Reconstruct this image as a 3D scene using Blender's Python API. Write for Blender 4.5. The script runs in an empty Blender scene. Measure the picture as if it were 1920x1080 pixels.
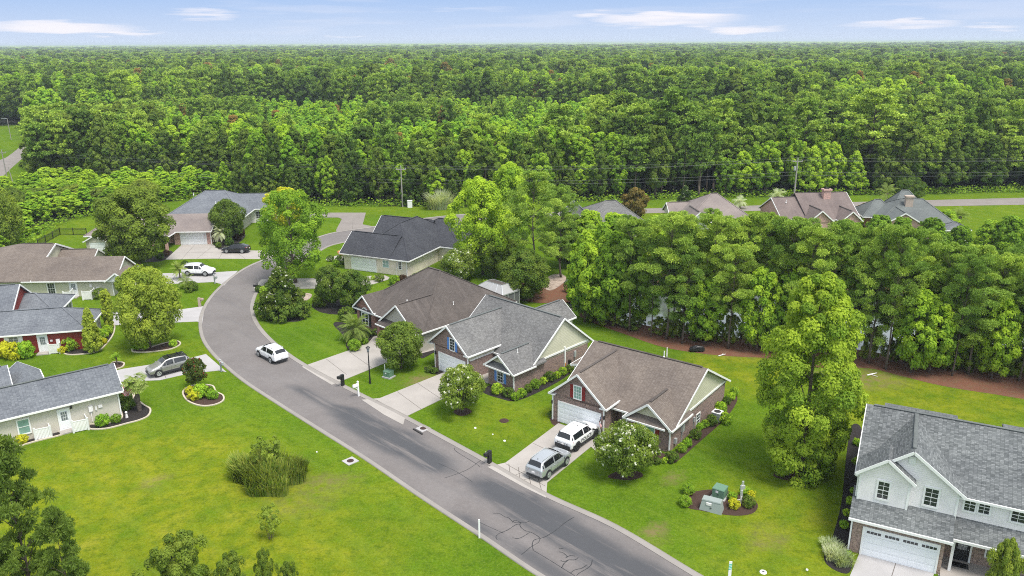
import bpy, math, random
import numpy as np
from mathutils import Vector, Matrix, Quaternion
R = math.radians
random.seed(7); rng = np.random.default_rng(7)
S = bpy.context.scene
COL = S.collection
# ------------------------------------------------------------------ camera
CAM_H = 35.0; FPX = 1470.0; PIT = math.atan((540-78)/FPX); ROLL = 0.0055
def ray(px, py):
    x = (px-960)/FPX; y = (py-540)/FPX
    c, s = math.cos(ROLL), math.sin(ROLL)
    x, y = c*x-s*y, s*x+c*y
    cp, sp = math.cos(PIT), math.sin(PIT)
    return Vector((x, cp-y*sp, -sp-y*cp))
def at(px, py, z=0.0):
    """world point at height z seen at that place of the survey photograph"""
    r = ray(px, py); t = (z-CAM_H)/r.z
    return Vector((r.x*t, r.y*t, z))
def height_at(base, py, px=None):
    """height above base at which a vertical line reaches image row py"""
    lo, hi = 0.0, 60.0
    for _ in range(40):
        m = (lo+hi)/2
        if to_px(Vector((base.x, base.y, m)))[1] > py: lo = m
        else: hi = m
    return lo
def to_px(p):
    cp, sp = math.cos(PIT), math.sin(PIT)
    d = p-Vector((0, 0, CAM_H))
    Z = d.y*cp-d.z*sp; Y = -d.y*sp-d.z*cp
    x, y = d.x/Z, Y/Z
    c, s = math.cos(-ROLL), math.sin(-ROLL)
    x, y = c*x-s*y, s*x+c*y
    return 960+FPX*x, 540+FPX*y, Z
cam_d = bpy.data.cameras.new('camera'); cam = bpy.data.objects.new('camera', cam_d); COL.objects.link(cam)
cam_d.sensor_width = 36.0; cam_d.lens = 36.0*FPX/1920; cam_d.clip_start = 0.5; cam_d.clip_end = 60000
_dn = Vector((0, -math.sin(PIT), -math.cos(PIT))); _x = Vector((1, 0, 0))
_c, _s = math.cos(ROLL), math.sin(ROLL)
_right = _x*_c+_dn*_s; _down = -_x*_s+_dn*_c; _fwd = _right.cross(_down)
M4 = Matrix(((_right.x, -_down.x, -_fwd.x, 0), (_right.y, -_down.y, -_fwd.y, 0), (_right.z, -_down.z, -_fwd.z, CAM_H), (0, 0, 0, 1)))
cam.matrix_world = M4
S.camera = cam
# ------------------------------------------------------------------ light and sky
SUN_EL, SUN_AZ = 66.0, 138.0        # azimuth clockwise from +Y
S.view_settings.view_transform = 'Standard'; S.view_settings.look = 'None'
S.view_settings.exposure = 0.95; S.view_settings.gamma = 1.0
W = bpy.data.worlds.new('World'); S.world = W; W.use_nodes = True
nt = W.node_tree; nt.nodes.clear()
def N(t, typ, **kw):
    n = t.nodes.new(typ)
    for k, v in kw.items():
        if k.startswith('i_'): n.inputs[k[2:].replace('_', ' ')].default_value = v
        else: setattr(n, k, v)
    return n
sky = N(nt, 'ShaderNodeTexSky'); sky.sky_type = 'NISHITA'; sky.sun_disc = False
sky.sun_elevation = R(SUN_EL); sky.sun_rotation = R(SUN_AZ); sky.altitude = 50; sky.air_density = 1.3; sky.dust_density = 0.6; sky.ozone_density = 2.5
bg = N(nt, 'ShaderNodeBackground'); bg.inputs['Strength'].default_value = 0.15
wo = N(nt, 'ShaderNodeOutputWorld')
tc = N(nt, 'ShaderNodeTexCoord')
sepv = N(nt, 'ShaderNodeSeparateXYZ'); nt.links.new(tc.outputs['Generated'], sepv.inputs[0])
mapn = N(nt, 'ShaderNodeMapping'); mapn.inputs['Scale'].default_value = (3.2, 3.2, 46); mapn.inputs['Location'].default_value = (3.3, 1.2, 0.4)
nt.links.new(tc.outputs['Generated'], mapn.inputs[0])
cn = N(nt, 'ShaderNodeTexNoise'); cn.inputs['Scale'].default_value = 1.35; cn.inputs['Detail'].default_value = 7; cn.inputs['Roughness'].default_value = 0.52
nt.links.new(mapn.outputs[0], cn.inputs['Vector'])
cr = N(nt, 'ShaderNodeMapRange', interpolation_type='SMOOTHSTEP'); cr.inputs['From Min'].default_value = 0.50; cr.inputs['From Max'].default_value = 0.64; cr.inputs['To Max'].default_value = 0.9
nt.links.new(cn.outputs['Fac'], cr.inputs['Value'])
# clouds lie low over the horizon
lo = N(nt, 'ShaderNodeMapRange', interpolation_type='SMOOTHSTEP'); lo.inputs['From Min'].default_value = 0.0; lo.inputs['From Max'].default_value = 0.012
nt.links.new(sepv.outputs['Z'], lo.inputs['Value'])
def wm_(op, a, b=0.0, clamp=False):
    n = N(nt, 'ShaderNodeMath', operation=op); n.use_clamp = clamp
    for i, v in enumerate((a, b)):
        if isinstance(v, (int, float)): n.inputs[i].default_value = v
        else: nt.links.new(v, n.inputs[i])
    return n.outputs[0]
az_ = wm_('DIVIDE', sepv.outputs['X'], wm_('MAXIMUM', sepv.outputs['Y'], 0.001))
wrp = N(nt, 'ShaderNodeTexNoise'); wrp.inputs['Scale'].default_value = 5.5; wrp.inputs['Detail'].default_value = 5; nt.links.new(mapn.outputs[0], wrp.inputs['Vector'])
el_ = wm_('ADD', sepv.outputs['Z'], wm_('MULTIPLY', wm_('SUBTRACT', wrp.outputs['Fac'], 0.5), 0.022))
msk = None      # cumulus banks low over the horizon: bearing, height, width, thickness
for (a0, e0, w0, h0, s0) in ((-.545, .017, .115, .0085, 1.), (-.47, .011, .06, .005, .8), (-.373, .031, .055, .007, .75), (.19, .024, .11, .0115, 1.05), (.285, .014, .06, .006, .95), (.47, .016, .09, .0065, 1.), (.58, .012, .045, .004, .9), (-.2, .007, .035, .003, .6), (-.045, .037, .07, .004, .42), (.1, .031, .035, .005, .6), (-.8, .02, .15, .01, 1.), (.8, .03, .12, .012, 1.)):
    d_ = wm_('ADD', wm_('POWER', wm_('DIVIDE', wm_('SUBTRACT', az_, a0), w0), 2), wm_('POWER', wm_('DIVIDE', wm_('SUBTRACT', el_, e0), h0), 2))
    v_ = wm_('MULTIPLY', wm_('SUBTRACT', 1.0, d_, True), s0); msk = v_ if msk is None else wm_('MAXIMUM', msk, v_)
msk = wm_('MULTIPLY', msk, wm_('GREATER_THAN', sepv.outputs['Y'], 0.0))
mk2 = N(nt, 'ShaderNodeMapRange', interpolation_type='SMOOTHSTEP'); mk2.inputs['From Min'].default_value = 0.05; mk2.inputs['From Max'].default_value = 1.0; nt.links.new(wm_('MULTIPLY', msk, wm_('SUBTRACT', wm_('MULTIPLY', cn.outputs['Fac'], 2.2), 0.1)), mk2.inputs['Value'])
cm = N(nt, 'ShaderNodeMath', operation='MAXIMUM'); nt.links.new(mk2.outputs[0], cm.inputs[0]); nt.links.new(wm_('MULTIPLY', wm_('MULTIPLY', cr.outputs[0], lo.outputs[0]), 0.22), cm.inputs[1])
# cloudless blue of the photograph: nishita tinted by height above the horizon
tint = N(nt, 'ShaderNodeValToRGB'); e = tint.color_ramp.elements
e[0].position = 0.0; e[0].color = (0.66, 0.76, 0.94, 1); e[1].position = 0.055; e[1].color = (0.40, 0.58, 0.91, 1)
k = tint.color_ramp.elements.new(0.3); k.color = (0.22, 0.40, 0.74, 1)
nt.links.new(sepv.outputs['Z'], tint.inputs[0])
sc = N(nt, 'ShaderNodeVectorMath', operation='SCALE'); sc.inputs['Scale'].default_value = 1.0/(0.15*2**0.95); nt.links.new(tint.outputs[0], sc.inputs[0])
fz = N(nt, 'ShaderNodeMapRange', interpolation_type='SMOOTHSTEP'); fz.inputs['From Min'].default_value = 0.08; fz.inputs['From Max'].default_value = 0.35; nt.links.new(sepv.outputs['Z'], fz.inputs['Value'])
mul = N(nt, 'ShaderNodeMix', data_type='RGBA'); nt.links.new(fz.outputs[0], mul.inputs['Factor'])
bw = N(nt, 'ShaderNodeRGBToBW'); nt.links.new(sky.outputs[0], bw.inputs[0])
ds = N(nt, 'ShaderNodeMix', data_type='RGBA'); ds.inputs['Factor'].default_value = 0.62; nt.links.new(sky.outputs[0], ds.inputs['A']); nt.links.new(bw.outputs[0], ds.inputs['B'])
wm = N(nt, 'ShaderNodeMix', data_type='RGBA', blend_type='MULTIPLY'); wm.inputs['Factor'].default_value = 1; nt.links.new(ds.outputs['Result'], wm.inputs['A']); wm.inputs['B'].default_value = (1.5, 1.43, 1.28, 1)
nt.links.new(sc.outputs[0], mul.inputs['A']); nt.links.new(wm.outputs['Result'], mul.inputs['B'])
mixc = N(nt, 'ShaderNodeMix', data_type='RGBA'); nt.links.new(cm.outputs[0], mixc.inputs['Factor'])
nt.links.new(mul.outputs['Result'], mixc.inputs['A']); mixc.inputs['B'].default_value = (3.35, 3.28, 3.5, 1)
nt.links.new(mixc.outputs['Result'], bg.inputs['Color']); nt.links.new(bg.outputs[0], wo.inputs['Surface'])
sd = bpy.data.lights.new('sun', 'SUN'); sd.energy = 2.15; sd.angle = R(20); sd.color = (1.0, 0.95, 0.87)
so = bpy.data.objects.new('sun', sd); COL.objects.link(so)
_az, _el = R(SUN_AZ), R(SUN_EL)
sdir = Vector((math.sin(_az)*math.cos(_el), math.cos(_az)*math.cos(_el), math.sin(_el)))
so.rotation_euler = sdir.to_track_quat('Z', 'Y').to_euler()
cy = S.cycles
cy.use_denoising = False; cy.max_bounces = 5; cy.diffuse_bounces = 3; cy.glossy_bounces = 2; cy.transmission_bounces = 3; cy.transparent_max_bounces = 6
cy.volume_bounces = 0; cy.use_adaptive_sampling = False; cy.filter_width = 1.05
# ------------------------------------------------------------------ materials
MATS = {}
def new_mat(name):
    m = bpy.data.materials.new(name); m.use_nodes = True; t = m.node_tree
    b = t.nodes['Principled BSDF']; MATS[name] = m
    return m, t, b
def L(t, a, b): t.links.new(a, b)
def noise(t, vec, scale, detail=3, rough=0.55):
    n = N(t, 'ShaderNodeTexNoise'); n.inputs['Scale'].default_value = scale; n.inputs['Detail'].default_value = detail; n.inputs['Roughness'].default_value = rough
    if vec is not None: L(t, vec, n.inputs['Vector'])
    return n.outputs['Fac']
def ramp(t, fac, pts):
    r = N(t, 'ShaderNodeValToRGB'); el = r.color_ramp.elements
    while len(el) < len(pts): el.new(0.5)
    for e_, (p, c) in zip(el, pts): e_.position = p; e_.color = (*c, 1)
    L(t, fac, r.inputs[0]); return r.outputs[0]
def mixc_(t, f, a, b, bt='MIX'):
    m = N(t, 'ShaderNodeMix', data_type='RGBA', blend_type=bt)
    for s_, v in (('Factor', f), ('A', a), ('B', b)):
        if isinstance(v, (int, float)): m.inputs[s_].default_value = v
        elif isinstance(v, tuple): m.inputs[s_].default_value = (*v, 1) if len(v) == 3 else v
        else: L(t, v, m.inputs[s_])
    return m.outputs['Result']
def mth(t, op, a, b=0.0, clamp=False):
    m = N(t, 'ShaderNodeMath', operation=op); m.use_clamp = clamp
    for i, v in enumerate((a, b)):
        if isinstance(v, (int, float)): m.inputs[i].default_value = v
        else: L(t, v, m.inputs[i])
    return m.outputs[0]
def mrange(t, v, a, b, c=0, d=1):
    m = N(t, 'ShaderNodeMapRange'); L(t, v, m.inputs['Value'])
    for k_, x in zip(('From Min', 'From Max', 'To Min', 'To Max'), (a, b, c, d)): m.inputs[k_].default_value = x
    return m.outputs[0]
def bump(t, b, h, dist=0.02, st=0.5):
    n = N(t, 'ShaderNodeBump'); n.inputs['Distance'].default_value = dist; n.inputs['Strength'].default_value = st
    L(t, h, n.inputs['Height']); L(t, n.outputs[0], b.inputs['Normal'])
def geo(t): return N(t, 'ShaderNodeNewGeometry').outputs['Position']
def uvn(t): return N(t, 'ShaderNodeTexCoord').outputs['UV']
def plain(name, col, rough=0.6, metal=0.0, var=0.08, nscale=3.0, spec=0.4):
    m, t, b = new_mat(name)
    f = noise(t, N(t, 'ShaderNodeTexCoord').outputs['Object'], nscale, 5)
    c = mixc_(t, f, tuple(x*(1-var) for x in col), tuple(min(1, x*(1+var)) for x in col))
    L(t, c, b.inputs['Base Color']); b.inputs['Roughness'].default_value = rough; b.inputs['Metallic'].default_value = metal
    b.inputs['Specular IOR Level'].default_value = spec
    return m
def shingle(name, c1, c2, c3, streak=0.0):
    m, t, b = new_mat(name); uv = uvn(t)
    br = N(t, 'ShaderNodeTexBrick'); L(t, uv, br.inputs['Vector']); br.offset = 0.37; br.offset_frequency = 1; br.squash = 1
    br.inputs['Scale'].default_value = 1; br.inputs['Brick Width'].default_value = 0.26; br.inputs['Row Height'].default_value = 0.125
    br.inputs['Mortar Size'].default_value = 0.006; br.inputs['Mortar'].default_value = (*(x*0.45 for x in c1), 1)
    br.inputs['Color1'].default_value = (*c1, 1); br.inputs['Color2'].default_value = (*c2, 1); br.inputs['Bias'].default_value = 0.0
    n1 = noise(t, uv, 9.0, 4, 0.7)
    c = mixc_(t, mrange(t, n1, 0.45, 0.62), br.outputs['Color'], c3)
    n2 = noise(t, geo(t), 0.35, 4)
    c = mixc_(t, 1.0, c, ramp(t, n2, [(0.3, (0.82, 0.82, 0.83)), (0.7, (1.1, 1.1, 1.08))]), 'MULTIPLY')
    if streak:
        mp = N(t, 'ShaderNodeMapping'); mp.inputs['Scale'].default_value = (1.3, 0.16, 1); L(t, uv, mp.inputs[0])
        n3 = noise(t, mp.outputs[0], 1.0, 5, 0.65)
        c = mixc_(t, mth(t, 'MULTIPLY', mrange(t, n3, 0.5, 0.72), streak), c, tuple(min(1, x*2.2) for x in c1))
    L(t, c, b.inputs['Base Color']); b.inputs['Roughness'].default_value = 0.95; b.inputs['Specular IOR Level'].default_value = 0.15
    bump(t, b, mth(t, 'ADD', br.outputs['Fac'], n1), 0.012, 0.5)
    return m
def brick(name, c1, c2, mortar):
    m, t, b = new_mat(name); uv = uvn(t)
    br = N(t, 'ShaderNodeTexBrick'); L(t, uv, br.inputs['Vector'])
    br.inputs['Scale'].default_value = 1; br.inputs['Brick Width'].default_value = 0.24; br.inputs['Row Height'].default_value = 0.08
    br.inputs['Mortar Size'].default_value = 0.009; br.inputs['Mortar'].default_value = (*mortar, 1)
    br.inputs['Color1'].default_value = (*c1, 1); br.inputs['Color2'].default_value = (*c2, 1)
    n1 = noise(t, uv, 4.5, 4, 0.75)
    c = mixc_(t, mrange(t, n1, 0.42, 0.66), br.outputs['Color'], tuple(min(1, x*1.65+0.03) for x in c1))
    n0 = noise(t, uv, 7.3, 2, 0.6)
    c = mixc_(t, mrange(t, n0, 0.55, 0.7), c, tuple(x*0.5 for x in c2))
    L(t, c, b.inputs['Base Color']); b.inputs['Roughness'].default_value = 0.9
    bump(t, b, br.outputs['Fac'], -0.006, 0.6)
    return m
def siding(name, col, row=0.18):
    m, t, b = new_mat(name); uv = uvn(t)
    sp = N(t, 'ShaderNodeSeparateXYZ'); L(t, uv, sp.inputs[0])
    fr = mth(t, 'FRACT', mth(t, 'DIVIDE', sp.outputs['Y'], row))
    ln = mrange(t, fr, 0.0, 0.13, 0.78, 1.0)
    n1 = noise(t, geo(t), 0.8, 4)
    c = mixc_(t, 1.0, ramp(t, n1, [(0.3, tuple(x*0.93 for x in col)), (0.7, tuple(min(1, x*1.05) for x in col))]), ln, 'MULTIPLY')
    L(t, c, b.inputs['Base Color']); b.inputs['Roughness'].default_value = 0.6
    bump(t, b, fr, 0.012, 0.5)
    return m
def glass(name, col=(0.03, 0.035, 0.04)):
    m, t, b = new_mat(name)
    f = noise(t, geo(t), 1.3, 2)
    L(t, mixc_(t, f, tuple(x*0.6 for x in col), tuple(x*1.5 for x in col)), b.inputs['Base Color'])
    b.inputs['Roughness'].default_value = 0.06; b.inputs['Specular IOR Level'].default_value = 0.7
    return m
shingle('shingle_brown', (0.142, 0.116, 0.100), (0.218, 0.184, 0.162), (0.170, 0.141, 0.124))
shingle('shingle_taupe', (0.22, 0.185, 0.175), (0.26, 0.225, 0.21), (0.24, 0.2, 0.19))
shingle('shingle_umber', (0.085, 0.072, 0.066), (0.125, 0.108, 0.10), (0.10, 0.087, 0.08), 0.35)
shingle('shingle_slate', (0.115, 0.12, 0.13), (0.21, 0.22, 0.235), (0.165, 0.17, 0.175))
shingle('shingle_charcoal', (0.045, 0.047, 0.056), (0.078, 0.08, 0.092), (0.06, 0.062, 0.072))
shingle('shingle_pewter', (0.12, 0.118, 0.116), (0.225, 0.222, 0.22), (0.165, 0.162, 0.16))
shingle('shingle_bluegrey', (0.115, 0.125, 0.145), (0.205, 0.218, 0.24), (0.16, 0.17, 0.188))
shingle('shingle_mix', (0.085, 0.092, 0.096), (0.235, 0.245, 0.25), (0.125, 0.135, 0.137))
shingle('shingle_sage', (0.125, 0.138, 0.136), (0.168, 0.18, 0.177), (0.145, 0.158, 0.155))
shingle('shingle_far', (0.155, 0.122, 0.115), (0.205, 0.165, 0.155), (0.18, 0.145, 0.135), 0.2)
brick('brick_mauve', (0.20, 0.125, 0.105), (0.12, 0.08, 0.075), (0.34, 0.30, 0.27))
brick('brick_red', (0.23, 0.10, 0.075), (0.13, 0.06, 0.05), (0.32, 0.26, 0.23))
brick('brick_tan', (0.26, 0.18, 0.14), (0.17, 0.115, 0.09), (0.36, 0.31, 0.27))
brick('brick_pink', (0.42, 0.25, 0.21), (0.34, 0.2, 0.17), (0.5, 0.42, 0.38))
siding('siding_sage', (0.56, 0.55, 0.42)); siding('siding_cream', (0.58, 0.54, 0.45)); siding('siding_beige', (0.60, 0.56, 0.48))
siding('siding_white', (0.88, 0.84, 0.845), 0.15); siding('siding_red', (0.24, 0.028, 0.022)); siding('siding_greige', (0.44, 0.42, 0.37)); siding('siding_butter', (0.62, 0.60, 0.45))
siding('brick_cream', (0.74, 0.66, 0.56), 0.09)
plain('white_trim', (0.8, 0.8, 0.79), 0.45, var=0.03); plain('white_door', (0.8, 0.82, 0.84), 0.45, var=0.025, nscale=0.8)
plain('black_metal', (0.018, 0.018, 0.02), 0.45); plain('dark_vent', (0.03, 0.028, 0.028), 0.8)
plain('blue_paint', (0.11, 0.26, 0.62), 0.55); plain('red_paint', (0.22, 0.018, 0.02), 0.55); plain('black_paint', (0.02, 0.02, 0.022), 0.5)
plain('grey_metal', (0.42, 0.44, 0.45), 0.45, 0.2); plain('galvanised', (0.55, 0.57, 0.58), 0.4, 0.5); plain('green_box', (0.12, 0.22, 0.15), 0.5, nscale=6); plain('pale_box', (0.27, 0.31, 0.295), 0.5, nscale=5)
plain('pole_wood', (0.30, 0.28, 0.26), 0.9, nscale=2); plain('teal_paint', (0.02, 0.45, 0.33), 0.5); plain('orange_pvc', (0.6, 0.25, 0.06), 0.5)
plain('stone', (0.42, 0.34, 0.28), 0.9, var=0.35, nscale=1.1); plain('edging', (0.50, 0.44, 0.35), 0.9, var=0.15); plain('terracotta', (0.5, 0.2, 0.08), 0.8)
plain('cable_grey', (0.2, 0.205, 0.21), 0.7)
plain('flag_white', (0.75, 0.72, 0.72), 0.8); plain('flag_red', (0.5, 0.03, 0.05), 0.8); plain('flag_blue', (0.02, 0.035, 0.15), 0.8)
plain('screen', (0.12, 0.125, 0.13), 0.6); plain('screen_roof', (0.34, 0.34, 0.34), 0.5)
glass('glass_dark'); glass('glass_green', (0.2, 0.34, 0.3)); glass('glass_grey', (0.16, 0.18, 0.2)); glass('car_glass', (0.012, 0.013, 0.016))
def paint(name, col, metal=0.0, rough=0.28):
    m, t, b = new_mat(name)
    f = noise(t, N(t, 'ShaderNodeTexCoord').outputs['Object'], 2.0, 3)
    L(t, mixc_(t, f, tuple(x*0.93 for x in col), tuple(min(1, x*1.04) for x in col)), b.inputs['Base Color'])
    b.inputs['Metallic'].default_value = metal; b.inputs['Roughness'].default_value = rough
    b.inputs['Coat Weight'].default_value = 0.6; b.inputs['Coat Roughness'].default_value = 0.05
paint('car_white', (0.80, 0.80, 0.82)); paint('car_silver', (0.50, 0.52, 0.54), 0.55, 0.32); paint('car_champagne', (0.34, 0.335, 0.32), 0.5, 0.32); paint('car_black', (0.012, 0.013, 0.016)); paint('car_lamp', (0.35, 0.01, 0.015)); paint('car_headlamp', (0.5, 0.52, 0.55))
plain('tyre', (0.02, 0.02, 0.021), 0.85); plain('car_plastic', (0.025, 0.026, 0.03), 0.6)
# ground materials
def mulch(name, a, b_, c_):
    m, t, b = new_mat(name); p = geo(t)
    n1 = noise(t, p, 14, 4, 0.8); n2 = noise(t, p, 1.3, 3)
    c = mixc_(t, mrange(t, n1, 0.38, 0.64), a, b_); c = mixc_(t, mrange(t, n2, 0.45, 0.7), c, c_)
    L(t, c, b.inputs['Base Color']); b.inputs['Roughness'].default_value = 1; bump(t, b, n1, 0.05, 0.8)
mulch('mulch', (0.03, 0.016, 0.012), (0.085, 0.045, 0.032), (0.055, 0.03, 0.022))
mulch('mulch_dark', (0.008, 0.007, 0.007), (0.035, 0.027, 0.024), (0.018, 0.014, 0.013))
mulch('pine_straw', (0.10, 0.04, 0.022), (0.23, 0.095, 0.052), (0.15, 0.085, 0.045))
mulch('riprap', (0.30, 0.22, 0.17), (0.5, 0.42, 0.36), (0.2, 0.15, 0.12))
def concrete(name, col, joint=3.0):
    m, t, b = new_mat(name); p = geo(t)
    n1 = noise(t, p, 0.35, 5, 0.6); n2 = noise(t, p, 7, 4, 0.7)
    c = ramp(t, n1, [(0.25, tuple(x*0.84 for x in col)), (0.7, tuple(min(1, x*1.07) for x in col))])
    c = mixc_(t, mrange(t, n2, 0.3, 0.8, 0, 0.25), c, tuple(x*0.7 for x in col))
    L(t, c, b.inputs['Base Color']); b.inputs['Roughness'].default_value = 0.9; bump(t, b, n2, 0.01, 0.3)
concrete('concrete', (0.375, 0.345, 0.318)); concrete('concrete_white', (0.40, 0.385, 0.385)); concrete('kerb_concrete', (0.28, 0.256, 0.235)); concrete('concrete_old', (0.235, 0.208, 0.19))
plain('joint_dark', (0.13, 0.112, 0.1), 0.95); plain('crack_seal', (0.030, 0.031, 0.034), 0.7)
# asphalt: warm grey wearing course
m, t, b = new_mat('asphalt'); p = geo(t)
n1 = noise(t, p, 0.22, 5, 0.65); n2 = noise(t, p, 9, 4, 0.8); n3 = noise(t, p, 1.4, 4, 0.7)
c = ramp(t, n1, [(0.25, (0.142, 0.126, 0.122)), (0.5, (0.172, 0.155, 0.150)), (0.75, (0.20, 0.182, 0.177))])
c = mixc_(t, mrange(t, n2, 0.35, 0.7, 0, 0.4), c, (0.10, 0.09, 0.086)); n8 = noise(t, p, 3.0, 5, 0.8); c = mixc_(t, mrange(t, n8, 0.52, 0.72, 0, 0.45), c, (0.115, 0.10, 0.096)); c = mixc_(t, mrange(t, n8, 0.46, 0.3, 0, 0.35), c, (0.25, 0.225, 0.21)); c = mixc_(t, mrange(t, n3, 0.55, 0.8, 0, 0.3), c, (0.23, 0.21, 0.21))
at_ = N(t, 'ShaderNodeAttribute', attribute_name='seal')
mq = N(t, 'ShaderNodeMapping'); mq.inputs['Rotation'].default_value = (0, 0, R(45)); L(t, p, mq.inputs[0])
mp = N(t, 'ShaderNodeMapping'); mp.inputs['Scale'].default_value = (0.09, 1.0, 1)
L(t, mq.outputs[0], mp.inputs[0]); n4 = noise(t, mp.outputs[0], 0.9, 6, 0.6)
sf = mth(t, 'MULTIPLY', at_.outputs['Fac'], mrange(t, n4, 0.34, 0.47), True)
sf = mth(t, 'MULTIPLY', sf, 0.85)
trk = mrange(t, n4, 0.54, 0.7, 0, 0.3)
c = mixc_(t, trk, c, (0.11, 0.105, 0.11))
c = mixc_(t, sf, c, (0.048, 0.052, 0.060))
L(t, c, b.inputs['Base Color']); b.inputs['Roughness'].default_value = 0.92; bump(t, b, n2, 0.01, 0.4)
# grass
m, t, b = new_mat('grass'); p = geo(t)
n1 = noise(t, p, 0.09, 5, 0.6); n2 = noise(t, p, 1.1, 5, 0.7); n3 = noise(t, p, 9.0, 5, 0.8); n5 = noise(t, p, 0.4, 4, 0.6)
mq = N(t, 'ShaderNodeMapping'); mq.inputs['Rotation'].default_value = (0, 0, R(45)); L(t, p, mq.inputs[0])
mp = N(t, 'ShaderNodeMapping'); mp.inputs['Scale'].default_value = (0.12, 1.0, 1); L(t, mq.outputs[0], mp.inputs[0])
n4 = noise(t, mp.outputs[0], 0.9, 3)
green = ramp(t, n1, [(0.3, (0.062, 0.142, 0.006)), (0.5, (0.085, 0.176, 0.008)), (0.72, (0.128, 0.216, 0.011))])
dryc = ramp(t, n5, [(0.3, (0.17, 0.21, 0.009)), (0.55, (0.245, 0.262, 0.012)), (0.78, (0.33, 0.305, 0.035))])
ad = N(t, 'ShaderNodeAttribute', attribute_name='dry')
f = mth(t, 'MULTIPLY', ad.outputs['Fac'], mrange(t, mth(t, 'ADD', mth(t, 'MULTIPLY', n5, 0.6), mth(t, 'MULTIPLY', n2, 0.4)), 0.26, 0.52), True)
c = mixc_(t, f, green, dryc)
c = mixc_(t, mrange(t, n2, 0.46, 0.68, 0, 0.7), c, (0.05, 0.11, 0.008))
n6 = noise(t, p, 3.2, 4, 0.75)
c = mixc_(t, mrange(t, n6, 0.5, 0.7, 0, 0.6), c, (0.06, 0.10, 0.01))
c = mixc_(t, mrange(t, n6, 0.5, 0.28, 0, 0.3), c, (0.25, 0.30, 0.05))
n7 = noise(t, p, 6.0, 3, 0.85)
c = mixc_(t, mrange(t, n7, 0.52, 0.66, 0, 0.45), c, (0.055, 0.095, 0.014))
c = mixc_(t, mrange(t, n7, 0.46, 0.34, 0, 0.3), c, (0.3, 0.33, 0.07))
c = mixc_(t, mrange(t, n4, 0.5, 0.7, 0, 0.22), c, (0.2, 0.27, 0.035))
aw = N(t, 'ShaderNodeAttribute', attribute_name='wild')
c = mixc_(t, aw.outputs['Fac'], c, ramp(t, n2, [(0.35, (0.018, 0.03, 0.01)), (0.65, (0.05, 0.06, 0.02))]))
ab = N(t, 'ShaderNodeAttribute', attribute_name='bare')
c = mixc_(t, mth(t, 'MULTIPLY', ab.outputs['Fac'], mrange(t, n2, 0.35, 0.6), True), c, (0.25, 0.17, 0.1))
c = mixc_(t, mrange(t, n3, 0.25, 0.8, 0, 0.45), c, mixc_(t, 1.0, c, (0.5, 0.55, 0.4), 'MULTIPLY'))
L(t, c, b.inputs['Base Color']); b.inputs['Roughness'].default_value = 1.0; b.inputs['Specular IOR Level'].default_value = 0.0
bump(t, b, mth(t, 'ADD', n3, n2), 0.08, 0.7)
# water
m, t, b = new_mat('pond_water'); b.inputs['Base Color'].default_value = (0.16, 0.18, 0.18, 1); b.inputs['Roughness'].default_value = 0.07; b.inputs['Specular IOR Level'].default_value = 1.0
b.inputs['Metallic'].default_value = 0.35
bump(t, b, noise(t, geo(t), 1.5, 3), 0.02, 0.2)
# foliage
GAIN = {'leaf_broad': (2.5, 1.92, 1.4), 'leaf_dark': (2.6, 2.0, 1.6), 'leaf_pine': (2.65, 2.1, 1.7), 'leaf_olive': (1.5, 1.35, 1.3), 'leaf_rust': (1.5, 1.5, 1.2), 'leaf_magnolia': (1.7, 1.6, 1.1),
        'leaf_young': (1.6, 1.5, 1.4), 'leaf_bright': (1.18, 1.15, 1.3), 'leaf_myrtle': (1.45, 1.06, 1.4), 'leaf_tall': (1.15, 1.15, 1.1)}
def foliage(name, dark, mid, light, trans=0.42, patch=0.012, flower=None):
    gn = GAIN.get(name, (1.1, 1.1, 1.0)); dark, mid, light = (tuple(min(0.62, a*b_) for a, b_ in zip(q, gn)) for q in (dark, mid, light))
    m, t, b = new_mat(name)
    tn = N(t, 'ShaderNodeAttribute', attribute_name='tint'); oi = N(t, 'ShaderNodeObjectInfo')
    n1 = noise(t, oi.outputs['Location'], patch, 2)
    f = mth(t, 'ADD', mth(t, 'MULTIPLY', tn.outputs['Fac'], 0.5), mth(t, 'ADD', mth(t, 'MULTIPLY', oi.outputs['Random'], 0.42), mth(t, 'MULTIPLY', mrange(t, n1, 0.35, 0.65), 0.26)))
    c = ramp(t, f, [(0.12, dark), (0.5, mid), (0.95, light)])
    ft = N(t, 'ShaderNodeAttribute', attribute_name='flower')
    if flower: c = mixc_(t, ft.outputs['Fac'], c, flower)
    L(t, c, b.inputs['Base Color']); b.inputs['Roughness'].default_value = 0.8; b.inputs['Specular IOR Level'].default_value = 0.06
    tr = N(t, 'ShaderNodeBsdfTranslucent'); L(t, mixc_(t, 1.0, c, (1.35, 1.35, 0.6), 'MULTIPLY'), tr.inputs['Color'])
    mx = N(t, 'ShaderNodeMixShader'); mx.inputs[0].default_value = trans
    out = [n for n in t.nodes if n.type == 'OUTPUT_MATERIAL'][0]
    L(t, b.outputs[0], mx.inputs[1]); L(t, tr.outputs[0], mx.inputs[2]); L(t, mx.outputs[0], out.inputs[0])
    return m
foliage('leaf_broad', (0.041, 0.099, 0.014), (0.090, 0.196, 0.026), (0.189, 0.334, 0.038))
foliage('leaf_bright', (0.109, 0.225, 0.020), (0.217, 0.392, 0.029), (0.392, 0.580, 0.043))
foliage('leaf_tall', (0.055, 0.12, 0.018), (0.15, 0.25, 0.03), (0.37, 0.47, 0.05))
foliage('leaf_scrub', (0.06, 0.10, 0.022), (0.15, 0.22, 0.036), (0.29, 0.35, 0.06))
foliage('leaf_cornerpine', (0.06, 0.10, 0.022), (0.14, 0.21, 0.042), (0.25, 0.33, 0.07))
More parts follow.
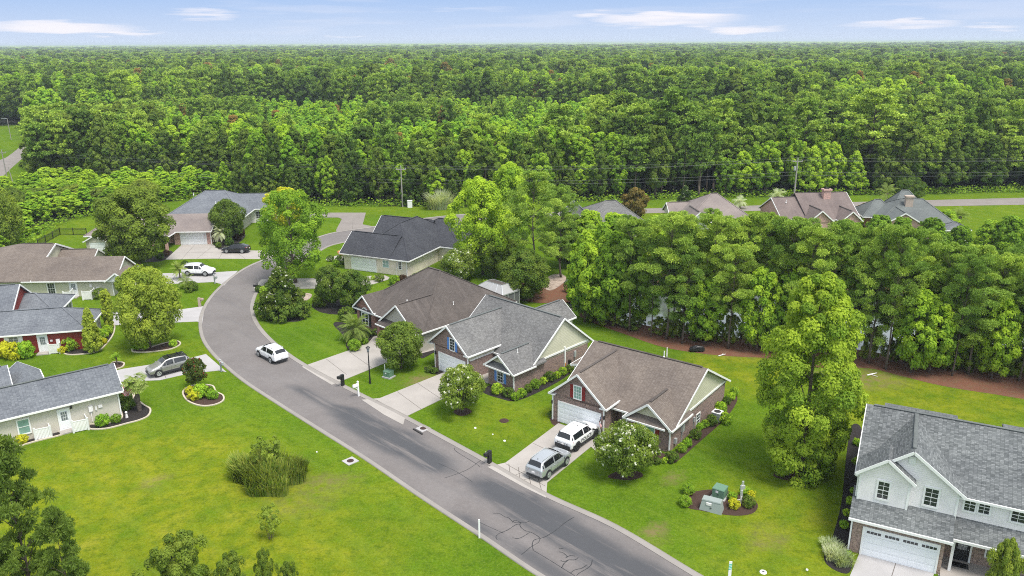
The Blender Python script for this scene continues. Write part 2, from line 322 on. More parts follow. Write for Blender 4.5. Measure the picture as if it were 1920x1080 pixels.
foliage('leaf_yellow', (0.290, 0.334, 0.029), (0.478, 0.478, 0.032), (0.667, 0.609, 0.043))
foliage('leaf_dark', (0.020, 0.052, 0.014), (0.043, 0.094, 0.020), (0.084, 0.145, 0.029))
foliage('leaf_pine', (0.038, 0.090, 0.020), (0.080, 0.160, 0.032), (0.160, 0.261, 0.049), 0.2)
foliage('leaf_young', (0.094, 0.203, 0.029), (0.174, 0.326, 0.043), (0.290, 0.464, 0.051))
foliage('leaf_olive', (0.087, 0.145, 0.026), (0.160, 0.239, 0.036), (0.290, 0.377, 0.051))
foliage('leaf_myrtle', (0.065, 0.145, 0.020), (0.131, 0.254, 0.032), (0.232, 0.377, 0.043), flower=(0.75, 0.76, 0.68))
foliage('leaf_magnolia', (0.023, 0.052, 0.014), (0.051, 0.090, 0.020), (0.109, 0.145, 0.032), flower=(0.7, 0.7, 0.62))
foliage('leaf_redmyrtle', (0.043, 0.080, 0.022), (0.087, 0.123, 0.029), (0.160, 0.189, 0.043), flower=(0.30, 0.03, 0.04))
foliage('leaf_rust', (0.072, 0.072, 0.026), (0.160, 0.123, 0.043), (0.290, 0.189, 0.072))
foliage('leaf_palm', (0.131, 0.189, 0.043), (0.246, 0.319, 0.087), (0.435, 0.493, 0.189))
foliage('leaf_silver', (0.290, 0.348, 0.217), (0.464, 0.522, 0.348), (0.652, 0.681, 0.493))
foliage('leaf_reed', (0.07, 0.115, 0.022), (0.15, 0.235, 0.042), (0.34, 0.37, 0.085))
foliage('leaf_purple', (0.029, 0.017, 0.017), (0.065, 0.036, 0.029), (0.102, 0.065, 0.043))
m, t, b = new_mat('bark'); n1 = noise(t, N(t, 'ShaderNodeTexCoord').outputs['Object'], 6, 5, 0.7)
L(t, ramp(t, n1, [(0.3, (0.06, 0.045, 0.035)), (0.7, (0.17, 0.135, 0.11))]), b.inputs['Base Color']); b.inputs['Roughness'].default_value = 1; bump(t, b, n1, 0.05, 0.8)
# ------------------------------------------------------------------ mesh helpers
class MB:
    def __init__(s): s.v = []; s.f = []; s.smooth = False
    def face(s, pts): i = len(s.v); s.v += [tuple(p) for p in pts]; s.f.append(tuple(range(i, i+len(pts)))); return s
    def box(s, x0, x1, y0, y1, z0, z1):
        if x0 > x1: x0, x1 = x1, x0
        if y0 > y1: y0, y1 = y1, y0
        i = len(s.v); s.v += [(x0,y0,z0),(x1,y0,z0),(x1,y1,z0),(x0,y1,z0),(x0,y0,z1),(x1,y0,z1),(x1,y1,z1),(x0,y1,z1)]
        s.f += [tuple(i+k for k in q) for q in ((3,2,1,0),(4,5,6,7),(0,1,5,4),(1,2,6,5),(2,3,7,6),(3,0,4,7))]; return s
    def hexa(s, a, b):
        """8-corner solid: lower ring a, upper ring b, both counter-clockwise from above"""
        n = len(a); i = len(s.v); s.v += [tuple(p) for p in a]+[tuple(p) for p in b]
        s.f.append(tuple(i+k for k in reversed(range(n)))); s.f.append(tuple(i+n+k for k in range(n)))
        for k in range(n): s.f.append((i+k, i+(k+1) % n, i+n+(k+1) % n, i+n+k))
        return s
    def prism(s, pts, z0, z1): return s.hexa([(x, y, z0) for x, y in pts], [(x, y, z1) for x, y in pts])
    def slab(s, pts, th):
        """sloped plate: pts are its upper face (counter-clockwise from above), th its vertical thickness"""
        return s.hexa([(p[0], p[1], p[2]-th) for p in pts], pts)
    def tube(s, p0, p1, r0, r1=None, n=8, caps=True):
        r1 = r0 if r1 is None else r1
        p0, p1 = Vector(p0), Vector(p1); d = (p1-p0).normalized()
        a = d.orthogonal().normalized(); b = d.cross(a); i = len(s.v)
        for p, r in ((p0, r0), (p1, r1)):
            for k in range(n): an = 2*math.pi*k/n; s.v.append(tuple(p+(a*math.cos(an)+b*math.sin(an))*r))
        for k in range(n): s.f.append((i+k, i+(k+1) % n, i+n+(k+1) % n, i+n+k))
        if caps: s.f.append(tuple(i+k for k in reversed(range(n)))); s.f.append(tuple(i+n+k for k in range(n)))
        return s
    def bar(s, p0, p1, w, h):
        """rectangular bar between two points, w across, h upward"""
        p0, p1 = Vector(p0), Vector(p1); d = (p1-p0).normalized(); up = Vector((0, 0, 1))
        a = d.cross(up); a = Vector((1, 0, 0)) if a.length < 1e-4 else a.normalized(); c = a.cross(d).normalized(); i = len(s.v)
        for p in (p0, p1):
            for x, y in ((-1,-1),(1,-1),(1,1),(-1,1)): s.v.append(tuple(p+a*(x*w/2)+c*(y*h/2)))
        s.f += [(i,i+1,i+2,i+3)[::-1], (i+4,i+5,i+6,i+7)]+[(i+k, i+(k+1) % 4, i+4+(k+1) % 4, i+4+k) for k in range(4)]
        return s
    def ball(s, c, rx, ry, rz, nu=12, nv=8, jit=0.0):
        i = len(s.v); c = Vector(c)
        for b_ in range(nv+1):
            th = math.pi*b_/nv
            for a in range(nu):
                ph = 2*math.pi*a/nu; q = 1+random.uniform(-jit, jit)
                s.v.append((c.x+rx*q*math.sin(th)*math.cos(ph), c.y+ry*q*math.sin(th)*math.sin(ph), c.z+rz*q*math.cos(th)))
        for b_ in range(nv):
            for a in range(nu): s.f.append((i+b_*nu+a, i+(b_+1)*nu+a, i+(b_+1)*nu+(a+1) % nu, i+b_*nu+(a+1) % nu))
        return s
    def mesh(s, name):
        me = bpy.data.meshes.new(name); me.from_pydata(s.v, [], s.f); me.validate(); me.update()
        uv = me.uv_layers.new(name='UVMap')
        co = np.empty(len(me.vertices)*3); me.vertices.foreach_get('co', co); co = co.reshape(-1, 3)
        li = np.empty(len(me.loops), int); me.loops.foreach_get('vertex_index', li)
        nf = len(me.polygons); nor = np.empty(nf*3); me.polygons.foreach_get('normal', nor); nor = nor.reshape(-1, 3)
        tot = np.empty(nf, int); me.polygons.foreach_get('loop_total', tot)
        nl = np.repeat(nor, tot, axis=0)
        tx = np.stack([-nl[:, 1], nl[:, 0], np.zeros(len(nl))], 1); ln = np.linalg.norm(tx, axis=1)
        flat = ln < 1e-3; tx[flat] = (1, 0, 0); ln[flat] = 1; tx /= ln[:, None]
        bt = np.cross(nl, tx); p = co[li]
        uv.data.foreach_set('uv', np.stack([(p*tx).sum(1), (p*bt).sum(1)], 1).ravel())
        if s.smooth: me.polygons.foreach_set('use_smooth', [True]*nf)
        return me
def link(name, data, mat=None, parent=None):
    o = bpy.data.objects.new(name, data); COL.objects.link(o)
    if mat: data.materials.append(MATS[mat] if isinstance(mat, str) else mat)
    if parent: o.parent = parent
    return o
def part(name, mb, mat, parent=None): return link(name, mb.mesh(name), mat, parent)
def tag(o, label, cat, group=None, kind=None):
    o['label'] = label; o['category'] = cat
    if group: o['group'] = group
    if kind: o['kind'] = kind
    return o
def empty(name, loc, rz, label, cat, group=None):
    o = bpy.data.objects.new(name, None); COL.objects.link(o); o.empty_display_size = 0.3
    o.location = loc; o.rotation_euler = (0, 0, rz); return tag(o, label, cat, group)
def struct(name, o): o['kind'] = 'structure'; return o
def dup(root, loc, rz, label=None, group=None, scale=None):
    r = root.copy(); COL.objects.link(r); r.location = loc; r.rotation_euler = (0, 0, rz)
    if scale is not None: r.scale = scale if hasattr(scale, '__len__') else (scale,)*3
    if label: r['label'] = label
    if group: r['group'] = group
    for ch in root.children:
        c = ch.copy(); COL.objects.link(c); c.parent = r
        for g in ch.children:
            d = g.copy(); COL.objects.link(d); d.parent = c
    return r
def ordinal(i): return ('first', 'second', 'third', 'fourth', 'fifth', 'sixth', 'seventh', 'eighth', 'ninth', 'tenth', 'eleventh', 'twelfth', 'thirteenth', 'fourteenth')[i]
def smooth_line(pts, n=8, closed=False):
    P_ = [Vector(p) for p in pts]; out = []; m_ = len(P_)
    rngk = range(m_) if closed else range(m_-1)
    for k in rngk:
        p0 = P_[(k-1) % m_] if closed or k > 0 else P_[0]; p1 = P_[k]; p2 = P_[(k+1) % m_]; p3 = P_[(k+2) % m_] if closed or k+2 < m_ else P_[-1]
        for j in range(n):
            t_ = j/n
            out.append(0.5*((2*p1)+(-p0+p2)*t_+(2*p0-5*p1+4*p2-p3)*t_*t_+(-p0+3*p1-3*p2+p3)*t_**3))
    if not closed: out.append(P_[-1])
    return out
def sheet(name, pts, z, mat, kind='structure'):
    mb = MB(); mb.prism([(p[0], p[1]) for p in pts], z-0.06, z)
    bm_ = mb.mesh(name); o = link(name, bm_, mat)
    if kind: o['kind'] = kind
    return o
def ccw(pts):
    a = sum(pts[i][0]*pts[(i+1) % len(pts)][1]-pts[(i+1) % len(pts)][0]*pts[i][1] for i in range(len(pts)))
    return pts if a > 0 else pts[::-1]
def px_poly(pix, closed_smooth=False, n=6):
    pts = [at(*p) for p in pix]
    if closed_smooth: pts = smooth_line(pts, n, True)
    return ccw([(p.x, p.y) for p in pts])
# ------------------------------------------------------------------ terrain
def inpoly(x, y, poly):
    n = len(poly); c = np.zeros(np.shape(x), bool); j = n-1
    for i in range(n):
        xi, yi = poly[i]; xj, yj = poly[j]
        with np.errstate(divide='ignore', invalid='ignore'):
            c ^= ((yi > y) != (yj > y)) & (x < (xj-xi)*(y-yi)/(yj-yi+1e-12)+xi)
        j = i
    return c
def xy(pix): return [(at(*p).x, at(*p).y) for p in pix]
WOOD_EDGE = xy([(-60,520),(0,486),(38,470),(46,456),(70,437),(105,419),(150,408),(190,403),(235,396),(300,380),(400,368),(470,383),(600,385),(760,386),(900,388),(1080,378),(1300,371),(1600,365),(1920,359),(2400,349)])
CORR = xy([(-400,420),(0,376),(60,358),(72,340),(72,300),(66,250),(66,232),(0,236),(-300,250),(-700,330)])
WX = [(-30000., 40.), (-400., 60.), (-110., 80.)]+WOOD_EDGE+[(400., 190.), (30000., 190.), (30000., 60000.), (-30000., 60000.)]
def pin(x, y, poly):
    c = False; j = len(poly)-1
    for i in range(len(poly)):
        xi, yi = poly[i]; xj, yj = poly[j]
        if (yi > y) != (yj > y) and x < (xj-xi)*(y-yi)/(yj-yi)+xi: c = not c
        j = i
    return c
def edge_dist(x, y):
    best = 1e9
    for (x0, y0), (x1, y1) in zip(WOOD_EDGE[:-1], WOOD_EDGE[1:]):
        dx, dy = x1-x0, y1-y0; t_ = min(1, max(0, ((x-x0)*dx+(y-y0)*dy)/(dx*dx+dy*dy))); best = min(best, math.hypot(x-x0-dx*t_, y-y0-dy*t_))
    return best
def wood_edge_y(x):
    xs = [p[0] for p in WOOD_EDGE]; ys = [p[1] for p in WOOD_EDGE]
    return np.interp(x, xs, ys)
def wooded(x, y):
    if np.ndim(x) == 0: return pin(float(x), float(y), WX) and not pin(float(x), float(y), CORR)
    return inpoly(x, y, WX) & ~inpoly(x, y, CORR)
POND = xy([(1088,578),(1150,598),(1300,624),(1440,637),(1560,648),(1700,668),(1850,681),(1960,696),(2050,690),(2040,560),(1900,535),(1700,540),(1500,530),(1300,524),(1160,512),(1090,500),(1060,520),(1058,560)])
POND_S = smooth_line([Vector((a, b, 0)) for a, b in POND], 6, True); POND_S = [(p.x, p.y) for p in POND_S]
def axis(lo, hi, st, far): return np.array([-f for f in far[::-1]]+list(np.arange(lo, hi+0.1, st))+list(far)) if lo < 0 else np.array([-400., 0.]+list(np.arange(lo, hi+0.1, st))+list(far))
gx = np.array([-40000., -12000., -4000., -1200.]+list(np.arange(-640., -165, 9.5))+list(np.arange(-165, 165.1, 1.5))+[240., 500., 1200., 4000., 12000., 40000.])
gy = np.array([-400., 0.]+list(np.arange(22, 250.1, 1.5))+list(np.arange(255., 620., 7.))+[1200., 4000., 12000., 45000.])
GX, GY = np.meshgrid(gx, gy); nx_, ny_ = len(gx), len(gy)
def blob(cx, cy_, rx, ry, pw=1.0):
    p = at(cx, cy_); return np.clip(1.15-(((GX-p.x)/rx)**2+((GY-p.y)/ry)**2)*0.75, 0, 1)**pw
def zone(pix, soft=2.0):
    """1 inside a pixel-described ground polygon, with a softened rim"""
    poly = xy(pix); acc = np.zeros(GX.shape)
    for dx, dy in ((0,0),(soft,0),(-soft,0),(0,soft),(0,-soft),(soft*.7,soft*.7),(-soft*.7,soft*.7),(soft*.7,-soft*.7),(-soft*.7,-soft*.7)):
        acc += inpoly(GX+dx, GY+dy, poly)
    return acc/9
dry = np.zeros(GX.shape)+0.12
dry = np.maximum(dry, zone([(-50,880),(60,850),(160,815),(300,800),(420,790),(520,830),(640,900),(700,1000),(820,1100),(700,1200),(-100,1200)], 3.0)*0.85)
dry = np.maximum(dry, blob(700,960,9,10)*0.6)
dry = np.maximum(dry, blob(1480,1010,7,10)*0.7); dry = np.maximum(dry, zone([(1500,820),(1600,690),(1920,730),(1960,800),(1600,800),(1540,1000)], 2)*0.75)
dry = np.maximum(dry, blob(1400,690,7,8)*0.8); dry = np.maximum(dry, blob(960,790,7,6)*0.45); dry = np.maximum(dry, blob(300,670,10,6)*0.4)
dry = np.maximum(dry, blob(80,430,18,14)*0.35); dry = np.maximum(dry, zone([(600,384),(1200,384),(2000,358),(2000,470),(1780,470),(1500,420),(900,420),(600,400)], 3)*0.3)
dry *= 1-0.75*zone([(470,560),(540,560),(650,640),(560,690),(500,650)], 2); dry *= 1-0.5*zone([(640,930),(800,1080),(1000,1090),(640,860),(560,860)], 2.5)
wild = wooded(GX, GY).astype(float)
wild = np.maximum(wild, zone([(1040,470),(1400,470),(1760,470),(1930,520),(1960,600),(1060,600),(1030,540)], 1.5)*0.0)
bare = blob(790,712,2.2,1.2)*0.8+blob(1420,660,6,2)*0.5+blob(1610,708,5,3)*0.7+blob(1230,1003,1.2,1.0)*0.8+blob(610,905,3,1.2)*0.5+blob(1440,1010,1.6,1.2)*.5+blob(1268,895,1,.6)*.7+blob(560,945,3,2)*0.25+blob(20,370,20,16)*0.4+blob(283,908,1.2,.8)*.8+blob(1240,1000,.8,.6)*.6
inp = inpoly(GX, GY, POND_S)
GZ = np.where(inp, -1.0, 0.0)
GZ += np.where((GY > 24) & (GY < 245) & (~inp), 0.0, 0.0)
v = np.stack([GX.ravel(), GY.ravel(), GZ.ravel()], 1)
idx = np.arange(nx_*ny_).reshape(ny_, nx_)
fc = np.stack([idx[:-1, :-1].ravel(), idx[:-1, 1:].ravel(), idx[1:, 1:].ravel(), idx[1:, :-1].ravel()], 1)
def np_mesh(name, v, f, smooth=False):
    me = bpy.data.meshes.new(name); nv = len(v); nf = len(f); k_ = f.shape[1]
    me.vertices.add(nv); me.vertices.foreach_set('co', v.astype(np.float32).ravel())
    me.loops.add(nf*k_); me.loops.foreach_set('vertex_index', f.astype(np.int32).ravel())
    me.polygons.add(nf); me.polygons.foreach_set('loop_start', np.arange(0, nf*k_, k_, dtype=np.int32))
    if smooth: me.polygons.foreach_set('use_smooth', np.ones(nf, bool))
    me.update(calc_edges=True); return me
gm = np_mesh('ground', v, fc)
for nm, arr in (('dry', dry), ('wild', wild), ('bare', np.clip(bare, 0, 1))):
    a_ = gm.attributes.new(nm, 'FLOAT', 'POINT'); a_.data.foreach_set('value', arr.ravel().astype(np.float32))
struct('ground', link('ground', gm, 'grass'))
sheet('pond', ccw([(x_*1.0, y_) for x_, y_ in POND_S]), -0.3, 'pond_water')
# pine straw bank along the pond
sheet('pine_straw_bank', px_poly([(1062,578),(1130,594),(1220,612),(1300,625),(1420,636),(1560,649),(1700,669),(1840,681),(1960,697),(1960,748),(1850,737),(1760,722),(1690,705),(1625,690),(1540,690),(1440,672),(1370,668),(1310,662),(1240,650),(1170,626),(1110,604)], True), 0.012, 'pine_straw')
sheet('far_bank', px_poly([(1080,508),(1300,516),(1560,520),(1720,532),(1900,528),(1960,545),(1960,552),(1900,545),(1700,549),(1500,540),(1300,534),(1160,522),(1090,512)], True), 0.012, 'pine_straw')
# ------------------------------------------------------------------ roads
def strip(name, Lp, Rp, z, mat, nw=8, sm=6, seal=None):
    Ls = smooth_line([at(*p) for p in Lp], sm); Rs = smooth_line([at(*p) for p in Rp], sm)
    vs, fs = [], []
    for a, b_ in zip(Ls, Rs):
        for k in range(nw+1):
            q = a.lerp(b_, k/nw); vs.append((q.x, q.y, z))
    for i in range(len(Ls)-1):
        for k in range(nw): a = i*(nw+1)+k; fs.append((a, a+1, a+nw+2, a+nw+1))
    me = np_mesh(name, np.array(vs), np.array(fs)[:, ::1])
    if me.polygons[0].normal.z < 0: me.flip_normals()
    if seal:
        vals = np.zeros(len(vs))
        pp = [to_px(Vector(q))[:2] for q in vs]; X = np.array([q[0] for q in pp]); Y = np.array([q[1] for q in pp])
        for pl in seal: vals = np.maximum(vals, inpoly(X, Y, pl)*1.0)
        g = vals.reshape(len(Ls), nw+1); g = (g+np.roll(g, 1, 0)+np.roll(g, -1, 0)+np.roll(g, 1, 1)+np.roll(g, -1, 1))/5
        a_ = me.attributes.new('seal', 'FLOAT', 'POINT'); a_.data.foreach_set('value', g.ravel().astype(np.float32))
    o = link(name, me, mat); o['kind'] = 'structure'; return o, Ls, Rs
LE = [(1180,1170),(1020,1080),(905,1003),(790,928),(690,860),(590,797),(520,753),(462,715),(424,684),(398,658),(382,632),(378,604),(384,580),(398,557),(420,534),(448,512),(472,498),(500,486),(545,466),(590,448),(632,436),(700,426),(760,415),(832,406),(905,400)]
RE = [(1440,1160),(1300,1080),(1150,990),(1022,931),(918,872),(820,818),(740,775),(680,745),(625,717),(575,690),(535,664),(500,634),(478,606),(470,580),(474,558),(484,541),(500,525),(520,512),(555,494),(590,475),(622,459),(690,445),(760,428),(832,413),(905,408)]
_, Ls, Rs = strip('road', LE, RE, 0.012, 'asphalt', 14, 10,
    [[(618,772),(640,758),(690,772),(780,818),(856,872),(846,886),(800,884),(700,834),(640,800)], 
     [(878,902),(905,890),(1000,926),(1100,986),(1290,1095),(1140,1095),(1010,1005),(900,930)], [(860,960),(1100,1095),(1060,1095),(850,970)], [(560,720),(640,770),(630,780),(550,730)]])
def kerb(name, line, side, w=0.5):
    """rolled concrete kerb: profile swept along a line"""
    mb = MB(); prof = [(0.0, 0.03), (0.12, 0.032), (0.30, 0.085), (w, 0.09), (w+0.02, -0.02)]
    vs, fs = [], []; n = len(line); k_ = len(prof)
    for i, p in enumerate(line):
        d = (line[min(i+1, n-1)]-line[max(i-1, 0)]).normalized(); nrm = Vector((-d.y, d.x, 0))*side
        for a, z in prof: q = p+nrm*(a-0.06); vs.append((q.x, q.y, z+0.008))
    for i in range(n-1):
        for k in range(k_-1): a = i*k_+k; fs.append((a, a+1, a+k_+1, a+k_))
    me = np_mesh(name, np.array(vs), np.array(fs)); o = link(name, me, 'kerb_concrete'); o['kind'] = 'structure'; return o
kerb('kerb', Ls, 1, 0.42); kerb('kerb', Rs, -1, 0.5)
FL = [(760,424),(905,403),(1060,397),(1215,391),(1400,386),(1600,379),(1920,371),(2300,362)]
FR = [(775,432),(905,412),(1060,405),(1215,400),(1400,396),(1600,390),(1920,384),(2300,377)]
strip('road', FL, FR, 0.03, 'concrete_old', 2, 6)
strip('road', [(-60,320),(0,300),(18,291),(41,272),(48,262),(40,254)], [(-60,365),(0,334),(24,313),(55,284),(59,270),(60,254)], 0.02, 'concrete_old', 2, 6)
strip('road', [(-200,228),(0,226),(40,226),(120,222)], [(-200,232),(0,230),(40,230),(120,226)], 0.03, 'concrete', 2, 4)
# driveways
def drive(pix, mat, z, joints=()):
    o = sheet('driveway', px_poly(pix), z, mat)
    mb = MB()
    for a, b_ in joints: mb.bar(at(*a)+Vector((0, 0, z+0.001)), at(*b_)+Vector((0, 0, z+0.001)), 0.05, 0.006)
    if joints: j = part('driveway_joints', mb, 'joint_dark'); j['kind'] = 'structure'
    return o
drive([(914,876),(948,868),(1047,794),(1128,822),(1150,845),(1124,852),(1108,838),(1026,905),(1024,934),(980,913)], 'concrete', 0.040,
      [((948,870),(1022,912)),((1000,832),(1062,862)),((954,870),(957,892)),((972,877),(975,902)),((990,885),(996,912)),((1008,894),(1016,922)),((963,893),(990,882)),((990,882),(1012,868)),((975,902),(1008,894)),((1006,896),(1020,900))])
drive([(678,750),(712,747),(834,698),(888,720),(760,782),(756,797),(720,778)], 'concrete', 0.040, [((745,735),(790,768)),((783,719),(826,748)),((705,750),(760,782))])
drive([(566,688),(655,657),(690,644),(700,632),(716,628),(735,606),(742,604),(748,616),(800,630),(838,650),(720,682),(622,722),(595,706)], 'concrete', 0.036, [((611,673),(650,703)),((655,660),(697,690)),((700,645),(735,672))])
drive([(476,540),(490,524),(640,521),(720,516),(735,522),(700,533),(612,541),(500,542),(484,548)], 'concrete', 0.032)
drive([(446,508),(400,511),(345,512),(250,513),(225,528),(240,536),(400,529),(412,532),(420,536)], 'concrete_white', 0.030, [((330,512),(322,531))])
drive([(384,574),(342,580),(262,584),(190,586),(196,604),(216,610),(300,606),(370,603),(379,608)], 'concrete_white', 0.030)
drive([(386,664),(352,673),(230,692),(196,700),(205,716),(225,716),(300,713),(352,701),(410,695),(425,698)], 'concrete_white', 0.027, [((300,681),(312,711))])
drive([(310,487),(342,458),(398,457),(410,468),(480,470),(530,468),(500,486),(400,485),(350,486)], 'concrete', 0.024, [((366,458),(340,487)),((396,464),(368,486)),((420,469),(410,486)),((327,473),(400,474)),((440,470),(460,486))])
drive([(1612,1036),(1752,1072),(1730,1160),(1560,1160)], 'concrete_white', 0.022, [((1680,1055),(1650,1150))])
drive([(590,399),(686,399),(680,421),(700,425),(632,436),(630,432),(641,411),(634,408),(600,408),(560,410),(560,399)], 'concrete_old', 0.046, [((662,411),(661,430))])
drive([(1756,1068),(1800,1040),(1900,1062),(1980,1090),(1960,1150),(1770,1110)], 'concrete', 0.026)
# crack sealing and patches on the road
def cracks(lines, w=0.06):
    for ln in lines:
        pts = smooth_line([at(900+x/4.5, 840+y/4.5) for x, y in ln], 6)
        vs, fs = [], []
        for i, p in enumerate(pts):
            d = (pts[min(i+1, len(pts)-1)]-pts[max(i-1, 0)]).normalized(); nrm = Vector((-d.y, d.x, 0)); ww = w*random.uniform(0.6, 1.25)/2
            vs += [tuple(p+nrm*ww+Vector((0, 0, .017))), tuple(p-nrm*ww+Vector((0, 0, .017)))]
        for i in range(len(pts)-1): fs.append((2*i+1, 2*i+3, 2*i+2, 2*i))
        o = link('road_crack', np_mesh('road_crack', np.array(vs), np.array(fs)), 'crack_seal'); o['kind'] = 'structure'
cracks([[(110,552),(165,555),(210,582),(240,590),(280,625),(325,632),(390,628),(420,615)], [(275,630),(290,612),(320,618),(345,640),(300,650),(230,695),(165,720),(135,750),(145,775)],
        [(335,640),(345,670),(385,700),(430,712),(480,740),(505,765),(490,800),(430,835),(390,870),(350,900)], [(420,712),(370,745),(320,765),(275,758)], [(505,765),(560,745),(640,695),(720,630),(795,583)], [(500,765),(455,780),(440,820),(450,860)],
        [(665,878),(700,885),(735,918),(720,930)], [(735,918),(770,908),(805,915)], [(830,925),(800,945),(750,945),(710,960),(680,950)], [(750,945),(710,975),(688,1015)], [(905,985),(860,1015),(800,1030),(765,1055)], [(948,945),(935,990),(900,1020),(840,1055),(815,1078)], [(668,850),(705,848)]])
cracks([[(-215,0),(-200,30),(-40,130),(0,160)], [(-300,255),(-100,180),(60,60)], [(-350,130),(-200,200),(-60,290)]], 0.05)
cracks([[(440,860),(560,930),(720,1030),(800,1080)], [(0,630),(130,690),(200,720)]], 0.05)
# ------------------------------------------------------------------ planting beds
def bed(pix, mat='mulch', edge=False, z=0.02):
    pts = px_poly(pix, True)
    sheet('mulch_bed', pts, z, mat)
    if edge:
        mb = MB(); n = len(pts)
        for i in range(n):
            a, b_ = pts[i], pts[(i+1) % n]
            mb.bar((a[0], a[1], 0.05), (b_[0], b_[1], 0.05), 0.16, 0.1)
        o = part('bed_edging', mb, 'edging'); o['kind'] = 'structure'
bed([(343,737),(352,727),(372,722),(398,724),(405,735),(418,742),(418,752),(400,760),(375,761),(352,752)], 'mulch', True)
bed([(252,652),(270,655),(300,646),(330,640),(338,646),(320,655),(285,660),(262,661),(248,659)], 'mulch', True)
bed([(208,684),(215,679),(232,681),(230,688),(218,692),(210,691)], 'mulch', True)
bed([(170,805),(168,797),(200,795),(228,785),(228,765),(248,750),(250,735),(256,748),(270,760),(282,768),(278,780),(262,788),(240,794),(200,804)], 'mulch_dark', True)
bed([(0,838),(0,828),(60,812),(110,810),(118,815),(60,830),(10,846)], 'mulch_dark', True)
bed([(125,665),(120,655),(170,650),(190,640),(208,606),(215,612),(212,628),(200,645),(185,658),(160,664)], 'mulch_dark', True)
bed([(495,580),(500,560),(560,572),(577,590),(562,602),(530,603),(505,600)], 'mulch_dark')
bed([(585,570),(620,560),(680,572),(690,585),(640,590),(600,585)], 'mulch_dark')
bed([(625,608),(640,604),(690,618),(742,604),(745,610),(710,632),(692,645),(662,660),(650,652),(648,638),(640,625)], 'mulch_dark')
bed([(790,652),(815,648),(840,650),(812,662),(790,672)], 'mulch_dark')
bed([(795,690),(812,686),(838,692),(828,702),(806,700)], 'mulch_dark')
bed([(905,735),(925,722),(968,742),(1000,726),(1060,690),(1078,692),(1050,714),(1000,740),(965,752),(940,748)], 'mulch_dark')
bed([(850,772),(868,764),(885,772),(866,780)], 'mulch')
bed([(1030,775),(1050,770),(1050,795),(1036,796)], 'mulch')
bed([(1225,865),(1230,848),(1262,850),(1300,815),(1350,770),(1376,742),(1382,752),(1360,785),(1310,830),(1268,866),(1250,868)], 'mulch')
bed([(1140,895),(1160,884),(1195,884),(1205,893),(1180,900)], 'mulch')
bed([(1290,952),(1275,935),(1290,925),(1335,918),(1380,925),(1410,935),(1421,948),(1412,962),(1385,967),(1350,964),(1312,957)], 'mulch')
bed([(1450,892),(1470,878),(1520,876),(1540,886),(1525,900),(1485,902)], 'mulch')
bed([(1596,800),(1615,803),(1612,850),(1600,960),(1600,1035),(1592,1074),(1560,1066),(1545,1045),(1560,1010),(1578,940),(1585,870)], 'mulch_dark')
bed([(385,467),(402,458),(420,440),(440,436),(460,440),(452,452),(432,466),(410,468)], 'mulch_dark')
bed([(245,488),(290,478),(320,470),(322,480),(300,490),(260,492)], 'mulch_dark')
bed([(950,556),(905,552),(930,535),(1040,530),(1100,540),(1095,562),(1010,568)], 'pine_straw')
sheet('rock_bed', px_poly([(1012,533),(1030,518),(1050,514),(1062,522),(1050,536),(1030,545)], True), 0.05, 'riprap')
sheet('rock_bed', px_poly([(555,556),(572,550),(585,553),(578,562),(562,566)], True), 0.05, 'riprap')
bed([(745,522),(790,515),(800,528),(760,536)], 'mulch_dark')
sheet('patio', px_poly([(612,485),(640,478),(655,480),(645,488),(620,490)], True), 0.03, 'concrete')
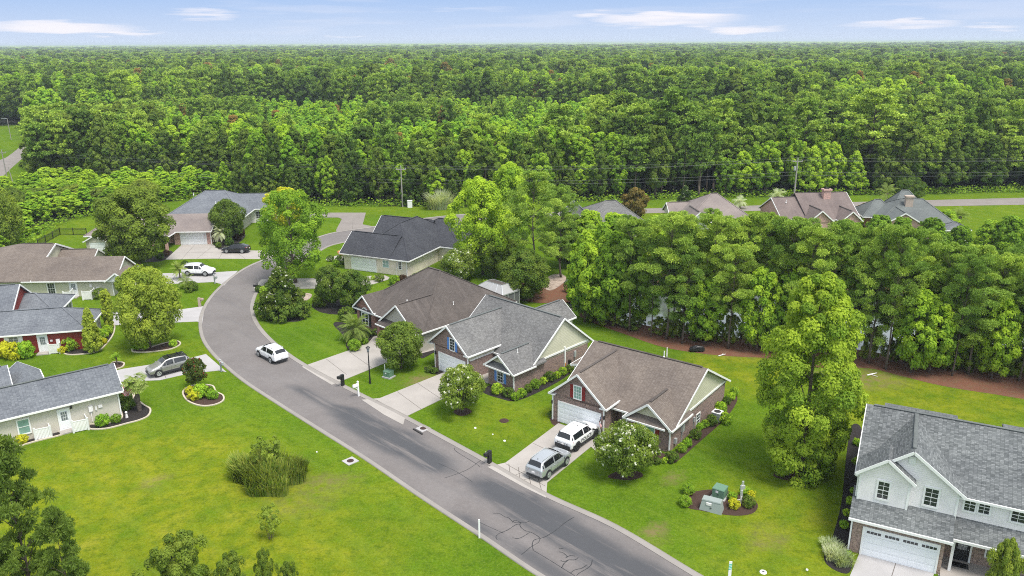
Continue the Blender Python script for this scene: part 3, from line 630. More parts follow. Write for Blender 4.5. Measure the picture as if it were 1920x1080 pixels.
# ------------------------------------------------------------------ houses
class House:
    def __init__(s, name, label, o, ang, roofmat, cat='house', sh=(0, 0)):
        p = at(*o) if len(o) == 2 else Vector(o)
        a = R(ang); s.U = Vector((math.cos(a), math.sin(a), 0)); s.V = Vector((-math.sin(a), math.cos(a), 0))
        p = p+s.U*sh[0]+s.V*sh[1]; s.o = p
        s.root = empty(name, p, a, label, cat); s.roofmat = roofmat
        s.roofs = MB(); s.trim = MB(); s.vent = MB(); s.walls = {}; s.inner = {}
    def g(s, px, py, z=0): d = at(px, py, z)-s.o; return d.dot(s.U), d.dot(s.V)
    def pv(s, px, py, v):
        r = ray(px, py); c = Vector((0, 0, CAM_H)); t_ = (v-(c-s.o).dot(s.V))/r.dot(s.V); q = c+r*t_-s.o; return q.dot(s.U), q.z
    def pu(s, px, py, u):
        r = ray(px, py); c = Vector((0, 0, CAM_H)); t_ = (u-(c-s.o).dot(s.U))/r.dot(s.U); q = c+r*t_-s.o; return q.dot(s.V), q.z
    def w(s, mat): return s.walls.setdefault(mat, MB())
    def wall(s, mat, *b): s.w(mat).box(*b)
    def gable(s, ax, a0, a1, b0, b1, ze, zr, ov=0.3, ends='ab', wmat=None, br=None, th=0.16, vent=True, z1=None, fascia='01'):
        """gable roof: ax 'u' or 'v' ridge axis, a along it, b across; ze eave height (z1: the b1 eave), zr ridge height"""
        m_ = (b0+b1)/2 if br is None else br; z1 = ze if z1 is None else z1
        def q(a, b, z): return (a, b, z) if ax == 'u' else (b, a, z)
        def cc(p): return p if ax == 'u' else p[::-1]
        s.roofs.slab(cc([q(a0, b0, ze), q(a1, b0, ze), q(a1, m_, zr), q(a0, m_, zr)]), th)
        s.roofs.slab(cc([q(a0, m_, zr), q(a1, m_, zr), q(a1, b1, z1), q(a0, b1, z1)]), th)
        for e_, a in (('a', a0), ('b', a1)):
            if e_ not in ends: continue
            sg = -1 if e_ == 'a' else 1
            for bb, zz in ((b0, ze), (b1, z1)):
                s.trim.bar(q(a+sg*0.03, bb, zz-0.11), q(a+sg*0.03, m_, zr-0.11), 0.06, 0.19)
            if wmat:
                k0 = (zr-ze)/(m_-b0); k1 = (zr-z1)/(b1-m_); ai = a-sg*ov
                c0, c1 = b0+0.32, b1-0.32
                lo_ = [q(ai, c0, min(ze, z1)-0.25), q(ai-sg*0.15, c0, min(ze, z1)-0.25), q(ai-sg*0.15, c1, min(ze, z1)-0.25), q(ai, c1, min(ze, z1)-0.25)]
                zA = ze+k0*0.32-th-0.01; zB = z1+k1*0.32-th-0.01
                tri = [q(ai, c0, min(ze, z1)-0.25), q(ai, c0, zA), q(ai, m_, zr-th-0.01), q(ai, c1, zB), q(ai, c1, min(ze, z1)-0.25)]
                tri2 = [q(ai-sg*0.15, *x[1:]) if False else (tuple(np.array(x)-np.array(q(sg*0.15, 0, 0)))) for x in tri]
                W_ = s.w(wmat)
                if (ax == 'u') == (sg > 0): W_.face(tri); W_.face(tri2[::-1])
                else: W_.face(tri[::-1]); W_.face(tri2)
        for kf, bb, zz in (('0', b0, ze), ('1', b1, z1)):
            if kf in fascia:
                sg = -1 if kf == '0' else 1
                s.trim.bar(q(a0, bb+sg*0.05, zz-0.11), q(a1, bb+sg*0.05, zz-0.11), 0.1, 0.16)
        if vent: s.vent.bar(q(a0+0.5, m_, zr+0.03), q(a1-0.5, m_, zr+0.03), 0.24, 0.05)
    def hip(s, u0, u1, v0, v1, ze, ra, rb, zr, th=0.16, fascia=True, cap=True):
        """hip roof with ridge from ra=(u,v) to rb=(u,v)"""
        A, B, C, D = (u0, v0, ze), (u1, v0, ze), (u1, v1, ze), (u0, v1, ze); P_, Q_ = (*ra, zr), (*rb, zr)
        if abs(ra[0]-rb[0]) >= abs(ra[1]-rb[1]): fs = [[A, B, Q_, P_], [B, C, Q_], [C, D, P_, Q_], [D, A, P_]]
        else: fs = [[A, B, P_], [B, C, Q_, P_], [C, D, Q_], [D, A, P_, Q_]]
        for f in fs: s.roofs.slab([p for i, p in enumerate(f) if p not in f[:i]], th)
        if fascia:
            d = 0.05
            for a, b_ in (((u0, v0-d), (u1, v0-d)), ((u1+d, v0), (u1+d, v1)), ((u1, v1+d), (u0, v1+d)), ((u0-d, v1), (u0-d, v0))):
                s.trim.bar((*a, ze-0.11), (*b_, ze-0.11), 0.1, 0.16)
        if cap:
            for c_, r_ in ((A, P_), (D, P_ if fs[3][-1] == P_ and len(fs[3]) == 3 else Q_), (B, Q_ if len(fs[0]) == 4 else P_), (C, Q_)):
                s.caps = getattr(s, 'caps', MB()); s.caps.bar(Vector(c_)+Vector((0, 0, .03)), Vector(r_)+Vector((0, 0, .03)), 0.22, 0.04)
            if (Vector(P_)-Vector(Q_)).length > .3: s.caps.bar(Vector(P_)+Vector((0, 0, .04)), Vector(Q_)+Vector((0, 0, .04)), 0.24, 0.05)
    def frame(s, face):
        return {'F': (Vector((1,0,0)), Vector((0,-1,0))), 'B': (Vector((-1,0,0)), Vector((0,1,0))), 'R': (Vector((0,1,0)), Vector((1,0,0))), 'L': (Vector((0,-1,0)), Vector((-1,0,0)))}[face]
    def obox(s, mb, c, face, x0, x1, z0, z1, d0, d1):
        al, ou = s.frame(face); p = [c+al*x+ou*d for x, d in ((x0, d1), (x1, d1), (x1, d0), (x0, d0))]
        mb.hexa([(q.x, q.y, c.z+z0) for q in p], [(q.x, q.y, c.z+z1) for q in p])
    def window(s, u, v, z, w, h, face='F', sh=None, shw=0.36, gl='glass_dark', cols=2, rows=2, fr=0.09, name='window', label=None):
        """(u,v,z): middle of the window's foot"""
        c = Vector((u, v, z)); f = MB(); hw = w/2
        s.obox(f, c, face, -hw-fr, -hw, -fr, h+fr, 0, 0.07); s.obox(f, c, face, hw, hw+fr, -fr, h+fr, 0, 0.07)
        s.obox(f, c, face, -hw, hw, h, h+fr, 0, 0.07); s.obox(f, c, face, -hw, hw, -fr, 0, 0, 0.09)
        s.obox(f, c, face, -hw, hw, h/2-0.025, h/2+0.025, 0.01, 0.055)
        for k in range(1, cols): x = -hw+w*k/cols; s.obox(f, c, face, x-0.014, x+0.014, 0, h, 0.01, 0.045)
        for k in range(1, rows*2):
            if k*2 == rows*2: continue
            zz = h*k/(rows*2); s.obox(f, c, face, -hw, hw, zz-0.012, zz+0.012, 0.01, 0.043)
        W_ = part(name, f, 'white_trim', s.root)
        if label: W_['label'] = label
        g_ = MB(); s.obox(g_, c, face, -hw, hw, 0, h, 0.0, 0.03); part('pane', g_, gl, W_)
        if sh:
            for sg in (-1, 1):
                m_ = MB(); x = sg*(hw+fr+shw/2+0.02)
                s.obox(m_, c, face, x-shw/2, x+shw/2, -0.05, h+0.05, 0.005, 0.05)
                for k in range(int(h/0.09)): s.obox(m_, c, face, x-shw/2+0.05, x+shw/2-0.05, k*0.09+0.02, k*0.09+0.07, 0.04, 0.062)
                part('shutter', m_, sh, s.root)
        return W_
    def garage(s, u0, u1, v, h=2.13, face='F', win=False, z0=0.02):
        c = Vector(((u0+u1)/2, v, z0)); hw = (u1-u0)/2; m_ = MB()
        n = 4; ph = h/n
        for k in range(n): s.obox(m_, c, face, -hw, hw, k*ph+0.008, (k+1)*ph-0.008, 0.0, 0.05)
        for k in range(n):
            for j in range(8):
                x0 = -hw+2*hw*j/8+0.07; s.obox(m_, c, face, x0, x0+2*hw/8-0.14, k*ph+0.10, (k+1)*ph-0.10, 0.05, 0.062)
        d = part('garage_door', m_, 'white_door', s.root)
        f = MB(); s.obox(f, c, face, -hw-0.12, -hw, 0, h+0.12, 0, 0.09); s.obox(f, c, face, hw, hw+0.12, 0, h+0.12, 0, 0.09); s.obox(f, c, face, -hw, hw, h, h+0.12, 0, 0.09)
        part('door_frame', f, 'white_trim', d)
        if win:
            g_ = MB()
            for j in range(4):
                for q in range(4):
                    x0 = -hw+2*hw*j/4+0.17+q*0.235; s.obox(g_, c, face, x0, x0+0.2, h-0.34, h-0.15, 0.04, 0.072)
            part('window', g_, 'glass_dark', d)
    def door(s, u, v, z, w=0.9, h=2.03, face='F', mat='white_door', gl='glass_grey', gh=0.8, label=None):
        c = Vector((u, v, z)); m_ = MB(); s.obox(m_, c, face, -w/2, w/2, 0, h, 0, 0.06)
        for sx in (-1, 1): s.obox(m_, c, face, sx*w*0.22-w*0.15, sx*w*0.22+w*0.15, 0.15, 0.85, 0.06, 0.075)
        d = part('door', m_, mat, s.root)
        f = MB(); s.obox(f, c, face, -w/2-0.12, -w/2, 0, h+0.12, 0, 0.09); s.obox(f, c, face, w/2, w/2+0.12, 0, h+0.12, 0, 0.09); s.obox(f, c, face, -w/2, w/2, h, h+0.12, 0, 0.09)
        part('door_frame', f, 'white_trim', d)
        if gl:
            g_ = MB(); s.obox(g_, c, face, -w*0.3, w*0.3, h-0.2-gh, h-0.2, 0.02, 0.085); part('pane', g_, gl, d)
            mt = MB()
            for k in (1, 2): s.obox(mt, c, face, -w*0.3+w*0.2*k-0.012, -w*0.3+w*0.2*k+0.012, h-0.2-gh, h-0.2, 0.08, 0.1)
            for k in (1, 2): s.obox(mt, c, face, -w*0.3, w*0.3, h-0.2-gh+gh*k/3-0.012, h-0.2-gh+gh*k/3+0.012, 0.08, 0.1)
            part('muntin', mt, 'white_trim', d)
        k_ = MB(); s.obox(k_, c, face, w*0.36, w*0.42, 0.95, 1.03, 0.06, 0.13); part('handle', k_, 'grey_metal', d)
        return d
    def corner(s, u, v, z0=0.05, z1=2.6, w=0.11, name='downspout'):
        part(name, MB().box(u-w/2, u+w/2, v-w/2, v+w/2, z0, z1), 'white_trim', s.root)
    def band(s, face, u, v, x0, x1, z, h=0.16, d=0.05):
        m_ = MB(); s.obox(m_, Vector((u, v, z)), face, x0, x1, 0, h, 0, d); part('band_board', m_, 'white_trim', s.root)
    def vpipe(s, u, v, z, h=0.45):
        m_ = MB(); m_.tube((u, v, z-0.3), (u, v, z+h), 0.05); m_.tube((u, v, z-0.05), (u, v, z+0.06), 0.13, 0.07); part('vent_pipe', m_, 'white_trim', s.root)
    def done(s):
        for mt, mb in s.walls.items(): part('wall', mb, mt, s.root)
        if s.roofs.f: rf = part('roof', s.roofs, s.roofmat, s.root)
        if s.vent.f: part('ridge_vent', s.vent, s.roofmat if s.roofmat in ('shingle_umber', 'shingle_charcoal') else ('shingle_umber' if s.roofmat in ('shingle_brown', 'shingle_far', 'shingle_taupe') else 'shingle_sage'), rf)
        if getattr(s, 'caps', None): part('hip_cap', s.caps, s.roofmat, rf)
        if s.trim.f: part('fascia', s.trim, 'white_trim', s.root)
def flag(h, u, v, z, du, dv, name='flag', label=None, size=1.0):
    """wall flag on an angled pole; things that hang on the house wall"""
    root = empty(name, h.o+h.U*u+h.V*v+Vector((0, 0, z)), math.atan2(h.U.y, h.U.x), label, 'flag')
    tip = Vector((du, dv, 0.75))*size; part('pole', MB().tube((0, 0, 0), tip, 0.022, 0.018, 6), 'white_trim', root)
    mbs = {'flag_red': MB(), 'flag_white': MB(), 'flag_blue': MB()}
    a = tip*0.98; b_ = tip*0.28; n = 13
    for k in range(n):
        t0, t1 = k/n, (k+1)/n
        for c in range(10):
            def P_(tt, cc):
                q = a.lerp(b_, tt); drop = cc/10*1.25*size
                return (q.x+0.10*math.sin(cc*0.9+tt*2)*size+0.25*cc/10*du*size, q.y+0.07*math.cos(cc*1.1)*size, q.z-drop)
            mt = 'flag_blue' if (c < 4 and k < 7) else ('flag_red' if k % 2 == 0 else 'flag_white')
            mbs[mt].face([P_(t0, c), P_(t0, c+1), P_(t1, c+1), P_(t1, c)])
    me = MB(); order = list(mbs); idxs = []
    for i, mt in enumerate(order):
        base = len(me.v); me.v += mbs[mt].v; me.f += [tuple(base+q for q in f) for f in mbs[mt].f]; idxs += [i]*len(mbs[mt].f)
    m_ = me.mesh('cloth'); o = link('cloth', m_, None, root)
    for mt in order: m_.materials.append(MATS[mt])
    m_.polygons.foreach_set('material_index', idxs)
# ---- brick house with red shutters
h = House('brick_house', 'single storey brick house with brown roof and red shutters, police vehicle parked at its garage', (1257, 846), -37, 'shingle_brown')
h.wall('brick_mauve', -11.9, -0.0, 1.6, 12.0, -0.1, 2.45); h.wall('brick_mauve', -4.15, -0.003, -0.35, 1.7, -0.1, 2.3)
h.wall('brick_mauve', -11.85, -6.3, -1.1, 3.0, -0.1, 2.5); h.wall('siding_sage', -6.6, -6.305, -1.0, 3.2, 2.5, 3.0); h.wall('brick_mauve', -11.85, -6.32, -1.1, -0.9, 2.5, 2.9)
h.gable('u', -12.0, 0.3, 0.25, 12.6, 2.45, 5.85, ov=0.3, ends='ab', wmat='siding_sage', fascia='01', br=6.45)
h.gable('v', -1.45, 6.4, -12.2, -5.92, 2.95, 5.65, ov=0.35, ends='a', wmat='brick_mauve')
h.gable('v', -0.75, 3.6, -4.5, 0.32, 2.4, 4.35, ov=0.5, ends='a', wmat='siding_butter', fascia='01')
h.roofs.slab([(-4.0, -0.85, 2.42), (-0.25, -0.85, 2.42), (-0.55, -0.1, 3.05), (-3.7, -0.1, 3.05)], 0.12); h.trim.bar((-4.0, -0.9, 2.34), (-0.25, -0.9, 2.34), 0.1, 0.14)
h.roofs.slab([(-14.7, 6.3, 2.6), (-8.6, 6.3, 4.2), (-8.6, 9.0, 4.2), (-12.1, 11.0, 3.25), (-14.7, 11.0, 2.6)], 0.15); h.trim.bar((-14.75, 6.3, 2.5), (-14.75, 11.0, 2.5), 0.1, 0.16); h.trim.bar((-14.7, 6.25, 2.5), (-8.8, 6.25, 4.05), 0.06, 0.2)
h.wall('siding_sage', -14.3, -8, 6.6, 10.8, -0.1, 2.5); h.corner(-14.3, 6.55)
h.garage(-11.2, -6.65, -1.1, 2.08)
h.window(-9.15, -1.1, 3.35-0.35, 0.75, 1.25, sh='red_paint', shw=0.34, gl='glass_green', cols=3)
h.window(-2.35, -0.35, 0.75, 1.7, 1.35, sh='red_paint', gl='glass_green', cols=2, rows=1)
h.band('R', 0.0, 0, -0.4, 12.1, 2.42, 0.2); h.corner(0.06, -0.42, z1=2.4); h.corner(-6.25, -1.17, z1=2.9); h.corner(-11.92, -1.15, z1=2.9)
v_, z_ = h.pu(1308, 785, 0); h.window(0.0, v_, z_-0.75, 0.7, 1.25, 'R', gl='glass_dark')
v_, z_ = h.pu(1300, 797, 0); part('utility_box', MB().box(0.0, 0.12, v_-0.15, v_+0.1, 1.0, 1.45), 'grey_metal', h.root); part('conduit', MB().box(0.0, 0.06, v_-0.05, v_, 0.1, 1.0), 'grey_metal', h.root)
v_, z_ = h.pu(1278, 807, 0); part('electric_meter', MB().box(0.0, 0.2, v_-0.2, v_+0.2, 1.1, 1.75).box(0.0, 0.1, v_+0.25, v_+0.45, 1.2, 1.9).box(0.0, 0.08, v_-0.05, v_+0.05, 0.0, 1.1), 'galvanised', h.root)
v_, z_ = h.pu(1265, 820, 0); part('gas_meter', MB().box(0.0, 0.2, v_-0.15, v_+0.15, 0.5, 1.0), 'grey_metal', h.root)
for q_ in ((-12.25, -11.55, -1.45, -1.1, 2.78, 2.9), (-6.6, -5.9, -1.45, -1.1, 2.78, 2.9), (-4.5, -4.1, -0.75, -0.35, 2.2, 2.33), (0.0, 0.3, -0.75, -0.36, 2.2, 2.33)): part('return_trim', MB().box(*q_), 'white_trim', h.root)
h.door(-5.2, 1.6, 0.1, 1.0, 2.05, mat='siding_sage', gl=None); part('porch_slab', MB().box(-6.3, -4.15, -0.5, 1.6, -0.05, 0.12), 'concrete', h.root); h.corner(-4.25, -0.45, z1=2.3, name='porch_post')
h.vpipe(-12.9, 9.5, 3.1); h.vpipe(-4.2, 6.5, 5.9, .6)
for p_ in (-11.95, -6.2): part('wall_lantern', MB().box(p_-0.06, p_+0.06, -1.28, -1.16, 1.75, 2.1), 'black_metal', h.root)
h.done(); H1 = h
flag(h, -6.45, -1.2, 1.6, 0.15, -0.7, label='small striped flag on an angled pole by the garage with the police vehicle', size=0.9)
# ---- brick house with blue shutters
h = House('brick_house', 'single storey brick house with grey roof and light blue shutters', (963.3, 738.1), -44, 'shingle_pewter')
h.wall('brick_mauve', -11.2, 0.0, 3.1, 12.2, -0.1, 2.5); h.wall('brick_mauve', -3.75, -0.003, 0.0, 3.3, -0.1, 2.3)
h.wall('brick_mauve', -10.95, -5.65, -1.2, 3.3, -0.1, 3.0); h.wall('siding_sage', -6.0, -5.62, -1.0, 4.2, 2.35, 3.05)
h.gable('u', -11.9, 0.25, 2.6, 12.9, 2.4, 6.43, ov=0.25, wmat='siding_sage', br=7.75)
h.gable('v', -1.55, 7.6, -11.85, -5.3, 3.12, 5.78, ov=0.35, ends='a', wmat='brick_mauve')
h.gable('v', -0.5, 4.7, -3.95, 0.4, 2.38, 4.0, ov=0.5, ends='a', wmat='siding_butter', fascia='0'); h.trim.bar((0.44, -0.5, 2.27), (0.44, 3.0, 2.27), 0.1, 0.16)
h.roofs.slab([(-3.5, -0.55, 2.42), (-0.1, -0.55, 2.42), (-0.4, 0.02, 2.9), (-3.2, 0.02, 2.9)], 0.12); h.trim.bar((-3.6, -0.6, 2.33), (0.0, -0.6, 2.33), 0.1, 0.14)
h.roofs.slab([(-14.6, 5.6, 2.95), (-9.6, 5.6, 4.4), (-9.6, 10.6, 4.2), (-14.6, 10.6, 2.95)], 0.15); h.trim.bar((-14.65, 5.6, 2.87), (-14.65, 10.6, 2.87), 0.1, 0.16); h.wall('siding_sage', -14.3, -10, 5.9, 10.4, -0.1, 2.8)
h.gable('v', 9, 16.4, -9.7, -5.2, 3.0, 4.75, ov=0.3, ends='b', wmat='siding_sage'); h.wall('siding_sage', -9.4, -5.5, 11, 16.1, -0.1, 3.0)
h.garage(-10.25, -6.1, -1.2, 2.1)
u_, z_ = h.pv(848.5, 655, -1.2); h.window(u_, -1.2, 3.0, 0.72, 1.3, sh='blue_paint', shw=0.33)
u_, z_ = h.pv(938.5, 720, 0.0); h.window(u_, 0.0, 0.75, 0.8, 1.3, sh='blue_paint', shw=0.33)
h.band('R', 0, 0, 0, 12.3, 2.42, 0.2); h.corner(0.05, -0.06, z1=2.35); h.corner(-5.6, -1.25, z1=3.0); h.corner(-11.0, -1.25, z1=3.0, w=0.08); h.corner(0.07, 8.1, z1=2.9, w=0.16); h.band('R', -5.62, 0, -0.9, 2.8, 2.3, 0.16)
part('orange_pipe', MB().tube((0.16, 8.1, 0.1), (0.16, 8.1, 1.0), 0.07), 'orange_pvc', h.root)
for q_ in ((-11.85, -11.2, -1.55, -1.2, 2.92, 3.05), (-6.0, -5.35, -1.55, -1.2, 2.92, 3.05)): part('return_trim', MB().box(*q_), 'white_trim', h.root)
v_, z_ = h.pu(1077, 668, 0); part('electric_meter', MB().box(0, 0.15, v_-.15, v_+.15, 1.2, 1.9).tube((0.08, v_, 0.2), (0.08, v_, 1.2), 0.03), 'grey_metal', h.root); part('gas_meter', MB().box(0, .25, v_-1.1, v_-.8, .7, 1.1), 'black_metal', h.root)
u_, z_ = h.pv(818, 667, -1.2); part('wall_lantern', MB().box(u_-.08, u_+.08, -1.36, -1.24, 1.8, 2.15), 'black_metal', h.root)
h.door(-4.7, 3.1, 0.1, gl=None, mat='white_door'); part('porch_slab', MB().box(-5.65, -3.75, -0.1, 3.1, -0.05, 0.12), 'concrete', h.root)
h.vpipe(-1.35, 2.0, 3.6); h.vpipe(-12.0, 7.2, 3.6); h.done()
# ---- umber-roofed house
h = House('brick_house', 'house with large weathered dark brown hip roof and an arched window', (715, 626.3), -44, 'shingle_umber')
h.hip(-5.3, 8.85, -0.4, 15.4, 2.6, (0.7, 7.5), (3.0, 7.5), 7.3, fascia=True)
h.wall('siding_greige', -4.95, 8.5, 1.3, 15.0, -0.1, 2.6)
h.gable('v', -0.55, 4.6, -5.05, -0.65, 2.75, 4.6, ov=0.35, ends='a', wmat='brick_red', vent=False); h.wall('brick_red', -4.7, -1.0, -0.2, 1.6, -0.1, 2.7)
h.gable('v', -1.6, 4.6, 1.75, 8.87, 2.62, 5.45, ov=0.45, ends='a', wmat='siding_greige', vent=True); h.wall('siding_greige', 2.1, 8.48, -1.15, 1.6, -0.1, 2.6); h.wall('brick_red', 2.1, 8.47, -1.2, -1.14, -0.1, 2.45)
h.roofs.slab([(1.8, -2.1, 2.45), (8.3, -2.1, 2.45), (8.0, -1.1, 3.0), (2.1, -1.1, 3.0)], 0.12); h.trim.bar((1.8, -2.14, 2.36), (8.3, -2.14, 2.36), 0.1, 0.14); h.wall('brick_red', 1.75, 2.3, -1.9, -1.2, -0.1, 2.35)
h.garage(3.2, 7.8, -1.2, 2.1)
c_ = Vector((-2.9, -0.2, 0.55)); f_ = MB()
for x0, x1 in ((-0.75, -0.65), (0.65, 0.75), (-0.04, 0.04)): h.obox(f_, c_, 'F', x0, x1, 0, 1.6, 0, 0.08)
for z0 in (0, 0.8, 1.6): h.obox(f_, c_, 'F', -0.65, 0.65, z0-0.04, z0+0.04, 0, 0.075)
for k in range(12):
    a0, a1 = math.pi*k/12, math.pi*(k+1)/12
    f_.bar((c_.x+0.7*math.cos(a0), -0.26, c_.z+1.6+0.7*math.sin(a0)), (c_.x+0.7*math.cos(a1), -0.26, c_.z+1.6+0.7*math.sin(a1)), 0.1, 0.1)
W_ = part('arched_window', f_, 'white_trim', h.root); g_ = MB(); h.obox(g_, c_, 'F', -0.65, 0.65, 0, 1.6, 0, 0.03)
part('pane', g_, 'glass_dark', W_); g_ = MB(); g_.face([(c_.x+0.66*math.cos(math.pi*k/12), -0.23, c_.z+1.6+0.66*math.sin(math.pi*k/12)) for k in range(13)]); part('arch_pane', g_, 'glass_green', W_)
for sx in (-1, 1): m_ = MB(); h.obox(m_, c_, 'F', sx*0.97-0.18, sx*0.97+0.18, -0.05, 1.7, 0.0, 0.05); part('shutter', m_, 'black_paint', h.root)
h.door(0.4, 1.3, 0.1, 1.0, 2.05, mat='black_paint', gl=None); h.wall('brick_red', -1.0, -0.8, -0.2, 1.3, -0.1, 2.5); h.vpipe(7.0, 6.0, 4.0); h.vpipe(4.0, 1.2, 5.0, .2); h.corner(8.6, -1.3); h.done(); H3 = h
# screened enclosure
p_ = at(956, 572); h = House('screen_enclosure', 'screened patio enclosure with glazed hip top behind the dark brown roof', (p_.x-1.0, p_.y-2.0, 0), -44, 'screen_roof', 'enclosure', sh=(-2.0, 1.0))
h.wall('screen', -2.6, 2.6, -1.6, 1.6, 0, 2.2); fm = MB()
for x in np.linspace(-2.65, 2.65, 6):
    for y in (-1.65, 1.65): fm.box(x-0.05, x+0.05, y-0.05, y+0.05, 0, 2.35)
for y in (-0.6, 0.6):
    for x in (-2.65, 2.65): fm.box(x-0.05, x+0.05, y-0.05, y+0.05, 0, 2.35)
fm.box(-2.7, 2.7, -1.7, -1.6, 2.25, 2.38).box(-2.7, 2.7, 1.6, 1.7, 2.25, 2.38).box(-2.7, -2.6, -1.6, 1.6, 2.25, 2.38).box(2.6, 2.7, -1.6, 1.6, 2.25, 2.38)
lo_, up_ = [(-2.7,-1.7,2.4),(2.7,-1.7,2.4),(2.7,1.7,2.4),(-2.7,1.7,2.4)], [(-1.5,-0.6,3.3),(1.5,-0.6,3.3),(1.5,0.6,3.3),(-1.5,0.6,3.3)]
h.roofs.hexa(lo_, up_)
for k in range(4):
    fm.bar(lo_[k], up_[k], 0.09, 0.09); fm.bar(up_[k], up_[(k+1) % 4], 0.08, 0.08)
for k in range(1, 4):
    t_ = k/4; fm.bar(Vector(lo_[0]).lerp(Vector(lo_[1]), t_), Vector(up_[0]).lerp(Vector(up_[1]), t_), 0.06, 0.08)
part('frame', fm, 'galvanised', h.root); part('flat_top', MB().box(-1.4, 1.4, -0.5, 0.5, 3.31, 3.34), 'shingle_umber', h.root); h.done()
# ---- cream house with charcoal roof
h = House('cream_house', 'cream painted house with charcoal blue hip roof and white garage door', (765, 518.75), -24, 'shingle_charcoal')
h.hip(-10.4, 0.55, -0.5, 18.2, 2.7, (-4.85, 6.4), (-4.85, 11.6), 6.9)
h.gable('u', -12.4, -3.0, -0.5, 7.3, 2.695, 5.5, ov=0.4, ends='a', wmat='brick_cream'); h.gable('u', -13.6, -3.0, 10.2, 18.0, 2.69, 5.9, ov=0.4, ends='a', wmat='brick_cream')
h.hip(-9, 4.6, 9.5, 21.5, 2.685, (-2.8, 15.4), (-1.8, 15.4), 6.0)
h.wall('brick_cream', -11.9, 0.0, 0.0, 17.8, -0.1, 2.65); h.wall('brick_cream', -0.3, 4.1, 10.0, 21.0, -0.1, 2.64)
h.garage(-10.4, -5.8, 0.0, 2.1)
h.window(-3.95, 0, 1.1, 1.05, 1.1, gl='glass_green', cols=2, rows=1); h.window(-1.35, 0, 1.1, 0.5, 1.15, gl='glass_dark'); h.corner(-0.1, -0.07, w=.09); h.corner(-2.0, -0.07, w=.06)
h.vpipe(-5.3, 2.8, 4.6); h.done()
# ---- white and brick two-storey house (right foreground)
h = House('two_storey_house', 'two storey white sided house with brick garage front and blue grey shingles', (1592, 1033), -27.5, 'shingle_mix')
h.wall('brick_tan', 0.0, 5.75, 0.0, 3.0, -0.1, 2.9); h.wall('siding_white', 0.003, 14.0, 1.85, 12.6, 2.6, 5.55); h.wall('brick_tan', 0.006, 14.0, 2.2, 12.5, -0.1, 2.6)
h.wall('siding_white', -0.002, 3.15, 1.0, 3.0, 3.3, 6.0); h.wall('siding_white', 3.1, 6.15, 1.35, 3.0, 3.3, 5.75)
# first-floor skirt roofs
h.roofs.slab([(-0.3, -0.45, 2.98), (6.15, -0.45, 2.98), (6.15, 1.9, 4.25), (-0.3, 1.9, 4.25)], 0.15); h.trim.bar((-0.32, -0.5, 2.88), (6.17, -0.5, 2.88), 0.1, 0.18)
h.roofs.slab([(6.16, 0.4, 2.78), (14.3, 0.4, 2.78), (14.3, 2.0, 3.75), (6.16, 2.0, 3.75)], 0.15); h.trim.bar((6.16, 0.35, 2.68), (14.3, 0.35, 2.68), 0.1, 0.18)
h.wall('siding_white', 6.02, 6.14, -0.3, 2.0, 2.6, 2.95)
h.gable('u', -0.33, 14.3, 1.5, 13.3, 5.45, 8.35, ov=0.3, ends='ab', wmat='siding_white')
h.gable('v', 0.98, 8.0, -0.28, 6.55, 5.72, 8.3, ov=0.36, ends='a', wmat='siding_white', br=3.1, fascia='')
h.gable('v', 0.62, 3.0, -0.3, 3.5, 6.02, 7.5, ov=0.36, ends='a', wmat='siding_white', br=1.62, vent=False, fascia='')
h.gable('u', 1.3, 6.6, 12, 16.2, 3.2, 4.9, ends='', vent=False, br=12.4); h.roofs.slab([(0.9, 12.8, 5.6), (6.4, 12.8, 5.6), (6.4, 16.0, 5.0), (0.9, 16.0, 5.0)], 0.15); h.roofs.slab([(9.6, 12.8, 5.6), (14, 12.8, 5.6), (14, 16.0, 5.0), (9.6, 16.0, 5.0)], 0.15)
h.garage(0.78, 5.4, 0.0, 2.16, win=True)
for (px, py, vv, w_, h_) in ((1656, 919, 1.0, 0.68, 1.3), (1746, 932, 1.35, 0.78, 1.3), (1819, 945, 1.85, 0.62, 1.0), (1846, 950, 1.85, 0.62, 1.0), (1910, 966, 1.85, 0.75, 1.0)):
    u_, z_ = h.pv(px, py, vv); h.window(u_, vv, z_-h_/2, w_, h_, fr=0.13)
u_, z_ = h.pv(1711, 863, 1.34); part('gable_vent', MB().box(u_-0.22, u_+0.22, 1.26, 1.36, z_-0.25, z_+0.3), 'white_trim', h.root)
h.door(7.0, 2.2, 0.15, 0.95, 2.1, mat='black_paint', gl='glass_grey', gh=1.0); h.window(9.2, 2.2, 0.95, 1.5, 1.2, gl='glass_dark', fr=0.1)
for x in (6.3, 9.9, 13.8): part('porch_post', MB().box(x-0.09, x+0.09, 0.55, 0.73, 0, 2.7), 'white_trim', h.root)
for q_ in ((-0.04, 0.1, 0.96, 1.1, 3.4, 6.0), (3.08, 3.22, 0.96, 1.1, 3.4, 6.0), (6.06, 6.2, 1.31, 1.45, 3.4, 5.7), (3.225, 3.3, 1.31, 1.4, 3.4, 5.7)): part('corner_board', MB().box(*q_), 'white_trim', h.root)
h.corner(-0.08, -0.1, z1=2.9); h.corner(-0.1, 1.2, z0=3.6, z1=5.9); part('porch_slab', MB().box(5.76, 12, -0.4, 2.2, -0.05, 0.13), 'concrete', h.root)
part('band_board', MB().box(5.76, 14, 2.14, 2.2, 2.45, 2.6), 'white_trim', h.root)
h.done(); H5 = h
tag(part('doormat', (lambda q: q)(MB().box(-0.5, 0.5, -0.3, 0.3, 0.0, 0.025)), 'black_metal'), 'black doormat at the front door of the white two storey house', 'doormat')
o = bpy.data.objects['doormat']; o.location = h.o+h.U*7.0+h.V*1.55+Vector((0, 0, 0.135)); o.rotation_euler = (0, 0, R(-27.5))
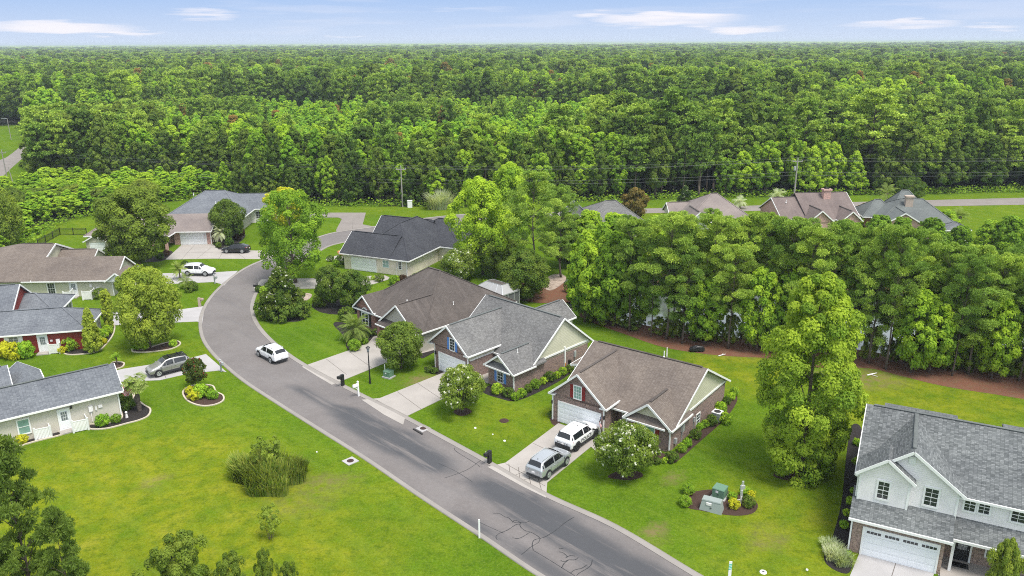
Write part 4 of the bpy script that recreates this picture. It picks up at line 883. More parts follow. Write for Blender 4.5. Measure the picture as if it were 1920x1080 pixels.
# ---- beige sided house (left foreground)
h = House('sided_house', 'beige sided house with blue grey roof, palm tree at its corner', (228.75, 779.5), 37.25, 'shingle_bluegrey')
h.wall('siding_beige', -22, 0.0, 0.0, 4.6, -0.1, 2.75); h.wall('siding_beige', -22, -5.9, 4.5, 8.3, -0.1, 2.5)
h.gable('u', -22.4, 0.4, -0.45, 5.0, 2.8, 4.75, ov=0.4, ends='b', wmat='siding_beige', br=2.3)
h.gable('v', 2.5, 9.2, -8.9, -5.4, 3.3, 4.6, ends='b', ov=0.3, wmat='siding_beige', vent=False); h.gable('u', -22.4, -8.2, 2.0, 9.2, 3.0, 5.7, ends='b', wmat='siding_beige')
h.window(-8.15, 0, 0.75, 0.85, 1.35, gl='glass_green', cols=1, rows=1, fr=0.12); h.door(-4.85, 0, 0.12, 0.85, 2.0, gh=0.85)
h.corner(-0.05, -0.06, z1=2.7)
part('utility_box', MB().box(-2.75, -2.4, -0.18, 0, 1.3, 1.85).box(-2.2, -2.05, -0.12, 0, 1.3, 1.7).box(-1.9, -1.55, -0.12, 0, 1.45, 1.7).box(-2.62, -2.56, -0.08, 0, 0.2, 1.3), 'siding_white', h.root)
part('wall_lantern', MB().box(-4.25, -4.1, -0.2, -0.05, 2.1, 2.35), 'black_metal', h.root); part('step', MB().box(-5.5, -4.2, -0.9, -0.02, -0.05, 0.12), 'concrete', h.root)
h.done(); H6 = h
flag(h, 0.1, 1.6, 2.1, 1.0, -0.1, label='striped flag hanging at the gable of the beige sided house', size=1.15)
# ---- red sided house
h = House('sided_house', 'dark red sided house with blue grey roof and white door', (159.3, 654.1), 13, 'shingle_bluegrey')
h.wall('siding_red', -22, 0.0, 0.0, 6.6, -0.1, 2.5); h.wall('siding_red', -22, -8.6, 6.4, 15, -0.1, 2.5)
h.hip(-22, 0.75, -0.4, 7.2, 2.6, (-18, 3.5), (-2.7, 3.3), 4.4)
h.wall('white_trim', 0.55, 0.62, 3.9, 4.0, 0, 2.5); h.wall('siding_greige', 0.0, 0.3, 3.9, 6.6, -0.1, 2.5)
h.gable('u', -22, -9.0, 4.6, 13.6, 3.2, 6.1, ov=0.3, ends='b', wmat='siding_red', br=9.2)
h.hip(-14, -4.6, 6.8, 14.8, 2.6, (-10.5, 10.8), (-8.0, 10.8), 4.3); h.wall('screen', -13, -5.2, 7.3, 14.3, -0.1, 2.45)
pf = MB()
for y in np.linspace(7.25, 14.3, 6): pf.box(-5.15, -5.03, y-0.06, y+0.06, 0, 2.45)
for x in np.linspace(-9, -5.1, 4): pf.box(x-0.06, x+0.06, 7.12, 7.24, 0, 2.45)
pf.box(-5.15, -5.02, 7.2, 14.3, 0.9, 1.0).box(-5.15, -5.02, 7.2, 14.3, 2.35, 2.5); part('porch_frame', pf, 'white_trim', h.root)
h.window(-7.4, 0, 0.95, 0.95, 1.25, sh='white_trim', shw=0.4, gl='glass_grey'); h.door(-4.35, 0, 0.12, 0.9, 2.0, gh=0.9)
part('utility_box', MB().box(-2.9, -2.5, -0.2, 0, 1.0, 1.55).box(-3.55, -3.3, -0.1, 0, 1.3, 1.5).box(-2.2, -2.05, -0.1, 0, 1.2, 1.4).box(-1.9, -1.75, -0.1, 0, 1.0, 1.25), 'siding_white', h.root)
part('step', MB().box(-5.0, -3.7, -1.0, -0.02, -0.05, 0.12), 'concrete', h.root); h.corner(0.1, 3.8, z1=2.5); h.done(); H7 = h
# ---- sage sided house
h = House('sided_house', 'sage green sided house with long pinkish brown roof', (222.5, 548.75), 2.25, 'shingle_brown', sh=(0, -1.5))
h.wall('siding_sage', -34, 0.0, 0.0, 6.0, -0.1, 2.5); h.wall('siding_sage', -34, -6.3, 5.8, 12.5, -0.1, 2.5)
h.gable('u', -12.5, 0.85, -0.55, 7.2, 2.55, 5.1, ov=0.5, ends='b', wmat='siding_sage', vent=False)
h.roofs.slab([(-30, -.56, 2.57), (-11.2, -.56, 2.57), (-11.2, 7.8, 6.1), (-16.6, 7.8, 6.1)], .16); h.roofs.slab([(-30, 16, 2.57), (-30, -.56, 2.57), (-16.6, 7.8, 6.1)], .16); h.roofs.slab([(-11.2, 16, 2.57), (-30, 16, 2.57), (-16.6, 7.8, 6.1), (-11.2, 7.8, 6.1)], .16)
h.w('siding_sage').face([(-11.5, 0, 2.3), (-11.5, 15.5, 2.3), (-11.5, 7.8, 5.9)]); h.trim.bar((-11.17, -.56, 2.45), (-11.17, 7.8, 5.99), .06, .24); h.trim.bar((-11.17, 7.8, 5.99), (-11.17, 16, 2.45), .06, .24); h.vent.bar((-16.2, 7.8, 6.13), (-11.6, 7.8, 6.13), .24, .05)
h.gable('u', -13, -5.9, 6.0, 13.0, 2.6, 4.7, ov=0.3, ends='b', wmat='siding_sage')
h.window(-8.7, 0, 0.55, 0.95, 1.5, gl='glass_dark', fr=0.13, cols=3); h.door(-5.55, 0, 0.12, 0.95, 2.0, gh=0.85)
part('utility_box', MB().box(-3.2, -2.9, -0.15, 0, 1.4, 1.9).box(-2.3, -1.95, -0.1, 0, 1.2, 1.4), 'siding_white', h.root); h.corner(0.05, -0.05, z1=2.5)
part('step', MB().box(-6.2, -4.9, -1.0, -0.02, -0.05, 0.12), 'concrete', h.root)
h.gable('v', -0.9, 3.5, -0.6, 2.6, 2.5, 3.7, ends='a', ov=0.3, wmat='white_trim', vent=False); h.done(); H8 = h
# ---- brick garage house behind the maple
h = House('brick_house', 'pink brick house with taupe roof and wide driveway behind the maple', (340, 458.75), 2.5, 'shingle_taupe')
h.wall('brick_pink', -1.1, 5.5, 0.0, 7.0, -0.1, 2.5); h.gable('u', -6.5, 5.9, -0.7, 8.6, 2.6, 4.9, ov=0.3, ends='b', wmat='brick_pink', br=4.0, vent=False)
h.garage(0.1, 4.6, 0.0, 2.1); h.wall('brick_pink', -14.0, -1.1, 1.2, 7.2, -0.1, 2.5)
h.gable('v', -4.6, 5.0, -3.6, -0.6, 2.5, 3.7, ov=0.3, ends='a', wmat='white_trim', vent=False); h.wall('brick_pink', -1.15, -0.75, -4.4, -3.95, 0, 2.4); h.wall('brick_pink', -3.4, -3.0, -4.4, -3.95, 0, 2.4)
h.hip(-15.6, -4.5, -3.0, 10, 2.6, (-12.2, 2.0), (-8.0, 2.0), 4.9); h.wall('siding_cream', -15.2, -6, -2.6, 6, -0.1, 2.55)
h.gable('v', -5.6, 0.5, -14.6, -10.6, 2.2, 3.3, ov=.3, ends='a', wmat='siding_cream', vent=False); h.wall('siding_cream', -14.3, -10.9, -5.2, -2.5, -.1, 2.2); h.garage(-13.6, -11.2, -5.2, 2.0)
h.corner(5.5, -0.1, z1=2.5); h.done(); H9 = h
flag(h, 4.4, -0.2, 1.7, 0.2, -0.6, label='small striped flag beside the garage of the pink brick house', size=0.8)
h = House('grey_roof_house', 'house with tall blue grey hip roof in front of the forest edge', (340, 458.75), 2.5, 'shingle_bluegrey', sh=(0, 9.5))
h.wall('siding_greige', -5.5, 8, 0.4, 16, -0.1, 2.9); h.hip(-6.5, 9, 0, 17, 3.0, (-0.8, 9), (3.0, 9), 6.6); h.gable('u', 0, 12.5, 7.5, 16, 3.0, 5.4, ov=.4, ends='b', wmat='white_trim')
h.wall('siding_white', 7, 12, 8, 15.5, -.1, 2.9); h.window(9.5, 8, 1, .9, 1.3); h.vpipe(-2.8, 7.6, 6.0); h.vpipe(2.4, 4.5, 4.8); h.done()
# ---- houses beyond the pond pines
h = House('grey_roof_house', 'pale grey roofed house with white gable, leftmost of the row behind the pines', (12.6, 141.0, 0), 8, 'shingle_pewter')
h.wall('siding_white', 0.5, 12.0, 0.5, 10, -0.1, 2.7); h.hip(0, 12.6, 0, 11.4, 2.8, (6.0, 5.2), (8.0, 5.3), 6.1); h.gable('v', -1.5, 9, -2.2, 3.4, 3.0, 5.6, ends='ab', ov=.3, wmat='white_trim'); h.wall('siding_white', -1.8, 3, -1.1, 6, -.1, 3.0); h.window(5, .5, 1, .9, 1.3); h.window(9, .5, 1, .9, 1.3); h.done()
h = House('taupe_roof_house', 'house with broad taupe hip roof behind the pines', (32.0, 142.5, 0), 5, 'shingle_taupe')
h.wall('siding_cream', 1, 13, 0.5, 11, -0.1, 2.7); h.hip(0.3, 13.8, 0, 13, 2.8, (7.0, 6.4), (8.2, 6.5), 6.9); h.gable('v', -1.6, 5, 0.2, 4.6, 2.9, 5.0, ends='a', ov=.3, wmat='white_trim'); h.wall('siding_white', .6, 5.2, -1.2, 3, -.1, 2.8); h.gable('u', -1.0, 5, 6, 11.5, 2.9, 4.9, ends='a', ov=.3, wmat='siding_cream'); h.window(8, .5, 1, .9, 1.3); h.done()
h = House('pink_brick_house', 'pink brick house with brown roof and pink chimney behind the pines', (50.8, 141.5, 0), 5, 'shingle_far')
h.wall('brick_pink', 0, 13.8, 1, 12.5, -0.1, 3.0); h.gable('u', -0.5, 8, 1.2, 12.5, 3.2, 6.3, ov=.3, ends='a', wmat='brick_pink'); h.gable('u', 4.2, 14.5, 0.5, 13.8, 3.1, 7.0, ov=.4, ends='b', wmat='brick_pink')
h.gable('v', -1.2, 6, 3.6, 8.4, 3.2, 5.2, ov=.3, ends='a', wmat='brick_pink'); h.gable('v', -1.5, 6, 9.6, 13.8, 3.2, 5.0, ov=.3, ends='a', wmat='brick_pink'); h.wall('brick_pink', 3.9, 8.1, -.8, 2, -.1, 3.1); h.wall('brick_pink', 9.9, 13.5, -1.1, 2, -.1, 3.1)
ch = part('chimney', MB().box(9.2, 10.6, 5.4, 6.4, 4.5, 7.6).box(9.05, 10.75, 5.25, 6.55, 7.6, 7.9), 'brick_pink', h.root); part('chimney_pot', MB().box(9.5, 10.3, 5.6, 6.2, 7.9, 8.05), 'dark_vent', ch)
h.window(5.8, -.8, 1, 1.0, 1.4); h.window(13, -1.1, 1, 1.0, 1.4); h.vpipe(1.8, 5.2, 5.6); h.done()
h = House('sage_roof_house', 'house with dark green grey roof and pale stone chimney behind the pines', (67.8, 140.5, 0), -9, 'shingle_sage')
h.wall('brick_pink', 0, 12.3, 1, 11, -0.1, 2.9); h.hip(-0.5, 13.0, 0, 12.5, 3.0, (5.0, 6.4), (8.6, 6.4), 6.4); h.gable('v', -1.5, 9, -0.3, 7.2, 2.95, 5.2, ov=.3, ends='a', wmat='brick_pink'); h.wall('brick_pink', .3, 6.6, -1.1, 2, -.1, 2.9); h.hip(-2.0, 5.0, 5, 13, 3.0, (1.0, 9.2), (2.0, 9.2), 5.6); h.hip(3.0, 11, 6, 15, 2.98, (6.2, 11), (7.4, 11), 7.2)
ch = part('chimney', MB().box(5.0, 6.3, 4.2, 5.1, 4.0, 7.0).box(4.85, 6.45, 4.05, 5.25, 7.0, 7.25), 'stone', h.root); h.window(4, -1.1, 1, .9, 1.3); h.done()
# gazebo
p_ = at(1783, 458); h = House('gazebo', 'small white post gazebo with slate top on the right lawn', (p_.x, p_.y, 0), 0, 'shingle_slate', 'gazebo')
h.hip(-2.3, 2.3, -1.6, 1.6, 3.0, (-0.2, 0), (0.2, 0), 4.1)
for x in (-2, 2):
    for y in (-1.3, 1.3): part('post', MB().box(x-.12, x+.12, y-.12, y+.12, 0, 2.95), 'white_trim', h.root)
part('rail', MB().box(-2, 2, -1.33, -1.27, .8, .9).box(-2.03, -1.97, -1.3, 1.3, .8, .9).box(1.97, 2.03, -1.3, 1.3, .8, .9), 'white_trim', h.root); h.done()
# ------------------------------------------------------------------ vegetation
def leaf_mesh(name, C, D, size, tint, aspect, flower=None, needle=False, seed=0):
    r = np.random.default_rng(seed); n = len(C); D = D/np.maximum(np.linalg.norm(D, axis=1, keepdims=True), 1e-6)
    q = r.normal(size=(n, 3))
    if needle: T = D+0.25*q; T /= np.linalg.norm(T, axis=1, keepdims=True); B = np.cross(T, q); B /= np.linalg.norm(B, axis=1, keepdims=True)
    else: T = np.cross(D, q); T /= np.linalg.norm(T, axis=1, keepdims=True); B = np.cross(D, T)
    s = size*r.uniform(0.55, 1.5, n)[:, None]; a = s*aspect/2; b = s/2
    bend = D*s*0.12 if not needle else 0
    V = np.stack([C-T*a, C-B*b+bend+T*a*0.15, C+T*a, C+B*b+bend+T*a*0.15], 1).reshape(-1, 3)
    F = np.arange(4*n).reshape(n, 4)
    me = np_mesh(name, V, F)
    for nm, arr in (('tint', tint), ('flower', flower if flower is not None else np.zeros(n))):
        at_ = me.attributes.new(nm, 'FLOAT', 'FACE'); at_.data.foreach_set('value', np.asarray(arr, np.float32))
    return me
def sph(r, n):
    d = r.normal(size=(n, 3)); return d/np.linalg.norm(d, axis=1, keepdims=True)
def crown_pts(kind, H, Rr, seed, n, base=0.2, K=70, rc=0.24, lop=0.18):
    r = np.random.default_rng(seed); hb = H*base; Hc = H-hb
    if kind in ('broad', 'cone', 'round', 'column', 'vase'):
        t = (np.arange(K)+r.uniform(0, 1, K))/K
        t = t**0.9
        ph = np.arange(K)*2.39996+r.uniform(-.5, .5, K)
        if kind == 'broad': pr = np.sin(np.pi*np.clip(t*0.86+0.10, 0, 1))**0.62
        elif kind == 'round': pr = np.sqrt(np.clip(1-(2*t-1)**2, 0.02, 1))
        elif kind == 'cone': pr = np.clip((1-t)**0.72*1.02, 0.05, 1)*np.clip(0.55+t*4, 0, 1)
        elif kind == 'column': pr = np.clip(np.sin(np.pi*np.clip(t*0.9+0.06, 0, 1))**0.5, 0.1, 1)
        else: pr = np.clip(0.35+0.75*np.sin(np.pi*np.clip(t*0.8+.12, 0, 1)), 0.2, 1)
        l1, l2, l3 = r.uniform(0, 6.28, 3)
        lobe = 1+lop*(np.sin(2*ph+l1)+0.8*np.sin(3*ph+l2+t*5)+0.6*np.sin(5*t*3+l3))
        rad = Rr*pr*lobe*np.where(r.uniform(size=K) < 0.78, r.uniform(0.72, 0.98, K), r.uniform(0.2, 0.6, K))
        c = np.stack([rad*np.cos(ph), rad*np.sin(ph), hb+Hc*(0.06+0.9*t)], 1)
        R_ = Rr*rc*r.uniform(0.65, 1.35, K)*(0.75+0.4*pr); fl = 0.72
        m_ = max(1, n//K); ct = r.uniform(0, 1, K)
        ci = np.repeat(np.arange(K), m_); d = sph(r, len(ci)); out = c.copy(); out[:, 2] = (c[:, 2]-hb-Hc*0.3)*0.7; out /= np.maximum(np.linalg.norm(out, axis=1, keepdims=True), 1e-3)
        d = d+out[ci]*0.55+np.array([0, 0, 0.25]); d /= np.linalg.norm(d, axis=1, keepdims=True)
        P_ = c[ci]+d*R_[ci][:, None]*r.uniform(0.55, 1.08, len(ci))[:, None]*np.array([1, 1, fl])
        P_[:, 2] = np.maximum(P_[:, 2], 0.05)
        D = d*0.9+sph(r, len(ci))*0.55+np.array([0, 0, 0.25])
        return P_, D, np.clip(ct[ci]*0.75+r.uniform(0, 0.3, len(ci)), 0, 1), c
    # pines: whorls of branches ending in needle tufts
    lev = max(7, int(Hc/min(1.25, 0.075*H))); cs, rs = [], []
    for i in range(lev):
        t = (i+r.uniform(0, .6))/lev; z = hb+Hc*t
        if kind == 'pine': Lr = Rr*(np.sin(np.pi*np.clip(0.22+t*0.72, 0, 1))**0.8)*r.uniform(0.75, 1.1)
        else: Lr = Rr*(1-t)**0.85+0.25
        nb = r.integers(3, 7)
        for k in range(nb):
            a = 6.283*k/nb+r.uniform(-.5, .5)+i*1.1; Lb = Lr*r.uniform(0.5, 1.2)
            for q, sc in ((1.0, 1.0), (0.72, 0.85), (0.45, .7)):
                if q < 0.9 and r.uniform() < 0.25: continue
                a2 = a+r.uniform(-.25, .25); cs.append((Lb*q*math.cos(a2), Lb*q*math.sin(a2), z+Lb*q*0.22+r.uniform(-.3, .3))); rs.append(sc)
    cs.append((0, 0, H*0.985)); rs.append(0.8); c = np.array(cs); K = len(c)
    R_ = np.array(rs)*((0.125*Rr+0.2) if kind == 'pine' else 0.42)*r.uniform(.75, 1.25, K); m_ = max(1, n//K); ct = r.uniform(0, 1, K); ci = np.repeat(np.arange(K), m_)
    d = sph(r, len(ci))+np.array([0, 0, 0.35]); d /= np.linalg.norm(d, axis=1, keepdims=True)
    P_ = c[ci]+d*R_[ci][:, None]*r.uniform(0.35, 1.0, len(ci))[:, None]*np.array([1.1, 1.1, 0.72])
    return P_, d+sph(r, len(ci))*0.45, np.clip(ct[ci]*0.75+r.uniform(0, 0.3, len(ci)), 0, 1), c
def trunk_mesh(H, r0, seed, clumps, base, stems=1, limbs=12, up=0.85):
    r = np.random.default_rng(seed+5); mb = MB(); mb.smooth = True
    for s_ in range(stems):
        a = 6.28*s_/stems+r.uniform(0, 1); ox, oy = (0, 0) if stems == 1 else (math.cos(a), math.sin(a))
        pts = []
        for k in range(6):
            t = k/5; w_ = H*0.012 if stems == 1 else H*0.13
            pts.append((ox*(0.12+w_*t*1.3)+r.uniform(-1, 1)*H*0.008, oy*(0.12+w_*t*1.3)+r.uniform(-1, 1)*H*0.008, -0.1+H*up*t))
        for k in range(5): mb.tube(pts[k], pts[k+1], r0*(1-k/5.6)*(1.25 if k == 0 else 1), r0*(1-(k+1)/5.6), 7, caps=(k in (0, 4)))
        if len(clumps):
            for j in r.choice(len(clumps), min(limbs//stems, len(clumps)), replace=False):
                c = clumps[j]; z = max(H*base*0.75, c[2]-np.hypot(c[0], c[1])*0.55); t = np.clip(z/(H*up), 0.05, 0.95)
                p0 = Vector(pts[0]).lerp(Vector(pts[5]), t); mid = p0.lerp(Vector(c), 0.5)+Vector((0, 0, 0.12*H*0.1))
                q = r0*0.42*(1-t*0.6); mb.tube(p0, mid, q, q*0.6, 5, False); mb.tube(mid, c, q*0.6, q*0.2, 5, False)
    return mb.mesh('trunk')
PROTO = {}
def fitp(P_, c, H, Rr):
    q = np.percentile(np.linalg.norm(P_[:, :2], axis=1), 97.5); zt = P_[:, 2].max(); f = np.array([Rr/q, Rr/q, H/zt])
    return P_*f, c*f
def proto(key, kind, H, Rr, n, leaf, size, base=0.2, aspect=1.5, K=70, rc=0.24, stems=1, r0=None, flower=0.0, needle=None, limbs=12, lop=0.18, seed=None):
    seed = abs(hash_(key)) if seed is None else seed
    P_, D, T, c = crown_pts(kind, H, Rr, seed, n, base, K, rc, lop); P_, c = fitp(P_, c, H, Rr)
    fl = None
    if flower:
        r = np.random.default_rng(seed+9); k = max(6, int(len(P_)*0.016)); cen = P_[r.choice(len(P_), k)]; fl = np.zeros(len(P_))
        outm = np.linalg.norm(P_[:, :2], axis=1)/Rr+P_[:, 2]/H > 0.95
        for c_ in cen: fl[(np.linalg.norm(P_-c_, axis=1) < Rr*0.05) & outm] = 1
        fl[r.uniform(size=len(P_)) > flower*1.0+0.55] *= 0.0
    nd = needle if needle is not None else (kind in ('pine', 'fir'))
    me = leaf_mesh('crown', P_, D, size, T, aspect, fl, nd, seed); me.materials.append(MATS[leaf])
    tm = trunk_mesh(H, r0 or H*0.017, seed, c, base, stems, limbs); tm.materials.append(MATS['bark'])
    PROTO[key] = (me, tm, H, Rr); return key
def hash_(s):
    h_ = 7
    for ch in s: h_ = (h_*31+ord(ch)) % 99991
    return h_
def tree(name, key, loc, label, cat='tree', group=None, h=None, w=None, rz=None, trunk=True):
    cm, tm, H, Rr = PROTO[key]
    root = empty(name, (loc[0], loc[1], 0), random.uniform(0, 6.28) if rz is None else rz, label, cat, group)
    sz = (h/H) if h else 1; sx = (w/(2*Rr)) if w else sz; root.scale = (sx, sx, sz)
    c = bpy.data.objects.new('crown', cm); COL.objects.link(c); c.parent = root
    if trunk: t_ = bpy.data.objects.new('trunk', tm); COL.objects.link(t_); t_.parent = root
    return root
def px_tree(name, key, base, top, width, label, cat='tree', group=None, **kw):
    """tree whose foot, top row and crown width were measured on the survey photograph"""
    b = at(*base); h = height_at(b, top); z = to_px(Vector((b.x, b.y, h*0.6)))[2]
    return tree(name, key, b, label, cat, group, h=h, w=0.93*width*z/FPX, **kw)
# prototypes: near garden trees
proto('bigbright', 'broad', 20, 5.4, 82000, 'leaf_tall', 0.19, -0.07, 1.3, 190, 0.19, r0=0.34, lop=0.09)
proto('myrtle_white', 'round', 4.6, 2.8, 18700, 'leaf_myrtle', 0.122, 0.16, 1.5, 80, 0.27, stems=4, r0=0.07, flower=0.6, lop=0.08)
proto('myrtle_white_b', 'round', 4.6, 2.6, 13600, 'leaf_myrtle', 0.126, 0.2, 1.6, 60, 0.27, stems=4, r0=0.06, flower=0.7, lop=0.12)
proto('green_round', 'round', 5, 3, 19800, 'leaf_myrtle', 0.133, 0.12, 1.5, 80, 0.25, stems=3, r0=0.07, lop=0.14)
proto('magnolia', 'cone', 8, 3, 20400, 'leaf_magnolia', 0.187, 0.02, 1.5, 90, 0.28, flower=0.2)
proto('elm', 'vase', 15, 6, 21000, 'leaf_broad', 0.203, 0.08, 1.5, 130, 0.17, r0=0.26, limbs=40, lop=0.2)
proto('elm_dense', 'broad', 13, 5, 33000, 'leaf_broad', 0.198, 0.08, 1.5, 120, 0.23, r0=0.22, limbs=30)
proto('maple', 'round', 12, 5, 41600, 'leaf_olive', 0.185, 0.06, 1.9, 140, 0.2, r0=0.2, limbs=30, lop=0.08)
proto('willowy', 'broad', 9, 4.4, 34000, 'leaf_olive', 0.144, 0.08, 2.2, 110, 0.24, stems=2, r0=0.1, limbs=30, lop=0.12)
proto('yellow', 'round', 9, 4, 9000, 'leaf_yellow', 0.26, 0.2, 1.4, 70, 0.26)
proto('darkmyrtle', 'round', 6, 3, 16000, 'leaf_dark', 0.148, 0.1, 1.6, 80, 0.26, stems=3, r0=0.07)
proto('oakdark', 'round', 10, 5, 27000, 'leaf_dark', 0.198, 0.06, 1.5, 110, 0.24)
proto('redmyrtle', 'round', 3.6, 2, 6500, 'leaf_redmyrtle', 0.14, 0.25, 1.5, 55, 0.26, stems=3, r0=0.05, flower=0.6)
proto('pinkmyrtle', 'round', 5, 3, 13600, 'leaf_myrtle', 0.133, 0.1, 1.5, 70, 0.26, stems=4, r0=0.06, flower=0.3)
proto('arborvitae', 'cone', 5, 1.1, 9000, 'leaf_olive', 0.13, 0.0, 2.0, 120, 0.3, lop=0.04)
proto('cedar_loose', 'column', 5, 1.0, 6500, 'leaf_olive', 0.14, 0.0, 2.0, 100, 0.3, lop=0.1)
proto('rusty', 'round', 6, 3, 6500, 'leaf_rust', 0.26, 0.1, 1.5, 60, 0.26)
proto('sapling', 'vase', 2.6, 0.9, 900, 'leaf_olive', 0.10, 0.3, 2.4, 24, 0.25, stems=6, r0=0.02)
for i in range(4): proto('pondpine%d' % i, 'pine', 16, 3.6+0.3*(i % 2), 42000, 'leaf_pine', 0.066, 0.16+0.08*i, 3.2, 0, 0, r0=0.15, limbs=40)
for i in range(2): proto('frontpine%d' % i, 'fir', 9, 3.2, 30000, 'leaf_cornerpine', 0.06, 0.03, 4.4, 0, 0, r0=0.1, limbs=60)
for i in range(2): proto('pondbroad%d' % i, 'broad', 12, 3.8, 12000, 'leaf_broad', 0.28, 0.08, 1.5, 90, 0.25)
# bushes
for i in range(3): proto('bush%d' % i, 'round', 1.1, 0.75, 1500, 'leaf_dark' if i == 0 else 'leaf_broad', 0.085, 0.0, 1.5, 34, 0.34, stems=1, r0=0.02, limbs=3, lop=0.05)
proto('ballbush', 'round', 1.3, 0.85, 4200, 'leaf_broad', 0.07, 0.0, 1.4, 60, 0.3, r0=0.02, limbs=3, lop=0.01)
proto('limebush', 'round', 1.1, 0.8, 1500, 'leaf_bright', 0.09, 0.0, 1.6, 34, 0.34, r0=0.02, limbs=3)
proto('yellowbush', 'round', 1.1, 0.8, 1500, 'leaf_yellow', 0.09, 0.0, 1.6, 34, 0.34, r0=0.02, limbs=3)
proto('purplebush', 'round', 1.1, 0.8, 1300, 'leaf_purple', 0.09, 0.0, 1.5, 34, 0.34, r0=0.02, limbs=3)
proto('scrub', 'broad', 4.5, 3.0, 16200, 'leaf_scrub', 0.105, 0.0, 1.7, 60, 0.2, stems=4, r0=0.04, limbs=40, lop=0.34)
# forest prototypes
for i in range(2): proto('bigpine%d' % i, 'pine', 22, 5.4, 17000, 'leaf_pine', 0.24, 0.28, 2.4, 0, 0, limbs=30)
for i in range(3): proto('f_broad%d' % i, ('broad', 'round', 'cone')[i], 16, 4.6, 7600, 'leaf_broad', 0.42, 0.12, 1.4, 85, 0.21, limbs=5, lop=0.26)
for i in range(2): proto('f_dark%d' % i, ('broad', 'cone')[i], 16, 4.4, 7200, 'leaf_dark', 0.42, 0.10, 1.4, 85, 0.21, limbs=5, lop=0.26)
for i in range(3): proto('f_pine%d' % i, 'pine', 19, 4.4, 9000, 'leaf_pine', 0.25, 0.30+0.06*i, 2.4, 0, 0, limbs=8)
for i in range(3): proto('f_young%d' % i, 'cone', 11, 2.7, 5200, 'leaf_young', 0.34, 0.05, 1.5, 64, 0.25, limbs=3, lop=0.12)
for i in range(2): proto('f_bright%d' % i, ('column', 'cone')[i], 13, 3.1, 5600, 'leaf_bright', 0.36, 0.08, 1.4, 64, 0.24, limbs=4, lop=0.2)
proto('f_rust0', 'round', 15, 3.6, 3200, 'leaf_rust', 0.34, 0.12, 1.4, 60, 0.2, limbs=14, lop=0.26)
# ---- palms and grasses
def frond_plant(name, loc, label, cat, mat, nf=34, L_=1.6, h=1.2, droop=0.9, rad=0.16, wid=0.5, fan=False, trunk=True, leaflets=16, seed=1, group=None):
    r = np.random.default_rng(seed); root = empty(name, (loc[0], loc[1], 0), 0, label, cat, group)
    V, F = [], []
    def quad(a, b_, c, d): i = len(V); V.extend([tuple(a), tuple(b_), tuple(c), tuple(d)]); F.append((i, i+1, i+2, i+3))
    for k in range(nf):
        a = r.uniform(0, 6.28); el = r.uniform(-0.35, 1.35); d = Vector((math.cos(a)*math.cos(el), math.sin(a)*math.cos(el), math.sin(el))); p = Vector((0, 0, h)); side = Vector((-math.sin(a), math.cos(a), 0))
        LL = L_*r.uniform(0.75, 1.1); n = 8; pts = [p.copy()]
        for j in range(n): d = (d+Vector((0, 0, -droop*0.16*(j+1)/n*1.5))).normalized(); p = p+d*LL/n; pts.append(p.copy())
        if fan:
            c0 = pts[4]
            for q in range(11):
                an = -1.15+2.3*q/10; dd = (d*math.cos(an)+side*math.sin(an)+Vector((0, 0, -0.25*abs(an)))).normalized(); e_ = c0+dd*LL*0.55; w_ = dd.cross(Vector((0, 0, 1))).normalized()*LL*0.035
                quad(c0-w_*.4, c0+w_*.4, e_+w_, e_-w_)
            quad(pts[0]-side*.02, pts[0]+side*.02, c0+side*.02, c0-side*.02)
        else:
            for j in range(n): quad(pts[j]-side*0.02, pts[j]+side*0.02, pts[j+1]+side*0.02, pts[j+1]-side*0.02)
            for q in range(leaflets):
                t = 0.18+0.8*q/leaflets; jj = min(n-1, int(t*n)); c0 = pts[jj].lerp(pts[jj+1], t*n-jj); dd = (pts[jj+1]-pts[jj]).normalized(); ln = wid*math.sin(math.pi*min(1, t*0.8+0.15))
                for sg in (-1, 1):
                    e_ = c0+(side*sg*0.8+dd*0.5+Vector((0, 0, -0.35))).normalized()*ln; w_ = dd*0.035
                    quad(c0-w_, c0+w_, e_+w_*.3, e_-w_*.3)
    me = np_mesh('fronds', np.array(V), np.array(F)); a_ = me.attributes.new('tint', 'FLOAT', 'FACE'); a_.data.foreach_set('value', r.uniform(0, 1, len(F)).astype(np.float32))
    link('crown', me, mat, root)
    if trunk and h > 0.3:
        mb = MB(); mb.smooth = True
        for k in range(8): z0, z1 = h*k/8, h*(k+1)/8; mb.tube((0, 0, z0), (0, 0, z1+0.02), rad*(1.15 if k % 2 else 1.0), rad*1.12, 9, k == 7)
        part('trunk', mb, 'bark', root)
    return root
